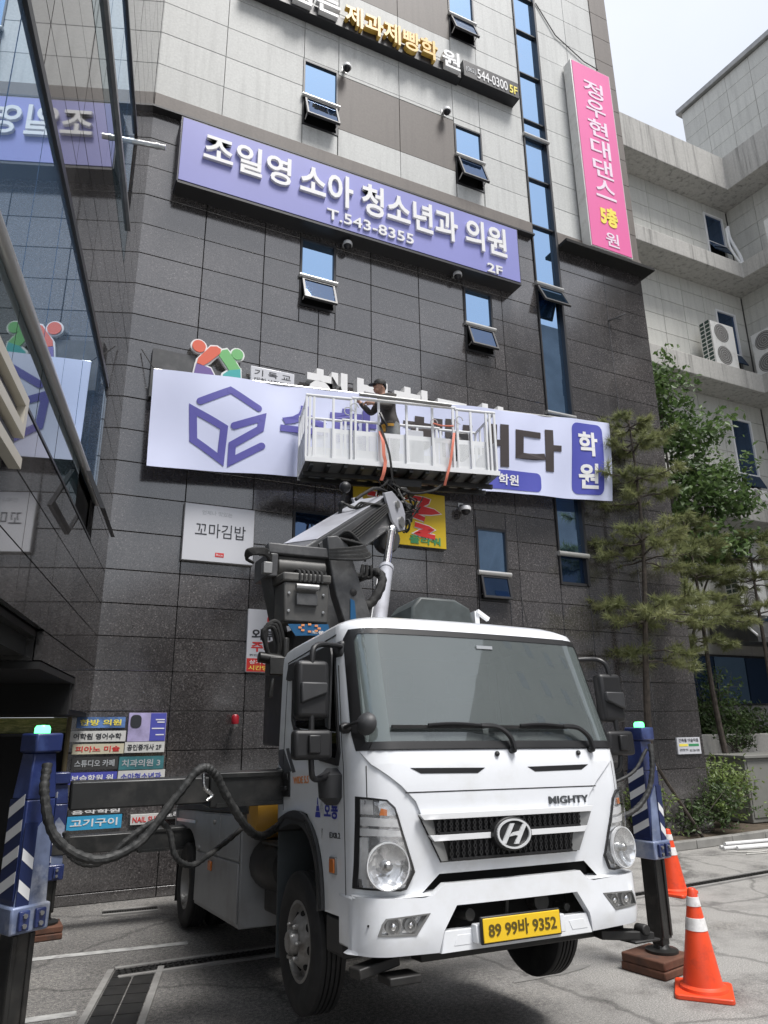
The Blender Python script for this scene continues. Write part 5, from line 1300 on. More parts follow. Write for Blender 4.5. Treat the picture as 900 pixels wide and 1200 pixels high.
# --- bumper
def bfront(x, z):
    w = .935; rc = .16; t = max(0, (abs(x)-(w-rc))/rc); t = min(1, t)
    lean = max(0, .52-z)*.25
    return -.01+.05*(x/w)**2+rc*(1-math.sqrt(max(0, 1-t*t)))+lean
def BFN(x, z, d): return P(x, bfront(x, z)-d, z)
bo = [(-.935, .47), (-.935, .69), (-.927, .72), (-.60, .703), (-.55, .715), (-.48, .762), (.42, .762), (.47, .715), (.52, .703), (.927, .72), (.935, .69), (.935, .47), (.96, .455), (.48, .445), (.455, .545), (.38, .655), (-.42, .655), (-.50, .545), (-.525, .445), (-.96, .455)]
fogL = [(-.86, .545), (-.84, .60), (-.82, .625), (-.575, .632), (-.66, .535)]
patch(bo, lambda u, v, d: BFN(u, v, d), .05, [fogL, mir(fogL)], step=.035, cuts='u').build('bumper', 'truck_white', TR, bevel=.009, smooth=40)
# rounded upper shelf of the bumper and side returns
for sx in (-1, 1):
    mb = MB(); xs = [.46, .56, .66, .76, .81, .86, .89, .91, .928, .934]
    vs = []; fs = []
    for x in xs: vs += [BFN(sx*x, .71, -.004), P(sx*min(x, .92), bfront(x, .71)+.10, .728)]
    for i in range(len(xs)-1): fs.append((2*i, 2*i+1, 2*i+3, 2*i+2))
    mb.add(vs, fs); mb.build('bumper_shelf', 'truck_white', TR)
    mb = MB(); mb.box(P(sx*.89, .20, .47), P(sx*.934, .40, .716)); mb.build('bumper_side', 'truck_white', TR, bevel=.012)
    mb = MB(); mb.box(P(sx*.78, .36, .40), P(sx*.92, .63, .598)); mb.build('cab_step', 'black_plastic', TR, bevel=.02)
# lower centre bar with the plate
patch([(-.52, .44), (-.49, .54), (.445, .54), (.475, .44)], lambda u, v, d: P(u, .012+.03*u*u-d, v), .06, step=.06).build('lower_bar', 'truck_white', TR, bevel=.008)
for sx in (-1, 1): patch([(sx*.33, .468), (sx*.44, .468), (sx*.42, .515), (sx*.31, .515)][::sx], lambda u, v, d: P(u, .010+.03*u*u-d, v), .004).build('bar_recess', 'truck_white', TR, bevel=.001)
mb = MB(); mb.box(P(-.45, .20, .46), P(.45, .30, .82)); mb.box(P(-.58, .10, .70), P(.55, .2, .86)); mb.build('opening_void', 'void', TR)
for nm_, p_, q_, r_ in (('tow_eye', P(-.33, .16, .60), P(-.33, .02, .60), .03), ('stay_rod', P(-.02, .16, .5), P(-.02, .12, .66), .012), ('horn', P(.2, .18, .61), P(.2, .1, .61), .05), ('tow_eye', P(.36, .18, .57), P(.36, .08, .57), .02)): mb = MB(); mb.cyl(p_, q_, r_); mb.build(nm_, 'tube_dark', TR)
mb = MB(); mb.box(P(-.315, -.055, .467), P(.203, -.035, .596)); mb.build('plate_holder', 'black_plastic', TR, bevel=.006)
mb = MB(); mb.box(P(-.305, -.062, .475), P(.193, -.0555, .588)); pl_ = mb.build('number_plate', 'plate_yellow', TR, bevel=.004)
text('plate_lettering', '89 99바 9352', 'plate_ink', -.275, .496, .165, .570, lambda u, v, d: P(u, -.0622-d, v), 0, .003, .02, pl_, world=False)
mb = MB(); mb.box(P(-.33, -.03, .47), P(.25, .02, .56)); mb.build('plate_bracket', 'truck_white', TR, bevel=.006)
# fog lamps
for sx in (-1, 1):
    poly = fogL if sx < 0 else mir(fogL); n_ = len(poly); cx = sum(p[0] for p in poly)/n_; cz = sum(p[1] for p in poly)/n_
    fb = patch([(cx+(x-cx)*.99, cz+(z-cz)*.99) for x, z in poly], lambda u, v, d: BFN(u, v, -.035+d), .005, step=.04).build('fog_light', 'lamp_reflector', TR)
    inn = [(cx+(x-cx)*.88, cz+(z-cz)*.82) for x, z in poly]
    patch([(cx+(x-cx)*.995, cz+(z-cz)*.995) for x, z in poly], lambda u, v, d: BFN(u, v, .003+d), .03, [inn], step=.04).build('rim', 'dull_steel', fb)
    for x, r in ((.775, .036), (.68, .028)):
        c = BFN(sx*x, .583, -.03); mb = MB(); mb.lathe([(r, -.002), (r+.006, .012), (r-.004, .014), (r-.006, .003), (.001, .003)], c, (sx*.1, -1, 0), 18, False); mb.build('bowl', 'dull_steel', fb)
        mb = MB(); mb.sphere(c+Vector((0, -.006, 0)), r*.55, 10); mb.build('bulb', 'bright_chrome', fb)
    patch(inn, lambda u, v, d: BFN(u, v, -.004+d), .002, step=.05).build('lens', 'clear_lens', fb)
    mb = MB(); mb.sphere(BFN(sx*.895, .592, .001), .007, 6); mb.build('sensor', 'black_plastic', TR)
# front under-run bar and tow hooks
mb = MB(); mb.bar(P(-.55, .25, .41), P(.86, .25, .41), .12, .07); mb.bar(P(.62, .16, .40), P(.95, .08, .37), .12, .05); mb.box(P(.78, .02, .345), P(.98, .16, .36)); mb.cyl(P(.88, .10, .41), P(.88, .02, .41), .03); mb.bar(P(-.70, .2, .41), P(-.95, .15, .38), .1, .05); mb.box(P(-.80, .05, .32), P(-.62, .2, .36)); mb.build('underrun_bar', 'chassis_black', TR, bevel=.008)

# --- cab sides
for sx in (-1, 1):
    sf = side(sx)
    win = [(.37, 1.37), (.335, 1.44), (.455, 2.04), (.50, 2.07), (1.20, 2.075), (1.26, 2.03), (1.24, 1.70), (1.18, 1.63), (.98, 1.56), (.66, 1.41)]
    w_ = patch(win, lambda b, z, d: sf(b, z, .003+d), .004, step=.06, cuts='v').build('side_window', 'cab_glass', TR, smooth=40)
    inn = [(.395, 1.41), (.37, 1.46), (.48, 2.02), (.52, 2.045), (1.18, 2.05), (1.225, 2.01), (1.21, 1.71), (1.16, 1.655), (.97, 1.59), (.65, 1.445)]
    patch(win, lambda b, z, d: sf(b, z, .012+d), .010, [inn], step=.06, cuts='v').build('window_seal', 'black_plastic', w_)
    # rain visor
    patch([(.44, 2.02), (.47, 2.09), (1.29, 2.09), (1.33, 1.99), (1.26, 1.97), (.59, 1.99), (.51, 1.60), (.45, 1.58)], lambda b, z, d: sf(b, z, .035+d), .012, step=.06, cuts='uv').build('rain_visor', 'grey_plastic', TR)
    # door seams
    for a, b in (((.30, .70), (.30, 1.38)), ((1.40, 1.12), (1.40, 2.12)), ((1.40, 2.12), (.46, 2.15)), ((.30, 1.38), (.40, 1.95))):
        L2 = Vector((b[0]-a[0], b[1]-a[1])); n2 = Vector((-L2.y, L2.x)).normalized()*.0035
        patch([(a[0]-n2.x, a[1]-n2.y), (b[0]-n2.x, b[1]-n2.y), (b[0]+n2.x, b[1]+n2.y), (a[0]+n2.x, a[1]+n2.y)], lambda b_, z, d: sf(b_, z, .0018+d), .003, step=.08, cuts='v').build('door_seam', 'joint_dark', TR, smooth=0)
    # handle
    mb = MB(); mb.box(sf(1.25, 1.205, -.004), sf(1.38, 1.365, .012)); mb.box(sf(1.27, 1.245, .012), sf(1.37, 1.275, .035)); mb.box(sf(1.26, 1.31, .012), sf(1.375, 1.355, .022)); mb.build('door_handle', 'black_plastic', TR, bevel=.008)
    # arch flare
    mb = MB(); pts = [(.62, .60)]+[(b, zbot(b)) for b in (.622, .625, .635, .65, .68, .72, .77, .84, .93, 1.03, 1.13, 1.22, 1.31, 1.39, 1.46)]
    vs = []; fs = []
    for b, z in pts:
        k = Vector((b-1.13, z-.55)); k = k.normalized()*.075 if k.length > 0 else k
        vs += [sf(b, z+.004, .004), sf(b, z+.004, .022), sf(b-k.x, z-k.y, .022), sf(b-k.x, z-k.y, -.12)]
    for i in range(len(pts)-1):
        for q in range(3): fs.append((4*i+q, 4*i+q+1, 4*i+q+5, 4*i+q+4))
    mb.add(vs, fs); mb.build('wheel_arch', 'grey_plastic', TR, smooth=45)
    mb = MB(); mb.lathe([(.50, -.0), (.50, .42)], P(sx*.96, .99, .52), (-sx, 0, 0), 28, False); 
    mb.v = [v for v in mb.v]; mb.build('arch_liner', 'chassis_black', TR) if 0 else None
    # side marker lamp
    mb = MB(); mb.box(sf(.42, .80, -.004), sf(.52, .89, .012)); o = mb.build('side_marker', 'dull_steel', TR, bevel=.008)
    mb = MB(); mb.box(sf(.425, .808, .012), sf(.495, .882, .022)); mb.build('amber_lens', 'amber', o, bevel=.006)
    # mirrors on a tube bracket
    mo = 0 if sx < 0 else -.055
    mb = MB(); mb.tube(wl([P(sx*.86, .40, 2.055), P(sx*.99, .34, 2.06), P(sx*(1.11+mo), .28, 2.04), P(sx*(1.145+mo), .26, 1.96), P(sx*(1.145+mo), .26, 1.70), P(sx*(1.145+mo), .26, 1.38), P(sx*(1.11+mo), .29, 1.30), P(sx*.97, .38, 1.33)], 0, 0, 5), .017, 10); br = mb.build('mirror_bracket', 'black_plastic', TR)
    mb = MB(); mb.box(P(sx*.86, .36, 2.0), P(sx*.93, .50, 2.10)); mb.build('bracket_foot', 'grey_plastic', br, bevel=.02)
    mb = MB(); mb.lathe([(.03, -.18), (.075, -.14), (.085, -.02), (.05, .0), (.03, .02)], P(sx*.97, .40, 1.34), (0, 0, 1), 14); mb.build('bracket_foot', 'grey_plastic', br)
    mb = MB(); mb.box(P(sx*(1.04+mo), .24, 1.62), P(sx*(1.24+mo), .33, 1.95)); mir_ = mb.build('mirror', 'black_plastic', TR, bevel=.03, seg=3)
    mb = MB(); mb.prism([(sx*(1.06+mo), 1.76), (sx*(1.06+mo), 1.82), (sx*(1.22+mo), 1.82), (sx*(1.22+mo), 1.70)], lambda u, v, d: P(u, d, v), .215, .252); mb.build('mirror_cover', 'grey_plastic', mir_, bevel=.01)
    mb = MB(); mb.box(P(sx*(1.03+mo), .22, 1.40), P(sx*(1.26+mo), .30, 1.56)); mir_ = mb.build('mirror', 'black_plastic', TR, bevel=.025, seg=3)
    mb = MB(); mb.box(P(sx*(1.11+mo), .195, 1.43), P(sx*(1.18+mo), .23, 1.53)); mb.build('clamp', 'black_plastic', mir_, bevel=.008)
# round nearside mirror in front of the windscreen pillar
mb = MB(); mb.lathe([(.03, -.02), (.032, .03), (.02, .05)], P(-.925, .25, 1.57), (-1, 0, 0), 12); mb.tube(wl([P(-.955, .25, 1.57), P(-.95, .15, 1.58), P(-.925, .09, 1.59), P(-.90, .07, 1.58)], 0, 0, 4), .012, 8); o = mb.build('round_mirror', 'black_plastic', TR)
mb = MB(); mb.lathe([(.001, .045), (.03, .04), (.056, .018), (.064, 0), (.06, -.01), (.001, -.012)], P(-.885, .08, 1.58), (-.75, -.55, .1), 20); mb.build('mirror_shell', 'grey_plastic', o)
# decals on the near side (picture left)
sf = side(-1)
def DS(u, v, d): return sf(1.68-u*1.08, v, .002+d)   # u grows towards the bumper
for q in ([(.14, 1.52), (.26, 1.52), (.42, 1.37), (.34, 1.34), (.16, 1.42)], [(.30, 1.52), (.36, 1.52), (.50, 1.36), (.44, 1.355)], [(.11, 1.40), (.15, 1.40), (.30, 1.375), (.30, 1.36), (.11, 1.365)]):
    patch(q, DS, .002, step=.05).build('door_stripe', 'decal_dark', TR, smooth=0)
text('decal_lettering', 'MIGHTY', 'letter_white', .12, 1.372, .24, 1.386, DS, .001, .0025, 0, TR, world=False)
text('decal_lettering', 'WIDE 5.5', 'decal_orange', .46, 1.285, .74, 1.33, DS, 0, .002, .015, TR, world=False)
text('decal_lettering', '호룡', 'decal_blue', .99, 1.085, 1.19, 1.19, DS, 0, .002, .02, TR, world=False)
text('decal_lettering', '(주)', 'decal_grey', .93, 1.10, .98, 1.18, DS, 0, .002, 0, TR, world=False)
text('decal_lettering', 'exelift 2600', 'decal_grey', .86, 1.045, 1.20, 1.07, DS, 0, .002, 0, TR, world=False) if 0 else None
text('decal_lettering', 'EX8.2', 'decal_dark', 1.07, .985, 1.22, 1.015, DS, 0, .002, .012, TR, world=False)
mb = MB()
for q in ([(.85, 1.09), (.93, 1.09), (.92, 1.12), (.86, 1.12)], [(.865, 1.125), (.915, 1.125), (.905, 1.155), (.875, 1.155)], [(.882, 1.16), (.898, 1.16), (.892, 1.20), (.888, 1.20)]): mb.prism(q, DS, 0, .002)
mb.build('tower_decal', 'decal_blue', TR, smooth=0)
patch([(.84, 1.03), (1.21, 1.03), (1.21, 1.23), (.84, 1.23)], lambda u, v, d: DS(u, v, d-.0012), .0006).build('decal_panel', 'truck_white', TR, smooth=0)

# --- wheels
def wheel(x, b, z, sx, w=.20, r=.385, dual=False):
    c = P(x, b, z); ax = Vector((sx, 0, 0))
    mb = MB(); h = w/2
    prof = [(.215, -h*.75), (.25, -h*.9), (.31, -h*1.0), (.355, -h*.92), (r-.006, -h*.80)]
    for k in range(5):
        y0 = -h*.72+k*h*1.44/5; y1 = y0+h*1.44/5
        prof += [(r, y0+.004), (r, y1-.008), (r-.012, y1-.006), (r-.012, y1+.001)] if k < 4 else [(r, y0+.004), (r, y1)]
    prof += [(r-.006, h*.80), (.355, h*.92), (.31, h*1.0), (.25, h*.9), (.215, h*.75)]
    mb.lathe(prof, c, ax, 48, False); ty = mb.build('wheel', 'tyre_rubber', TR, smooth=30)
    mb = MB()
    if not dual: rp_ = [(.218, h*.70), (.222, h*.80), (.205, h*.82), (.196, h*.55), (.192, h*.38), (.165, h*.42), (.135, h*.78), (.11, h*1.02), (.085, h*1.04), (.084, h*.8), (.001, h*.8)]
    else: rp_ = [(.218, h*.70), (.222, h*.80), (.205, h*.82), (.196, h*.3), (.188, -h*.3), (.16, -h*.35), (.13, -h*.5), (.10, -h*.5), (.09, h*.3), (.001, h*.35)]
    mb.lathe(rp_, c, ax, 40, False); rim = mb.build('rim', 'rim_grey', ty, smooth=40)
    if not dual:
        for k in range(8):
            a = 2*PI*k/8+.2; d = Vector((0, math.cos(a), math.sin(a))); tng = Vector((0, -math.sin(a), math.cos(a)))
            mb = MB(); o = c+ax*(h*.62)+d*.153; nrm = (ax*.86+d*.5).normalized()
            pts = [o+nrm*.004+tng*.024*math.cos(q*PI/6)+nrm.cross(tng)*.016*math.sin(q*PI/6) for q in range(12)]
            mb.add(pts+[p-nrm*.012 for p in pts], [tuple(range(12)), tuple(range(23, 11, -1))]+[(q, (q+1) % 12, 12+(q+1) % 12, 12+q) for q in range(12)]); mb.build('vent_hole', 'void', rim, smooth=0)
        for k in range(6):
            a = 2*PI*k/6; p = c+ax*h*1.02+Vector((0, math.cos(a), math.sin(a)))*.098; mb = MB(); mb.lathe([(.016, -.01), (.016, .02), (.010, .032), (.001, .033)], p, ax, 6); mb.build('wheel_nut', 'rim_grey', rim, smooth=0)
        mb = MB(); mb.lathe([(.07, 0), (.068, .05), (.055, .07), (.001, .072)], c+ax*h*.8, ax, 20); mb.build('hub', 'rim_grey', rim)
wheel(-.845, 1.08, .385, -1); wheel(.845, 1.08, .385, 1)
for sx in (-1, 1):
    wheel(sx*.875, 4.51, .385, sx, dual=True); wheel(sx*.63, 4.51, .385, sx, dual=True)
    mb = MB(); mb.cyl(P(sx*.3, 1.08, .385), P(sx*.78, 1.08, .385), .05); mb.build('axle', 'chassis_black', TR)
mb = MB(); mb.cyl(P(-.8, 4.51, .385), P(.8, 4.51, .385), .08); mb.sphere(P(0, 4.51, .385), .2); mb.build('rear_axle', 'chassis_black', TR)
# --- chassis
mb = MB()
for sx in (-1, 1): mb.box(P(sx*.34, .35, .62), P(sx*.42, 5.2, .84))
for b in (.5, 1.7, 2.6, 3.6, 4.9): mb.box(P(-.335, b, .66), P(.335, b+.1, .80))
mb.box(P(-.3, .6, .35), P(.25, 1.8, .75)); mb.box(P(-.2, 1.8, .45), P(.2, 2.3, .7)); mb.build('chassis_frame', 'chassis_black', TR)
for sx in (-1, 1):
    mb = MB(); mb.box(P(sx*.58, 1.535, .22), P(sx*.92, 1.55, 1.02)); mb.build('mud_flap', 'flap_grey', TR)
    mb = MB()
    for b0, z0, b1, z1 in ((.64, .62, .72, .92), (.72, .92, .90, 1.06), (.90, 1.06, 1.3, 1.08), (1.3, 1.08, 1.51, .99)): mb.bar(P(sx*.82, b0, z0), P(sx*.82, b1, z1), .28, .015, up=(0, -.6, 1), ext=.01)
    mb.build('inner_arch', 'chassis_black', TR)
# brake hose
mb = MB(); mb.tube(wl([P(-.82, .74, 1.02), P(-.84, .80, .9), P(-.82, .86, .74)], 0, 0, 5), .02, 8); mb.build('brake_hose', 'strap_orange', TR)
# battery, tanks behind the cab
mb = MB(); mb.box(P(-.80, 1.70, .40), P(-.45, 2.25, .86)); mb.box(P(-.85, 1.68, .861), P(-.42, 2.2, .90)); mb.build('battery_box', 'chassis_black', TR, bevel=.02)
mb = MB(); mb.lathe([(.001, -.30), (.15, -.28), (.19, -.2), (.19, .2), (.15, .28), (.001, .3)], P(-.72, 2.1, .72), (0, 1, 0), 18); mb.build('air_tank', 'chassis_black', TR)
mb = MB(); mb.lathe([(.001, -.34), (.16, -.32), (.2, -.24), (.2, .24), (.16, .32), (.001, .34)], P(-.62, 2.15, 1.10), (1, 0, 0), 20); mb.build('oil_tank', 'tank_yellow', TR)
# side body boxes, rear mudguard
for sx in (-1, 1):
    mb = MB(); mb.box(P(sx*.60, 2.38, .27), P(sx*.955, 4.03, 1.08)); bx_ = mb.build('side_box', 'box_grey', TR, bevel=.008)
    for k, (b0, z0, b1, z1) in enumerate(((2.41, .30, 4.00, .72), (2.41, .735, 3.06, 1.06), (3.08, .735, 4.00, 1.06))):
        mb = MB(); mb.box(P(sx*.956, b0, z0), P(sx*.968, b1, z1)); mb.build('box_door', 'box_grey', bx_, bevel=.005)
    for b, z in ((3.26, .76), (3.86, .76), (3.26, 1.0)): mb = MB(); mb.lathe([(.022, 0), (.022, .012), (.012, .02)], P(sx*.968, b, z), (sx, 0, 0), 12); mb.build('latch', 'dull_steel', bx_)
    mb = MB(); mb.box(P(sx*.968, 3.29, .60), P(sx*.985, 3.41, .68)); mb.build('side_marker', 'amber', bx_, bevel=.008)
    arch = [(4.035, .45), (4.035, 1.08), (5.16, 1.08), (5.16, .55), (5.04, .55)]+[(4.53+.50*math.cos(R(a)), .55+.36*math.sin(R(a))) for a in range(15, 181, 15)]
    mb = MB(); mb.prism(arch, lambda u, v, d: P(sx*d, u, v), .62, .95); mb.build('rear_mudguard', 'box_grey', TR)
    mb = MB(); mb.box(P(sx*.60, 5.03, .18), P(sx*.95, 5.05, .60)); mb.build('mud_flap', 'rubber', TR)
    mb = MB(); mb.bar(P(sx*.962, 4.11, .98), P(sx*.962, 5.1, .98), .02, .03); mb.build('trim_rail', 'steel', TR)
# deck
mb = MB(); mb.box(P(-.97, 2.2, 1.085), P(.97, 5.15, 1.15)); mb.build('deck', 'chassis_black', TR, bevel=.01)
for k in range(7): mb = MB(); mb.box(P(-.95, 2.6+.36*k, 1.151), P(.95, 2.6+.36*k+.34, 1.158)); mb.build('deck_plate', 'box_grey', TR)
mb = MB(); mb.box(P(-.97, 5.16, .55), P(.97, 5.2, 1.16)); mb.build('tail_board', 'box_grey', TR)
for sx in (-1, 1): mb = MB(); mb.box(P(sx*.75, 5.2, .75), P(sx*.92, 5.24, .92)); mb.build('tail_lamp', 'alarm_red', TR, bevel=.01)
mb = MB(); mb.box(P(-.88, 1.56, 1.0), P(.88, 1.59, 2.0)); mb.build('guard_frame', 'chassis_black', TR)

# ------------------------------------------------------------------ stabilisers (world metres; the truck parents them)
YF, YR = 5.20, 8.38
def ST(name, mb, mt, parent=TR, **k): return mb.build(name, mt, parent, world=True, **k)
for y, z0, z1, dy in ((YF, 1.40, 1.62, .26), (YR, .70, .92, .22)):
    for sx in (-1, 1):
        mb = MB(); x0, x1 = (2.52, .27) if sx < 0 else (2.54, 4.76)
        mb.box((x0, y-dy/2, z0), (x0+(x1-x0)*.62, y+dy/2, z1)); be = ST('stabiliser_beam', mb, 'beam_black', bevel=.012)
        mb = MB(); mb.box((x0+(x1-x0)*.62, y-dy/2+.025, z0+.03), (x1, y+dy/2-.025, z1-.025)); ST('inner_beam', mb, 'beam_black', be, bevel=.01)
        mb = MB(); mb.box((x0, y-dy/2-.012, z1-.03), (x0+(x1-x0)*.6, y-dy/2-.0005, z1-.005)); mb.box((x0, y-dy/2-.012, z0+.005), (x0+(x1-x0)*.6, y-dy/2-.0005, z0+.03)); ST('weld_rib', mb, 'beam_black', be)
def leg(x, y, ztop, rz, pad_z, front_leg=True):
    Rm = Matrix.Translation((x, y, 0)) @ Matrix.Rotation(rz, 4, 'Z'); w = .088
    zb = .90 if front_leg else .58
    mb = MB(); mb.box((-w, -w, zb), (w, w, zb+.62), Rm); mb.prism([(-w, -w), (w, -w), (w, w), (-w, w)], lambda u, v, d: Rm @ Vector((u*(1 if d < 1 else .78), v*(1 if d < 1 else .78), zb+.621 if d < 1 else ztop-.111)), 0, 2); lg_ = ST('stabiliser_leg', mb, 'outrigger_blue', bevel=.008)
    cw = .084; mb = MB(); mb.box((-cw, -cw-.02, ztop-.11), (cw, cw, ztop), Rm); ST('leg_cap', mb, 'outrigger_blue', lg_, bevel=.012)
    if front_leg: mb = MB(); mb.lathe([(.045, 0), (.045, .03), (.035, .045), (.001, .047)], (x, y-.02, ztop), (0, 0, 1), 14); ST('green_lamp', mb, 'green_lamp', lg_)
    mb = MB(); mb.prism([(-w-.006, zb+.06), (w+.006, zb+.06), (w*.9, zb+.42), (w*.2, zb+.50), (-w*.7, zb+.40)], lambda u, v, d: Rm @ Vector((u, d, v)), -w-.008, -w-.001); ST('worn_plate', mb, 'worn_paint', lg_)
    mb = MB(); mb.box((-w-.025, -w-.03, zb-.07), (w+.025, w+.03, zb+.07), Rm); ST('leg_collar', mb, 'worn_paint' if front_leg else 'outrigger_blue', lg_, bevel=.012)
    for k in (-1, 1):
        mb = MB(); mb.box((k*.047-.03, -w-.055, zb-.05), (k*.047+.03, -w-.031, zb+.05), Rm); bl = ST('clamp_block', mb, 'outrigger_blue', lg_, bevel=.006)
        for z in (-.025, .025): mb = MB(); mb.lathe([(.013, 0), (.013, .012)], Rm @ Vector((k*.047, -w-.055, zb+z)), Rm.to_3x3() @ Vector((0, -1, 0)), 6); ST('bolt', mb, 'dull_steel', lg_, smooth=0)
    mb = MB(); v_ = .066; mb.box((-v_, -v_, pad_z+.10), (v_, v_, zb-.0705), Rm)
    for k in (-1, 1): mb.box((k*.05-.015, -v_-.012, pad_z+.12), (k*.05+.015, -v_-.0005, zb-.08), Rm)
    ST('inner_leg', mb, 'tube_dark', lg_, bevel=.008)
    mb = MB(); mb.sphere((x, y, pad_z+.085), .045, 12); mb.lathe([(.001, 0), (.13, .0), (.13, .018), (.07, .03), (.05, .06), (.001, .06)], (x, y, pad_z+.002), (0, 0, 1), 20); ST('foot_plate', mb, 'tube_dark', lg_)
    mb = MB(); mb.box((-.05, -.05, pad_z+.05), (.05, .05, pad_z+.11), Rm); ST('foot_joint', mb, 'tube_dark', lg_, bevel=.01)
    # striped warning plates on the outer corner
    for s in (-1, 1):
        if s == 1 and x < 2.5 and not front_leg: continue
        mb = MB(); z0, z1 = zb+.10, zb+.62
        sf_ = lambda u, v, d, s=s: Rm @ (Vector((s*(w+.004+d), u, v)))
        mb.prism([(-w+.005, z0), (w-.005, z0), (w-.005, z1), (-w+.005, z1)], sf_, 0, .006); pl2 = ST('warning_plate', mb, 'stripe_navy', lg_)
        for k in range(4):
            q = z0+.04+.135*k; mb = MB(); mb.prism([(-w+.008, q+.05), (w-.008, q-.03), (w-.008, q+.03), (-w+.008, q+.11)], sf_, .0062, .0075); ST('white_stripe', mb, 'stripe_white', pl2, smooth=0)
    mb = MB(); z0, z1 = zb+.05, zb+.50; f_ = lambda u, v, d: Rm @ Vector((u, -w-.010-d, v))
    xs_ = (-w, -w*.15) if x < 2.5 else (w*.25, w)
    mb.prism([(xs_[0], z0), (xs_[1], z0), (xs_[1], z1), (xs_[0], z1)], f_, 0, .006); pl2 = ST('warning_plate', mb, 'stripe_navy', lg_)
    for k in range(2):
        q = z0+.06+.16*k; mb = MB(); mb.prism([(xs_[0]+.003, q+.04), (xs_[1]-.003, q-.02), (xs_[1]-.003, q+.04), (xs_[0]+.003, q+.10)], f_, .0062, .0075); ST('white_stripe', mb, 'stripe_white', pl2, smooth=0)
    return lg_
leg(.065, YF-.22, 1.89, R(28), .14)
leg(4.86, YF-.22, 1.88, R(10), .13)
leg(.33, YR+.02, 1.50, R(5), .12, False)
leg(4.73, YR+.02, 1.50, R(-5), .12, False)
mb = MB(); mb.box((-.02, 4.86, 1.62), (.0, 4.94, 1.70)); 
def pad(label, x, y, rz, h, s=.2):
    t = thing('wood_block', label, 'block', (x, y, 0), rz, 'wood blocks under the stabiliser feet')
    mb = MB(); mb.box((-s, -s, 0), (s, s, h*.48)); mb.build('lower_board', 'wood_block', t, bevel=.012)
    mb = MB(); mb.box((-s*.98, -s*.99, h*.485), (s*.99, s*.97, h)); mb.build('upper_board', 'wood_block', t, bevel=.012)
pad('reddish wood block under the right front stabiliser foot beside the nearest cone', 4.80, 4.99, R(12), .13)
pad('reddish wood block under the rear left stabiliser foot near the dark wall', .33, 8.40, R(4), .12, .16)
pad('wood block under the left front stabiliser foot below the picture edge', .075, 4.97, R(20), .14)
pad('wood block under the far rear stabiliser foot behind the truck', 4.73, 8.40, R(-4), .12, .16)

# hydraulic hose bundles
def hose(pts, r, name='hydraulic_hose', mt='hose', n=14, parent=TR):
    q = wl(pts, 0, 0, n); mb = MB(); mb.tube(q, [r*(1+.10*math.sin(i*2.1)+.05*math.sin(i*.7)) for i in range(len(q))], 10); return mb.build(name, mt, parent, world=True)
hose([(.11, 4.82, 1.72), (.115, 4.78, 1.55), (.20, 4.76, 1.32), (.42, 4.78, 1.19), (.66, 4.80, 1.26), (.86, 4.82, 1.50), (1.0, 4.84, 1.66), (1.10, 4.86, 1.63), (1.20, 4.9, 1.48), (1.36, 4.98, 1.28), (1.52, 5.15, 1.20), (1.75, 5.4, 1.25)], .027)
hose([(.25, 4.86, 1.34), (.30, 4.88, 1.20), (.45, 4.9, 1.15), (.62, 4.9, 1.28), (.76, 4.9, 1.36), (.85, 4.92, 1.30), (.90, 4.92, 1.15), (1.02, 5.0, 1.08), (1.2, 5.2, 1.12), (1.5, 5.6, 1.2)], .018)
hose([(1.03, 4.86, 1.63), (1.04, 4.85, 1.55), (1.09, 4.85, 1.50), (1.06, 4.85, 1.47)], .012, 'hose_hook', 'steel')
hose([(4.84, 4.83, 1.74), (4.80, 4.80, 1.55), (4.72, 4.80, 1.36), (4.55, 4.82, 1.22), (4.3, 4.9, 1.15), (3.9, 5.0, 1.1)], .022)
hose([(3.6, 5.0, 1.55), (4.2, 4.92, 1.42), (4.6, 4.86, 1.50), (4.80, 4.84, 1.70)], .014)

# ------------------------------------------------------------------ crane base (turret), boom, cylinder
mb = MB(); mb.lathe([(.42, 0), (.44, .06), (.44, .16), (.36, .20), (.36, .30)], (2.55, 6.45, 1.42), (0, 0, 1), 28); tb = ST('turntable', mb, 'chassis_black')
mb = MB(); mb.box((2.0, 6.05, 1.75), (2.72, 6.9, 2.72)); tur = ST('turret', mb, 'chassis_black', bevel=.02)
mb = MB(); mb.box((1.70, 5.90, 3.38), (2.32, 6.02, 3.475)); ST('turret_crossbar', mb, 'turret_grey', tur, bevel=.012)
mb = MB(); mb.box((1.69, 5.89, 3.17), (1.79, 6.3, 3.379)); mb.bar((1.75, 6.05, 3.2), (1.95, 6.2, 2.6), .12, .09); ST('turret_post', mb, 'turret_grey', tur, bevel=.01)
mb = MB(); pr = [(2.24, 3.58), (2.34, 3.60), (2.45, 3.52), (2.58, 3.15), (2.74, 2.70), (2.46, 2.68), (2.33, 3.05), (2.27, 3.35)]
mb.prism(pr, lambda u, v, d: (u, d, v), 5.88, 6.02); ST('turret_plate', mb, 'turret_grey', tur, bevel=.012)
mb = MB(); mb.prism([(x+.06, z) for x, z in pr], lambda u, v, d: (u, d, v), 6.45, 6.58); ST('turret_plate', mb, 'turret_grey', tur, bevel=.012)
mb = MB(); mb.lathe([(.03, -.02), (.035, 0), (.02, .01)], (2.50, 5.875, 3.08), (0, -1, 0), 12); ST('pivot_pin', mb, 'chassis_black', tur)
mb = MB(); mb.box((1.80, 5.95, 3.19), (2.26, 6.25, 3.372)); mb.cyl((1.80, 5.99, 3.28), (2.25, 5.99, 3.28), .085, n=18); ST('swivel_drum', mb, 'control_box', tur, bevel=.01)
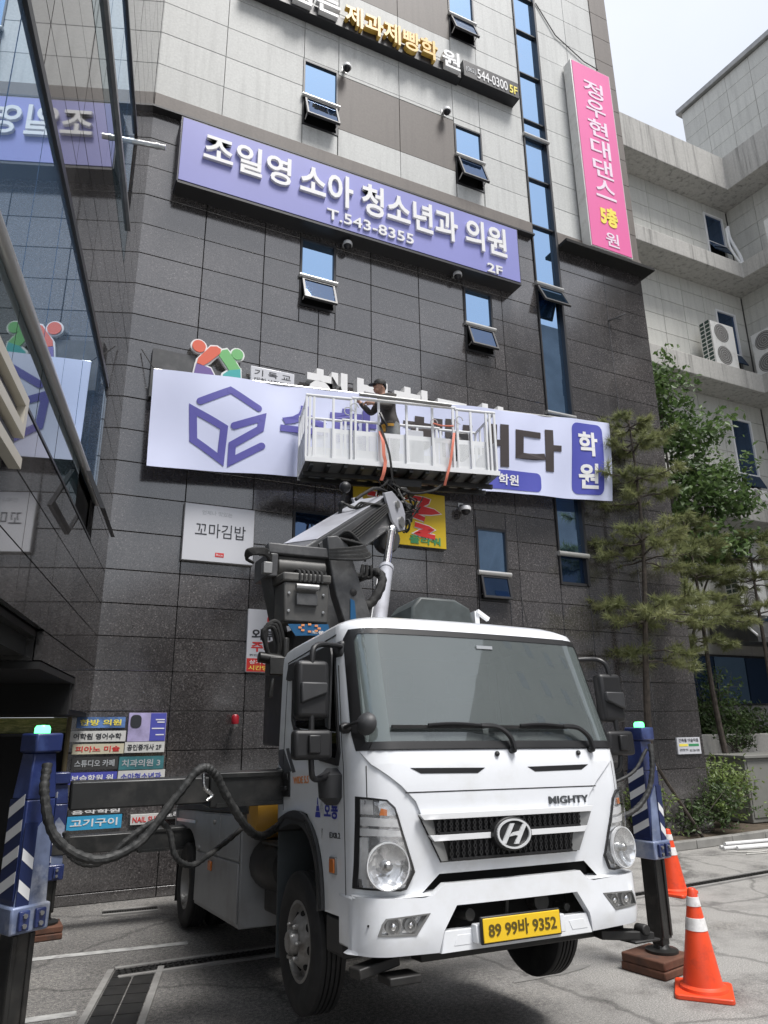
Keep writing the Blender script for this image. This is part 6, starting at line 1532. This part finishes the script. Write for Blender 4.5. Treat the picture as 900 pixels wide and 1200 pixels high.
# control box with lid
mb = MB(); mb.box((1.80, 5.72, 2.76), (2.20, 6.0, 3.10)); cb = ST('control_box', mb, 'control_box', bevel=.015)
mb = MB(); mb.box((1.78, 5.70, 3.105), (2.22, 6.02, 3.18)); ST('box_lid', mb, 'control_box', cb, bevel=.015)
mb = MB(); mb.box((1.90, 5.685, 2.90), (2.09, 5.719, 3.0)); ST('cover_plate', mb, 'turret_grey', cb, bevel=.006)
mb = MB(); mb.cyl((1.89, 5.68, 3.055), (2.09, 5.68, 3.055), .028, n=12); ST('lid_handle', mb, 'dull_steel', cb)
for x, z in ((1.84, 3.0), (2.15, 3.0), (1.84, 2.85), (2.15, 2.85)): mb = MB(); mb.lathe([(.012, 0), (.012, .012), (.001, .014)], (x, 5.72, z), (0, -1, 0), 8); ST('bolt', mb, 'steel', cb)
for k in range(6): hose([(1.92+.04*k, 5.9, 3.17), (1.92+.04*k, 5.80, 3.215), (1.93+.04*k, 5.715, 3.19), (1.93+.04*k, 5.70, 3.10)], .013, 'cable', 'rubber', 5, cb)
mb = MB(); mb.box((1.84, 5.60, 2.735), (2.20, 5.715, 2.742), Matrix.Identity(4)); 
mb = MB(); mb.prism([(1.83, 2.735), (2.19, 2.75), (2.21, 2.66), (1.90, 2.64)], lambda u, v, d: (u, 5.69+d, v), 0, .01); st_ = ST('blue_sticker', mb, 'sticker_blue', cb, smooth=0)
mb = MB()
for p in ellipse(2.02, 2.71, .085, .03, 8): mb.box((p[0]-.014, 5.684, p[1]-.008), (p[0]+.014, 5.6895, p[1]+.008))
ST('sticker_mark', mb, 'decal_orange', st_, smooth=0)
text('sticker_lettering', '호룡', 'letter_white', 2.04, 2.665, 2.15, 2.69, lambda u, v, d: Vector((u, 5.689-d, v)), 0, .002, .01, st_)
mb = MB(); mb.prism([(2.47, 2.80), (2.53, 2.80), (2.51, 3.0), (2.47, 3.02)], lambda u, v, d: (u, 5.87+d, v), 0, .006); ST('blue_sticker', mb, 'sticker_blue', tur, smooth=0)
mb = MB(); mb.box((1.96, 5.95, 2.0), (2.55, 6.2, 2.735)); ST('turret_skirt', mb, 'chassis_black', tur, bevel=.02)
# hoses round the turret
rg = random.Random(5)
for k in range(5): hose([(1.72, 5.88, 3.30+.012*k), (1.64, 5.80, 3.335+.012*k), (1.53-.01*k, 5.78, 3.325+.008*k), (1.50, 5.86, 3.30), (1.58, 5.95, 3.29)], .014, 'turret_hose', 'rubber', 6)
mb = MB(); mb.cyl((1.68, 5.84, 3.36), (1.60, 5.82, 3.35), .03, n=10); mb.box((1.64, 5.82, 3.18), (1.72, 5.9, 3.28)); ST('hose_coupling', mb, 'dull_steel', tur, bevel=.006)
for k in range(9):
    a = .012*k; hose([(2.24, 5.82, 3.36+a*.8), (2.36, 5.76, 3.35+a), (2.52, 5.74, 3.36+a*1.2), (2.64-.012*k, 5.80, 3.42+a), (2.56-.03*k, 5.95, 3.50+a), (2.46-.012*k, 6.1, 3.58+.006*k)], .015, 'turret_hose', 'rubber' if k % 3 else 'hose', 6)
for k in range(6):
    hose([(2.40+.02*k, 5.98, 3.62), (2.46+.02*k, 5.92, 3.66-.015*k), (2.54+.015*k, 5.9, 3.60-.03*k), (2.62, 5.88, 3.48-.02*k)], .012, 'turret_hose', 'rubber', 6)
hose([(2.72, 6.4, 3.30), (2.86, 6.2, 3.36), (2.90, 6.1, 3.26), (2.78, 6.05, 3.05), (2.64, 6.05, 2.95)], .045, 'turret_hose', 'rubber', 8)
for k in range(3): hose([(2.60+.05*k, 6.3, 3.35), (2.70+.06*k, 6.2, 3.30), (2.74+.04*k, 6.2, 3.42)], .018, 'turret_hose', 'rubber', 6)
# hoses low at the left of the turret
for k in range(3): hose([(1.72+.03*k, 5.75, 2.36), (1.66, 5.7, 2.52), (1.62+.015*k, 5.68, 2.66+.02*k), (1.70+.02*k, 5.68, 2.70+.02*k), (1.76+.02*k, 5.72, 2.56), (1.76, 5.75, 2.40)], .020, 'turret_hose', 'rubber', 6)
mb = MB(); mb.cyl((1.60, 5.72, 2.46), (1.95, 5.72, 2.42), .045, n=12); mb.box((1.68, 5.66, 2.32), (1.90, 5.80, 2.46)); mb.cyl((1.72, 5.7, 2.3), (1.70, 5.7, 2.14), .02, n=8); mb.cyl((1.82, 5.7, 2.62), (1.82, 5.7, 2.45), .03, n=8); ST('valve_block', mb, 'tube_dark', tur, bevel=.006)
# main boom: box section rising from the turret towards the wall
A, B = Vector((2.35, 6.75, 3.55)), Vector((3.62, 7.75, 4.48))
def boomsec(name, a, b, w, h, mt_, parent=TR):
    mb = MB(); mb.bar(a, b, w, h); return ST(name, mb, mt_, parent, bevel=.02)
bm_ = boomsec('boom', A-(B-A)*.25, B, .36, .40, 'boom_grey')
d_ = (B-A).normalized(); sdv = d_.cross(Vector((0, 0, 1))).normalized(); upv = sdv.cross(d_)
mb = MB(); mb.bar(A+upv*.203-sdv*.02, B+upv*.203-sdv*.02+d_*.02, .40, .012, up=upv); mb.bar(A-sdv*.19+upv*.05, B-sdv*.19+upv*.05, .012, .32, up=upv); ST('boom_cover', mb, 'boom_light', bm_, bevel=.004)
mb = MB(); mb.bar(A+sdv*.188+upv*.08, B+sdv*.188+upv*.08, .012, .15, up=upv); ST('boom_side_plate', mb, 'boom_grey', bm_, bevel=.004)
for k in range(5):
    hose([A+sdv*(.21+.012*k)+upv*(-.05+.035*k), A.lerp(B, .4)+sdv*(.22)+upv*(-.03+.03*k), A.lerp(B, .75)+sdv*.22+upv*(.0+.03*k), B+sdv*.22+upv*(.05+.02*k)], .011, 'boom_hose', 'rubber', 5)
mb = MB(); pts_ = [(-.16, .30), (.10, .26), (.34, .02), (.36, -.14), (.22, -.34), (.02, -.30), (-.12, -.1)]
mb.prism(pts_, lambda u, v, d: B+d_*u*.9+upv*v*.9+sdv*d, .20, .235); mb.prism(pts_, lambda u, v, d: B+d_*u*.9+upv*v*.9+sdv*d, -.235, -.20); ST('boom_head', mb, 'boom_light', bm_, bevel=.006)
mb = MB(); mb.prism([(-.1, .22), (.3, .0), (.2, -.28), (.0, -.2)], lambda u, v, d: B+d_*u*.9+upv*v*.9+sdv*d, -.18, .18); ST('boom_head_core', mb, 'chassis_black', bm_)
for v, r in ((-.18, .07), (.05, .05)): mb = MB(); mb.cyl(B+d_*.12+upv*v+sdv*.22, B+d_*.12+upv*v+sdv*.26, r, n=18); ST('pin_cap', mb, 'dull_steel', bm_)
# lift cylinder
ca, cb2 = Vector((2.80, 6.05, 2.62)), Vector((3.72, 7.55, 4.22)); cd = (cb2-ca)
mb = MB(); mb.cyl(ca, ca.lerp(cb2, .60), .075, n=18); mb.cyl(ca.lerp(cb2, .585), ca.lerp(cb2, .612), .085, n=18); lc = ST('lift_cylinder', mb, 'boom_light')
mb = MB(); mb.cyl(ca.lerp(cb2, .61), cb2, .048, n=16); mb.sphere(cb2, .075, 12); ST('piston_rod', mb, 'bright_chrome', lc)
mb = MB(); mb.cyl(ca.lerp(cb2, .03)+Vector((-.09, 0, 0)), ca.lerp(cb2, .58)+Vector((-.09, 0, 0)), .013, n=8); ST('feed_pipe', mb, 'steel', lc)
mb = MB(); mb.box((2.70, 5.92, 2.44), (2.92, 6.15, 2.62)); mb.box((2.72, 5.62, 2.46), (2.86, 5.75, 2.60)); ST('cylinder_foot', mb, 'bar_white', lc, bevel=.012)
# knuckle between boom head and basket, with hose tangle
K = Vector((4.22, 8.45, 4.86)); 
mb = MB(); mb.bar(B+d_*.1, K-Vector((.05, .1, .12)), .20, .24); kn = ST('jib_arm', mb, 'chassis_black', bevel=.02)
mb = MB(); mb.lathe([(.20, 0), (.20, .05), (.14, .07), (.14, .20), (.19, .22), (.21, .30), (.21, .36)], (4.30, 8.62, 4.86), (0, 0, 1), 22); ST('basket_rotator', mb, 'tube_dark', kn)
mb = MB(); mb.box((4.05, 8.35, 4.62), (4.45, 8.75, 4.84)); ST('valve_block', mb, 'tube_dark', kn, bevel=.02)
for k in range(22):
    c = Vector((4.05+rg.uniform(-.1, .35), 8.30+rg.uniform(-.1, .1), 4.75+rg.uniform(-.2, .25)))
    pts = [c]+[c+Vector((rg.uniform(-.18, .18), rg.uniform(-.14, .1), rg.uniform(-.18, .22))) for _ in range(4)]
    hose(pts, rg.uniform(.008, .016), 'jib_hose', rg.choice(('rubber', 'rubber', 'hose', 'dull_steel')), 5)
for k in range(8): mb = MB(); c = Vector((4.0+rg.uniform(0, .4), 8.25+rg.uniform(-.05, .1), 4.65+rg.uniform(-.1, .3))); mb.cyl(c, c+Vector((rg.uniform(-.06, .06), -.03, rg.uniform(-.08, .08))), .02, n=8); ST('fitting', mb, 'steel', kn)
mb = MB(); mb.cyl((3.90, 8.0, 4.22), (3.90, 8.12, 4.20), .15, n=20); mb.cyl((3.98, 8.2, 4.3), (4.02, 8.34, 4.28), .17, n=20); ST('hose_reel', mb, 'black_plastic', kn)
hose([(3.05, 7.1, 4.40), (3.2, 7.2, 4.52), (3.5, 7.5, 4.72), (3.9, 7.9, 4.80), (4.2, 8.3, 4.80)], .02, 'boom_hose', 'rubber', 6)
mb = MB(); mb.sphere((3.02, 7.35, 4.62), .07, 14); mb.cyl((3.02, 7.37, 4.56), (2.98, 7.42, 4.30), .022, n=8); mb.sphere((3.0, 7.40, 4.42), .05, 10); ST('ball_lamp', mb, 'black_plastic', kn)
for k in range(5): hose([(3.0, 7.35, 4.42), (3.1+.03*k, 7.3, 4.36), (3.2+.04*k, 7.3, 4.44), (3.4+.05*k, 7.45, 4.47)], .012, 'boom_hose', 'rubber', 5)

# covered winch / tool box on the cab roof
mb = MB(); mb.prism([(-.27, 0), (.29, 0), (.25, .22), (.12, .28), (-.18, .28), (-.25, .20)], lambda u, v, d: P(.10+u, d, 2.285+v), .85, 1.25); ST2 = mb.build('roof_cover', 'tarp', TR, bevel=.02)
mb = MB(); mb.box(P(.42, .9, 2.28), P(.46, 1.2, 2.50)); mb.bar(P(.44, .9, 2.50), P(.54, .9, 2.44), .03, .03); mb.build('roof_bracket', 'bar_white', TR)
mb = MB(); mb.tube([P(.72, .62, 2.22), P(.70, .66, 2.55)], .004, 4); mb.build('aerial', 'rubber', TR)

# ------------------------------------------------------------------ work basket
BR = Matrix.Translation((2.88, 8.40, 5.31)) @ Matrix.Rotation(R(-11.6), 4, 'Z')
bk = bpy.data.objects.new('basket', None); COL.objects.link(bk); bk.parent = TR
bk.matrix_parent_inverse = Matrix.Identity(4)
bk.matrix_basis = (Matrix.Translation(TR.location) @ TR.rotation_euler.to_matrix().to_4x4()).inverted() @ BR @ Matrix.Diagonal((1.03, 1, .97, 1))
LX, LY, H = 2.68, .78, 1.0
def bk_(name, mb, mt_, **k): return mb.build(name, mt_, bk, **k)
mb = MB(); mb.box((0, 0, 0), (LX, LY, .035)); bk_('floor', mb, 'dull_steel', bevel=.005)
for k in range(12): mb = MB(); x = .06+LX*k/12; mb.box((x, .02, -.055), (x+.05, LY-.02, -.001)); bk_('floor_rib', mb, 'tube_dark')
for y in (.25, .52): mb = MB(); mb.box((.0, y, -.12), (LX, y+.06, -.056)); bk_('floor_beam', mb, 'chassis_black', bevel=.006)
mb = MB(); mb.box((1.1, .15, -.22), (1.6, .65, -.121)); bk_('mount_plate', mb, 'chassis_black')
for y in (-.012, LY): mb = MB(); mb.box((-.01, y, -.01), (LX+.01, y+.012, .06)); bk_('kick_rim', mb, 'bar_white')
posts = [0, .045, .10, .36, .60, .66, .98, 1.37, 1.74, 2.04, 2.10, 2.30, 2.53, 2.585, 2.655]
for side_y in (0, LY-.03):
    for x in posts:
        h = H if .55 < x < 2.12 else H-.02
        mb = MB(); mb.box((x-.016, side_y, .036), (x+.016, side_y+.03, h)); bk_('post', mb, 'bar_white', bevel=.004)
    for a, b, z in ((.62, 2.08, H), (0.0, .60, H-.02), (2.08, 2.66, H-.02)):
        mb = MB(); mb.cyl((a-.01, side_y+.015, z+.012), (b+.01, side_y+.015, z+.012), .022, n=10); bk_('top_rail', mb, 'bar_white')
    edges_ = [0.10, .36, .61, .98, 1.37, 1.74, 2.07, 2.30, 2.56]
    for a, b in zip(edges_, edges_[1:]):
        yy = side_y+.034 if side_y == 0 else side_y-.004
        mb = MB(); mb.box((a+.018, yy-.001, .06), (b-.018, yy+.001, .11)); mb.box((a+.018, yy-.001, .45), (b-.018, yy+.001, .52)); mb.box((a+.018, yy-.001, .11), (a+.04, yy+.001, .45)); mb.box((b-.04, yy-.001, .11), (b-.018, yy+.001, .45)); bk_('lower_panel', mb, 'bar_white')
        mb = MB(); mb.box((a+.04, yy-.0008, .11), (b-.04, yy+.0008, .45)); bk_('mesh_panel', mb, 'perforated_white')
for x in (0, LX-.03):
    for y in (.2, .40, .60): mb = MB(); mb.box((x, y-.014, .036), (x+.028, y+.014, H-.03)); bk_('post', mb, 'bar_white', bevel=.004)
    for z in (H-.02, .5, .08): mb = MB(); mb.box((x, .03, z), (x+.028, LY-.03, z+.03)); bk_('end_rail', mb, 'bar_white', bevel=.004)
    mb = MB(); mb.box((x+.01, .03, .10), (x+.018, LY-.03, .50)); bk_('end_panel', mb, 'panel_white')
mb = MB(); mb.cyl((.70, -.05, H+.05), (2.0, -.05, H+.02), .028, n=12); bk_('pole', mb, 'dull_steel')
for x, z in ((.64, .85), (2.12, .80), (1.75, .72), (.55, .78)):
    mb = MB(); q = [Vector((x+.05*math.cos(a*.55), -.03, z+.06*math.sin(a*.55))) for a in range(10)]; mb.tube(q, .008, 6); bk_('hook_ring', mb, 'steel')
mb = MB(); mb.box((1.40, .06, .036), (1.62, .30, .62)); bk_('carton', mb, 'panel_white', bevel=.006)
mb = MB(); mb.box((2.16, .35, .40), (2.40, .6, .80)); mb.sphere((2.2, .33, .6), .10); bk_('control_post', mb, 'black_plastic', bevel=.03)
def hoseb(pts, r, nm, mt_, n=8): q = wl(pts, 0, 0, n); mb = MB(); mb.tube(q, r, 6); mb.build(nm, mt_, bk)
mb = MB(); 
def webb(pts, w, nm, mt_):
    q = wl(pts, 0, 0, 8); m2 = MB(); vs = []; fs = []
    for p in q: vs += [p+Vector((-w/2, 0, 0)), p+Vector((w/2, 0, 0)), p+Vector((w/2, .006, 0)), p+Vector((-w/2, .006, 0))]
    for i in range(len(q)-1):
        for k in range(4): fs.append((4*i+k, 4*i+(k+1) % 4, 4*i+4+(k+1) % 4, 4*i+4+k))
    m2.add(vs, fs); m2.build(nm, mt_, bk)
webb([(.99, -.02, .52), (1.02, -.06, .35), (1.03, -.06, .15), (1.05, -.05, .05), (1.03, -.05, -.10), (1.0, -.02, -.22)], .045, 'strap', 'strap_orange')
webb([(.99, -.02, .62), (1.03, -.05, .45), (1.09, -.07, .22), (1.12, -.07, .02), (1.15, -.03, -.22)], .03, 'strap', 'rubber')
webb([(2.04, -.02, .60), (2.0, -.06, .40), (1.95, -.06, .10), (1.9, -.05, -.10), (1.88, 0, -.22)], .035, 'strap', 'strap_orange')
hoseb([(1.74, -.02, .72), (1.85, -.05, .68), (2.03, -.03, .70)], .012, 'strap', 'strap_orange')
hoseb([(1.15, .0, -.25), (1.4, -.03, -.38), (1.7, -.02, -.32), (1.9, .1, -.15)], .018, 'basket_hose', 'rubber')
hoseb([(1.10, 0, -.2), (1.0, -.02, -.32), (.9, .1, -.3)], .016, 'basket_hose', 'rubber')
hoseb([(.99, -.03, .80), (1.03, -.06, .68), (1.08, -.05, .60)], .02, 'tool_pouch', 'black_plastic')

# ================================================================== WORKER IN THE BASKET
per = thing('person', 'worker in a black cap and dark hooded jacket standing in the work basket', 'person', (4.34, 8.82, 5.347)); per.scale = (.95, .95, .95)
def skinmesh(name, verts, edges, radii, sub=2):
    me = bpy.data.meshes.new(name); me.from_pydata(verts, edges, []); o = bpy.data.objects.new(name, me); _ts.collection.objects.link(o)
    o.modifiers.new('skin', 'SKIN'); s_ = me.skin_vertices[0].data
    for i, r in enumerate(radii): s_[i].radius = (r, r) if not isinstance(r, tuple) else r; s_[i].use_root = (i == 0)
    su = o.modifiers.new('sub', 'SUBSURF'); su.levels = sub; su.render_levels = sub
    dg = shop_graph(); m2 = bpy.data.meshes.new_from_object(o.evaluated_get(dg)); bpy.data.objects.remove(o); m2.name = name; return m2
# local: x right in picture, y away from camera, z up; standing height 1.68, facing -x and away
J = [(0, 0, .90), (-.01, .0, 1.05), (-.03, .02, 1.22), (-.06, .03, 1.36), (-.09, .04, 1.44), (-.11, .05, 1.50), (-.13, .05, 1.57), (-.135, .05, 1.62),
     (.05, -.10, .86), (.03, -.11, .48), (.05, -.11, .10), (-.06, -.13, .05),
     (-.06, .10, .86), (-.05, .11, .48), (-.02, .12, .10), (-.13, .13, .05),
     (-.04, -.15, 1.36), (-.10, -.20, 1.16), (-.30, -.13, 1.20), (-.36, -.10, 1.22),
     (-.10, .20, 1.36), (-.20, .27, 1.22), (-.35, .30, 1.37), (-.40, .31, 1.42)]
E_ = [(0, 1), (1, 2), (2, 3), (3, 4), (4, 5), (5, 6), (6, 7), (0, 8), (8, 9), (9, 10), (10, 11), (0, 12), (12, 13), (13, 14), (14, 15), (3, 16), (16, 17), (17, 18), (18, 19), (3, 20), (20, 21), (21, 22), (22, 23)]
rd = [(.15, .13), (.15, .13), (.165, .14), (.13, .12), .06, .055, .095, .07, .095, .07, .055, .05, .095, .07, .055, .05, .075, .058, .042, .03, .075, .058, .042, .03]
me = skinmesh('body', J, E_, rd)
for n_ in ('jacket', 'trousers', 'skin', 'shoe'): me.materials.append(M[n_])
for p in me.polygons:
    c = p.center
    hand = (Vector(c)-Vector(J[19])).length < .06 or (Vector(c)-Vector(J[23])).length < .06
    p.material_index = 2 if hand or c.z > 1.455 else (3 if c.z < .09 else (1 if c.z < .93 else 0)); p.use_smooth = True
obj('body', me, per)
def fingers(w, d, side_):
    w = Vector(w); d = Vector(d).normalized(); s_ = d.cross(Vector((0, 0, 1))).normalized(); dn_ = s_.cross(d)
    mb = MB(); mb.tube([w-d*.02, w+d*.03, w+d*.075], [.026, .036, .034], 10)
    for k, l in enumerate((.062, .074, .070, .055)):
        b0 = w+d*.072+s_*(.028-.019*k); mb.tube([b0, b0+d*l*.5-dn_*.008, b0+d*l*.75-dn_*.03, b0+d*l*.72-dn_*.052], [.0095, .009, .008, .006], 7)
    b0 = w+d*.02+s_*.032*side_; mb.tube([b0, b0+s_*.022*side_+d*.025-dn_*.01, b0+s_*.02*side_+d*.055-dn_*.02], [.011, .010, .007], 7)
    mb.build('hand', 'skin', per, smooth=60)
fingers(J[19], (-.9, .3, .05), 1); fingers(J[23], (-.8, .1, .5), -1)
# head features: face towards -x
mb = MB(); hc = Vector((-.145, .05, 1.60)); mb.sphere(hc, .098, 16, (1.02, .82, 1.12)); mb.sphere(hc+Vector((-.045, 0, -.06)), .06, 12, (1, .9, .9)); mb.lathe([(.012, -.02), (.016, 0), (.004, .03)], hc+Vector((-.10, 0, -.012)), (-.5, 0, 1), 8); hd = mb.build('face', 'skin', per, smooth=80)
for s in (-1, 1):
    mb = MB(); mb.sphere(hc+Vector((.01, s*.08, -.015)), .026, 10, (.8, .4, 1.2)); mb.build('ear', 'skin', per, smooth=80)
    mb = MB(); mb.sphere(hc+Vector((-.088, s*.032, .01)), .011, 8); mb.build('eye', 'letter_black', per)
mb = MB(); mb.box(hc+Vector((-.112, -.02, -.062)), hc+Vector((-.098, .02, -.056))); mb.build('mouth', 'alarm_red', per)
mb = MB(); mb.sphere(hc+Vector((.035, 0, .01)), .09, 14, (.9, .9, .95)); mb.build('hair', 'letter_black', per, smooth=80)
mb = MB(); mb.lathe([(.104, .0), (.106, .03), (.098, .075), (.07, .105), (.03, .118), (.001, .12)], hc+Vector((0, 0, .02)), (.08, 0, 1), 22, False); mb.lathe([(.012, .118), (.008, .128), (.001, .13)], hc+Vector((.01, 0, .02)), (0, 0, 1), 8)
cp = mb.build('cap', 'cap', per, smooth=60)
mb = MB(); mb.prism([(-.08, -.075), (-.15, -.062), (-.19, -.03), (-.197, 0), (-.19, .03), (-.15, .062), (-.08, .075)], lambda u, v, d: hc+Vector((u, v, .028+d+(u+.08)*.18)), 0, .008); mb.build('cap_peak', 'cap', cp)
mb = MB(); mb.lathe([(.10, -.03), (.125, 0), (.115, .03), (.085, .035)], (-.06, .045, 1.44), (-.35, 0, 1), 18, False); mb.sphere((.04, .04, 1.40), .10, 12, (.75, 1.1, .9)); mb.build('hood', 'jacket', per, smooth=70)
mb = MB(); mb.lathe([(.152, -.03), (.166, 0), (.158, .03)], (0, 0, .93), (0, 0, 1), 20, False); mb.build('jacket_hem', 'jacket', per, smooth=70)
mb = MB(); mb.lathe([(.163, -.022), (.166, .022)], (0, 0, .89), (0, 0, 1), 20, False); mb.box((-.17, -.06, .80), (-.10, .0, .90)); mb.build('tool_belt', 'tank_yellow', per, smooth=60)

bpy.data.objects.remove(_to); bpy.data.curves.remove(_tc); bpy.data.scenes.remove(_ts)
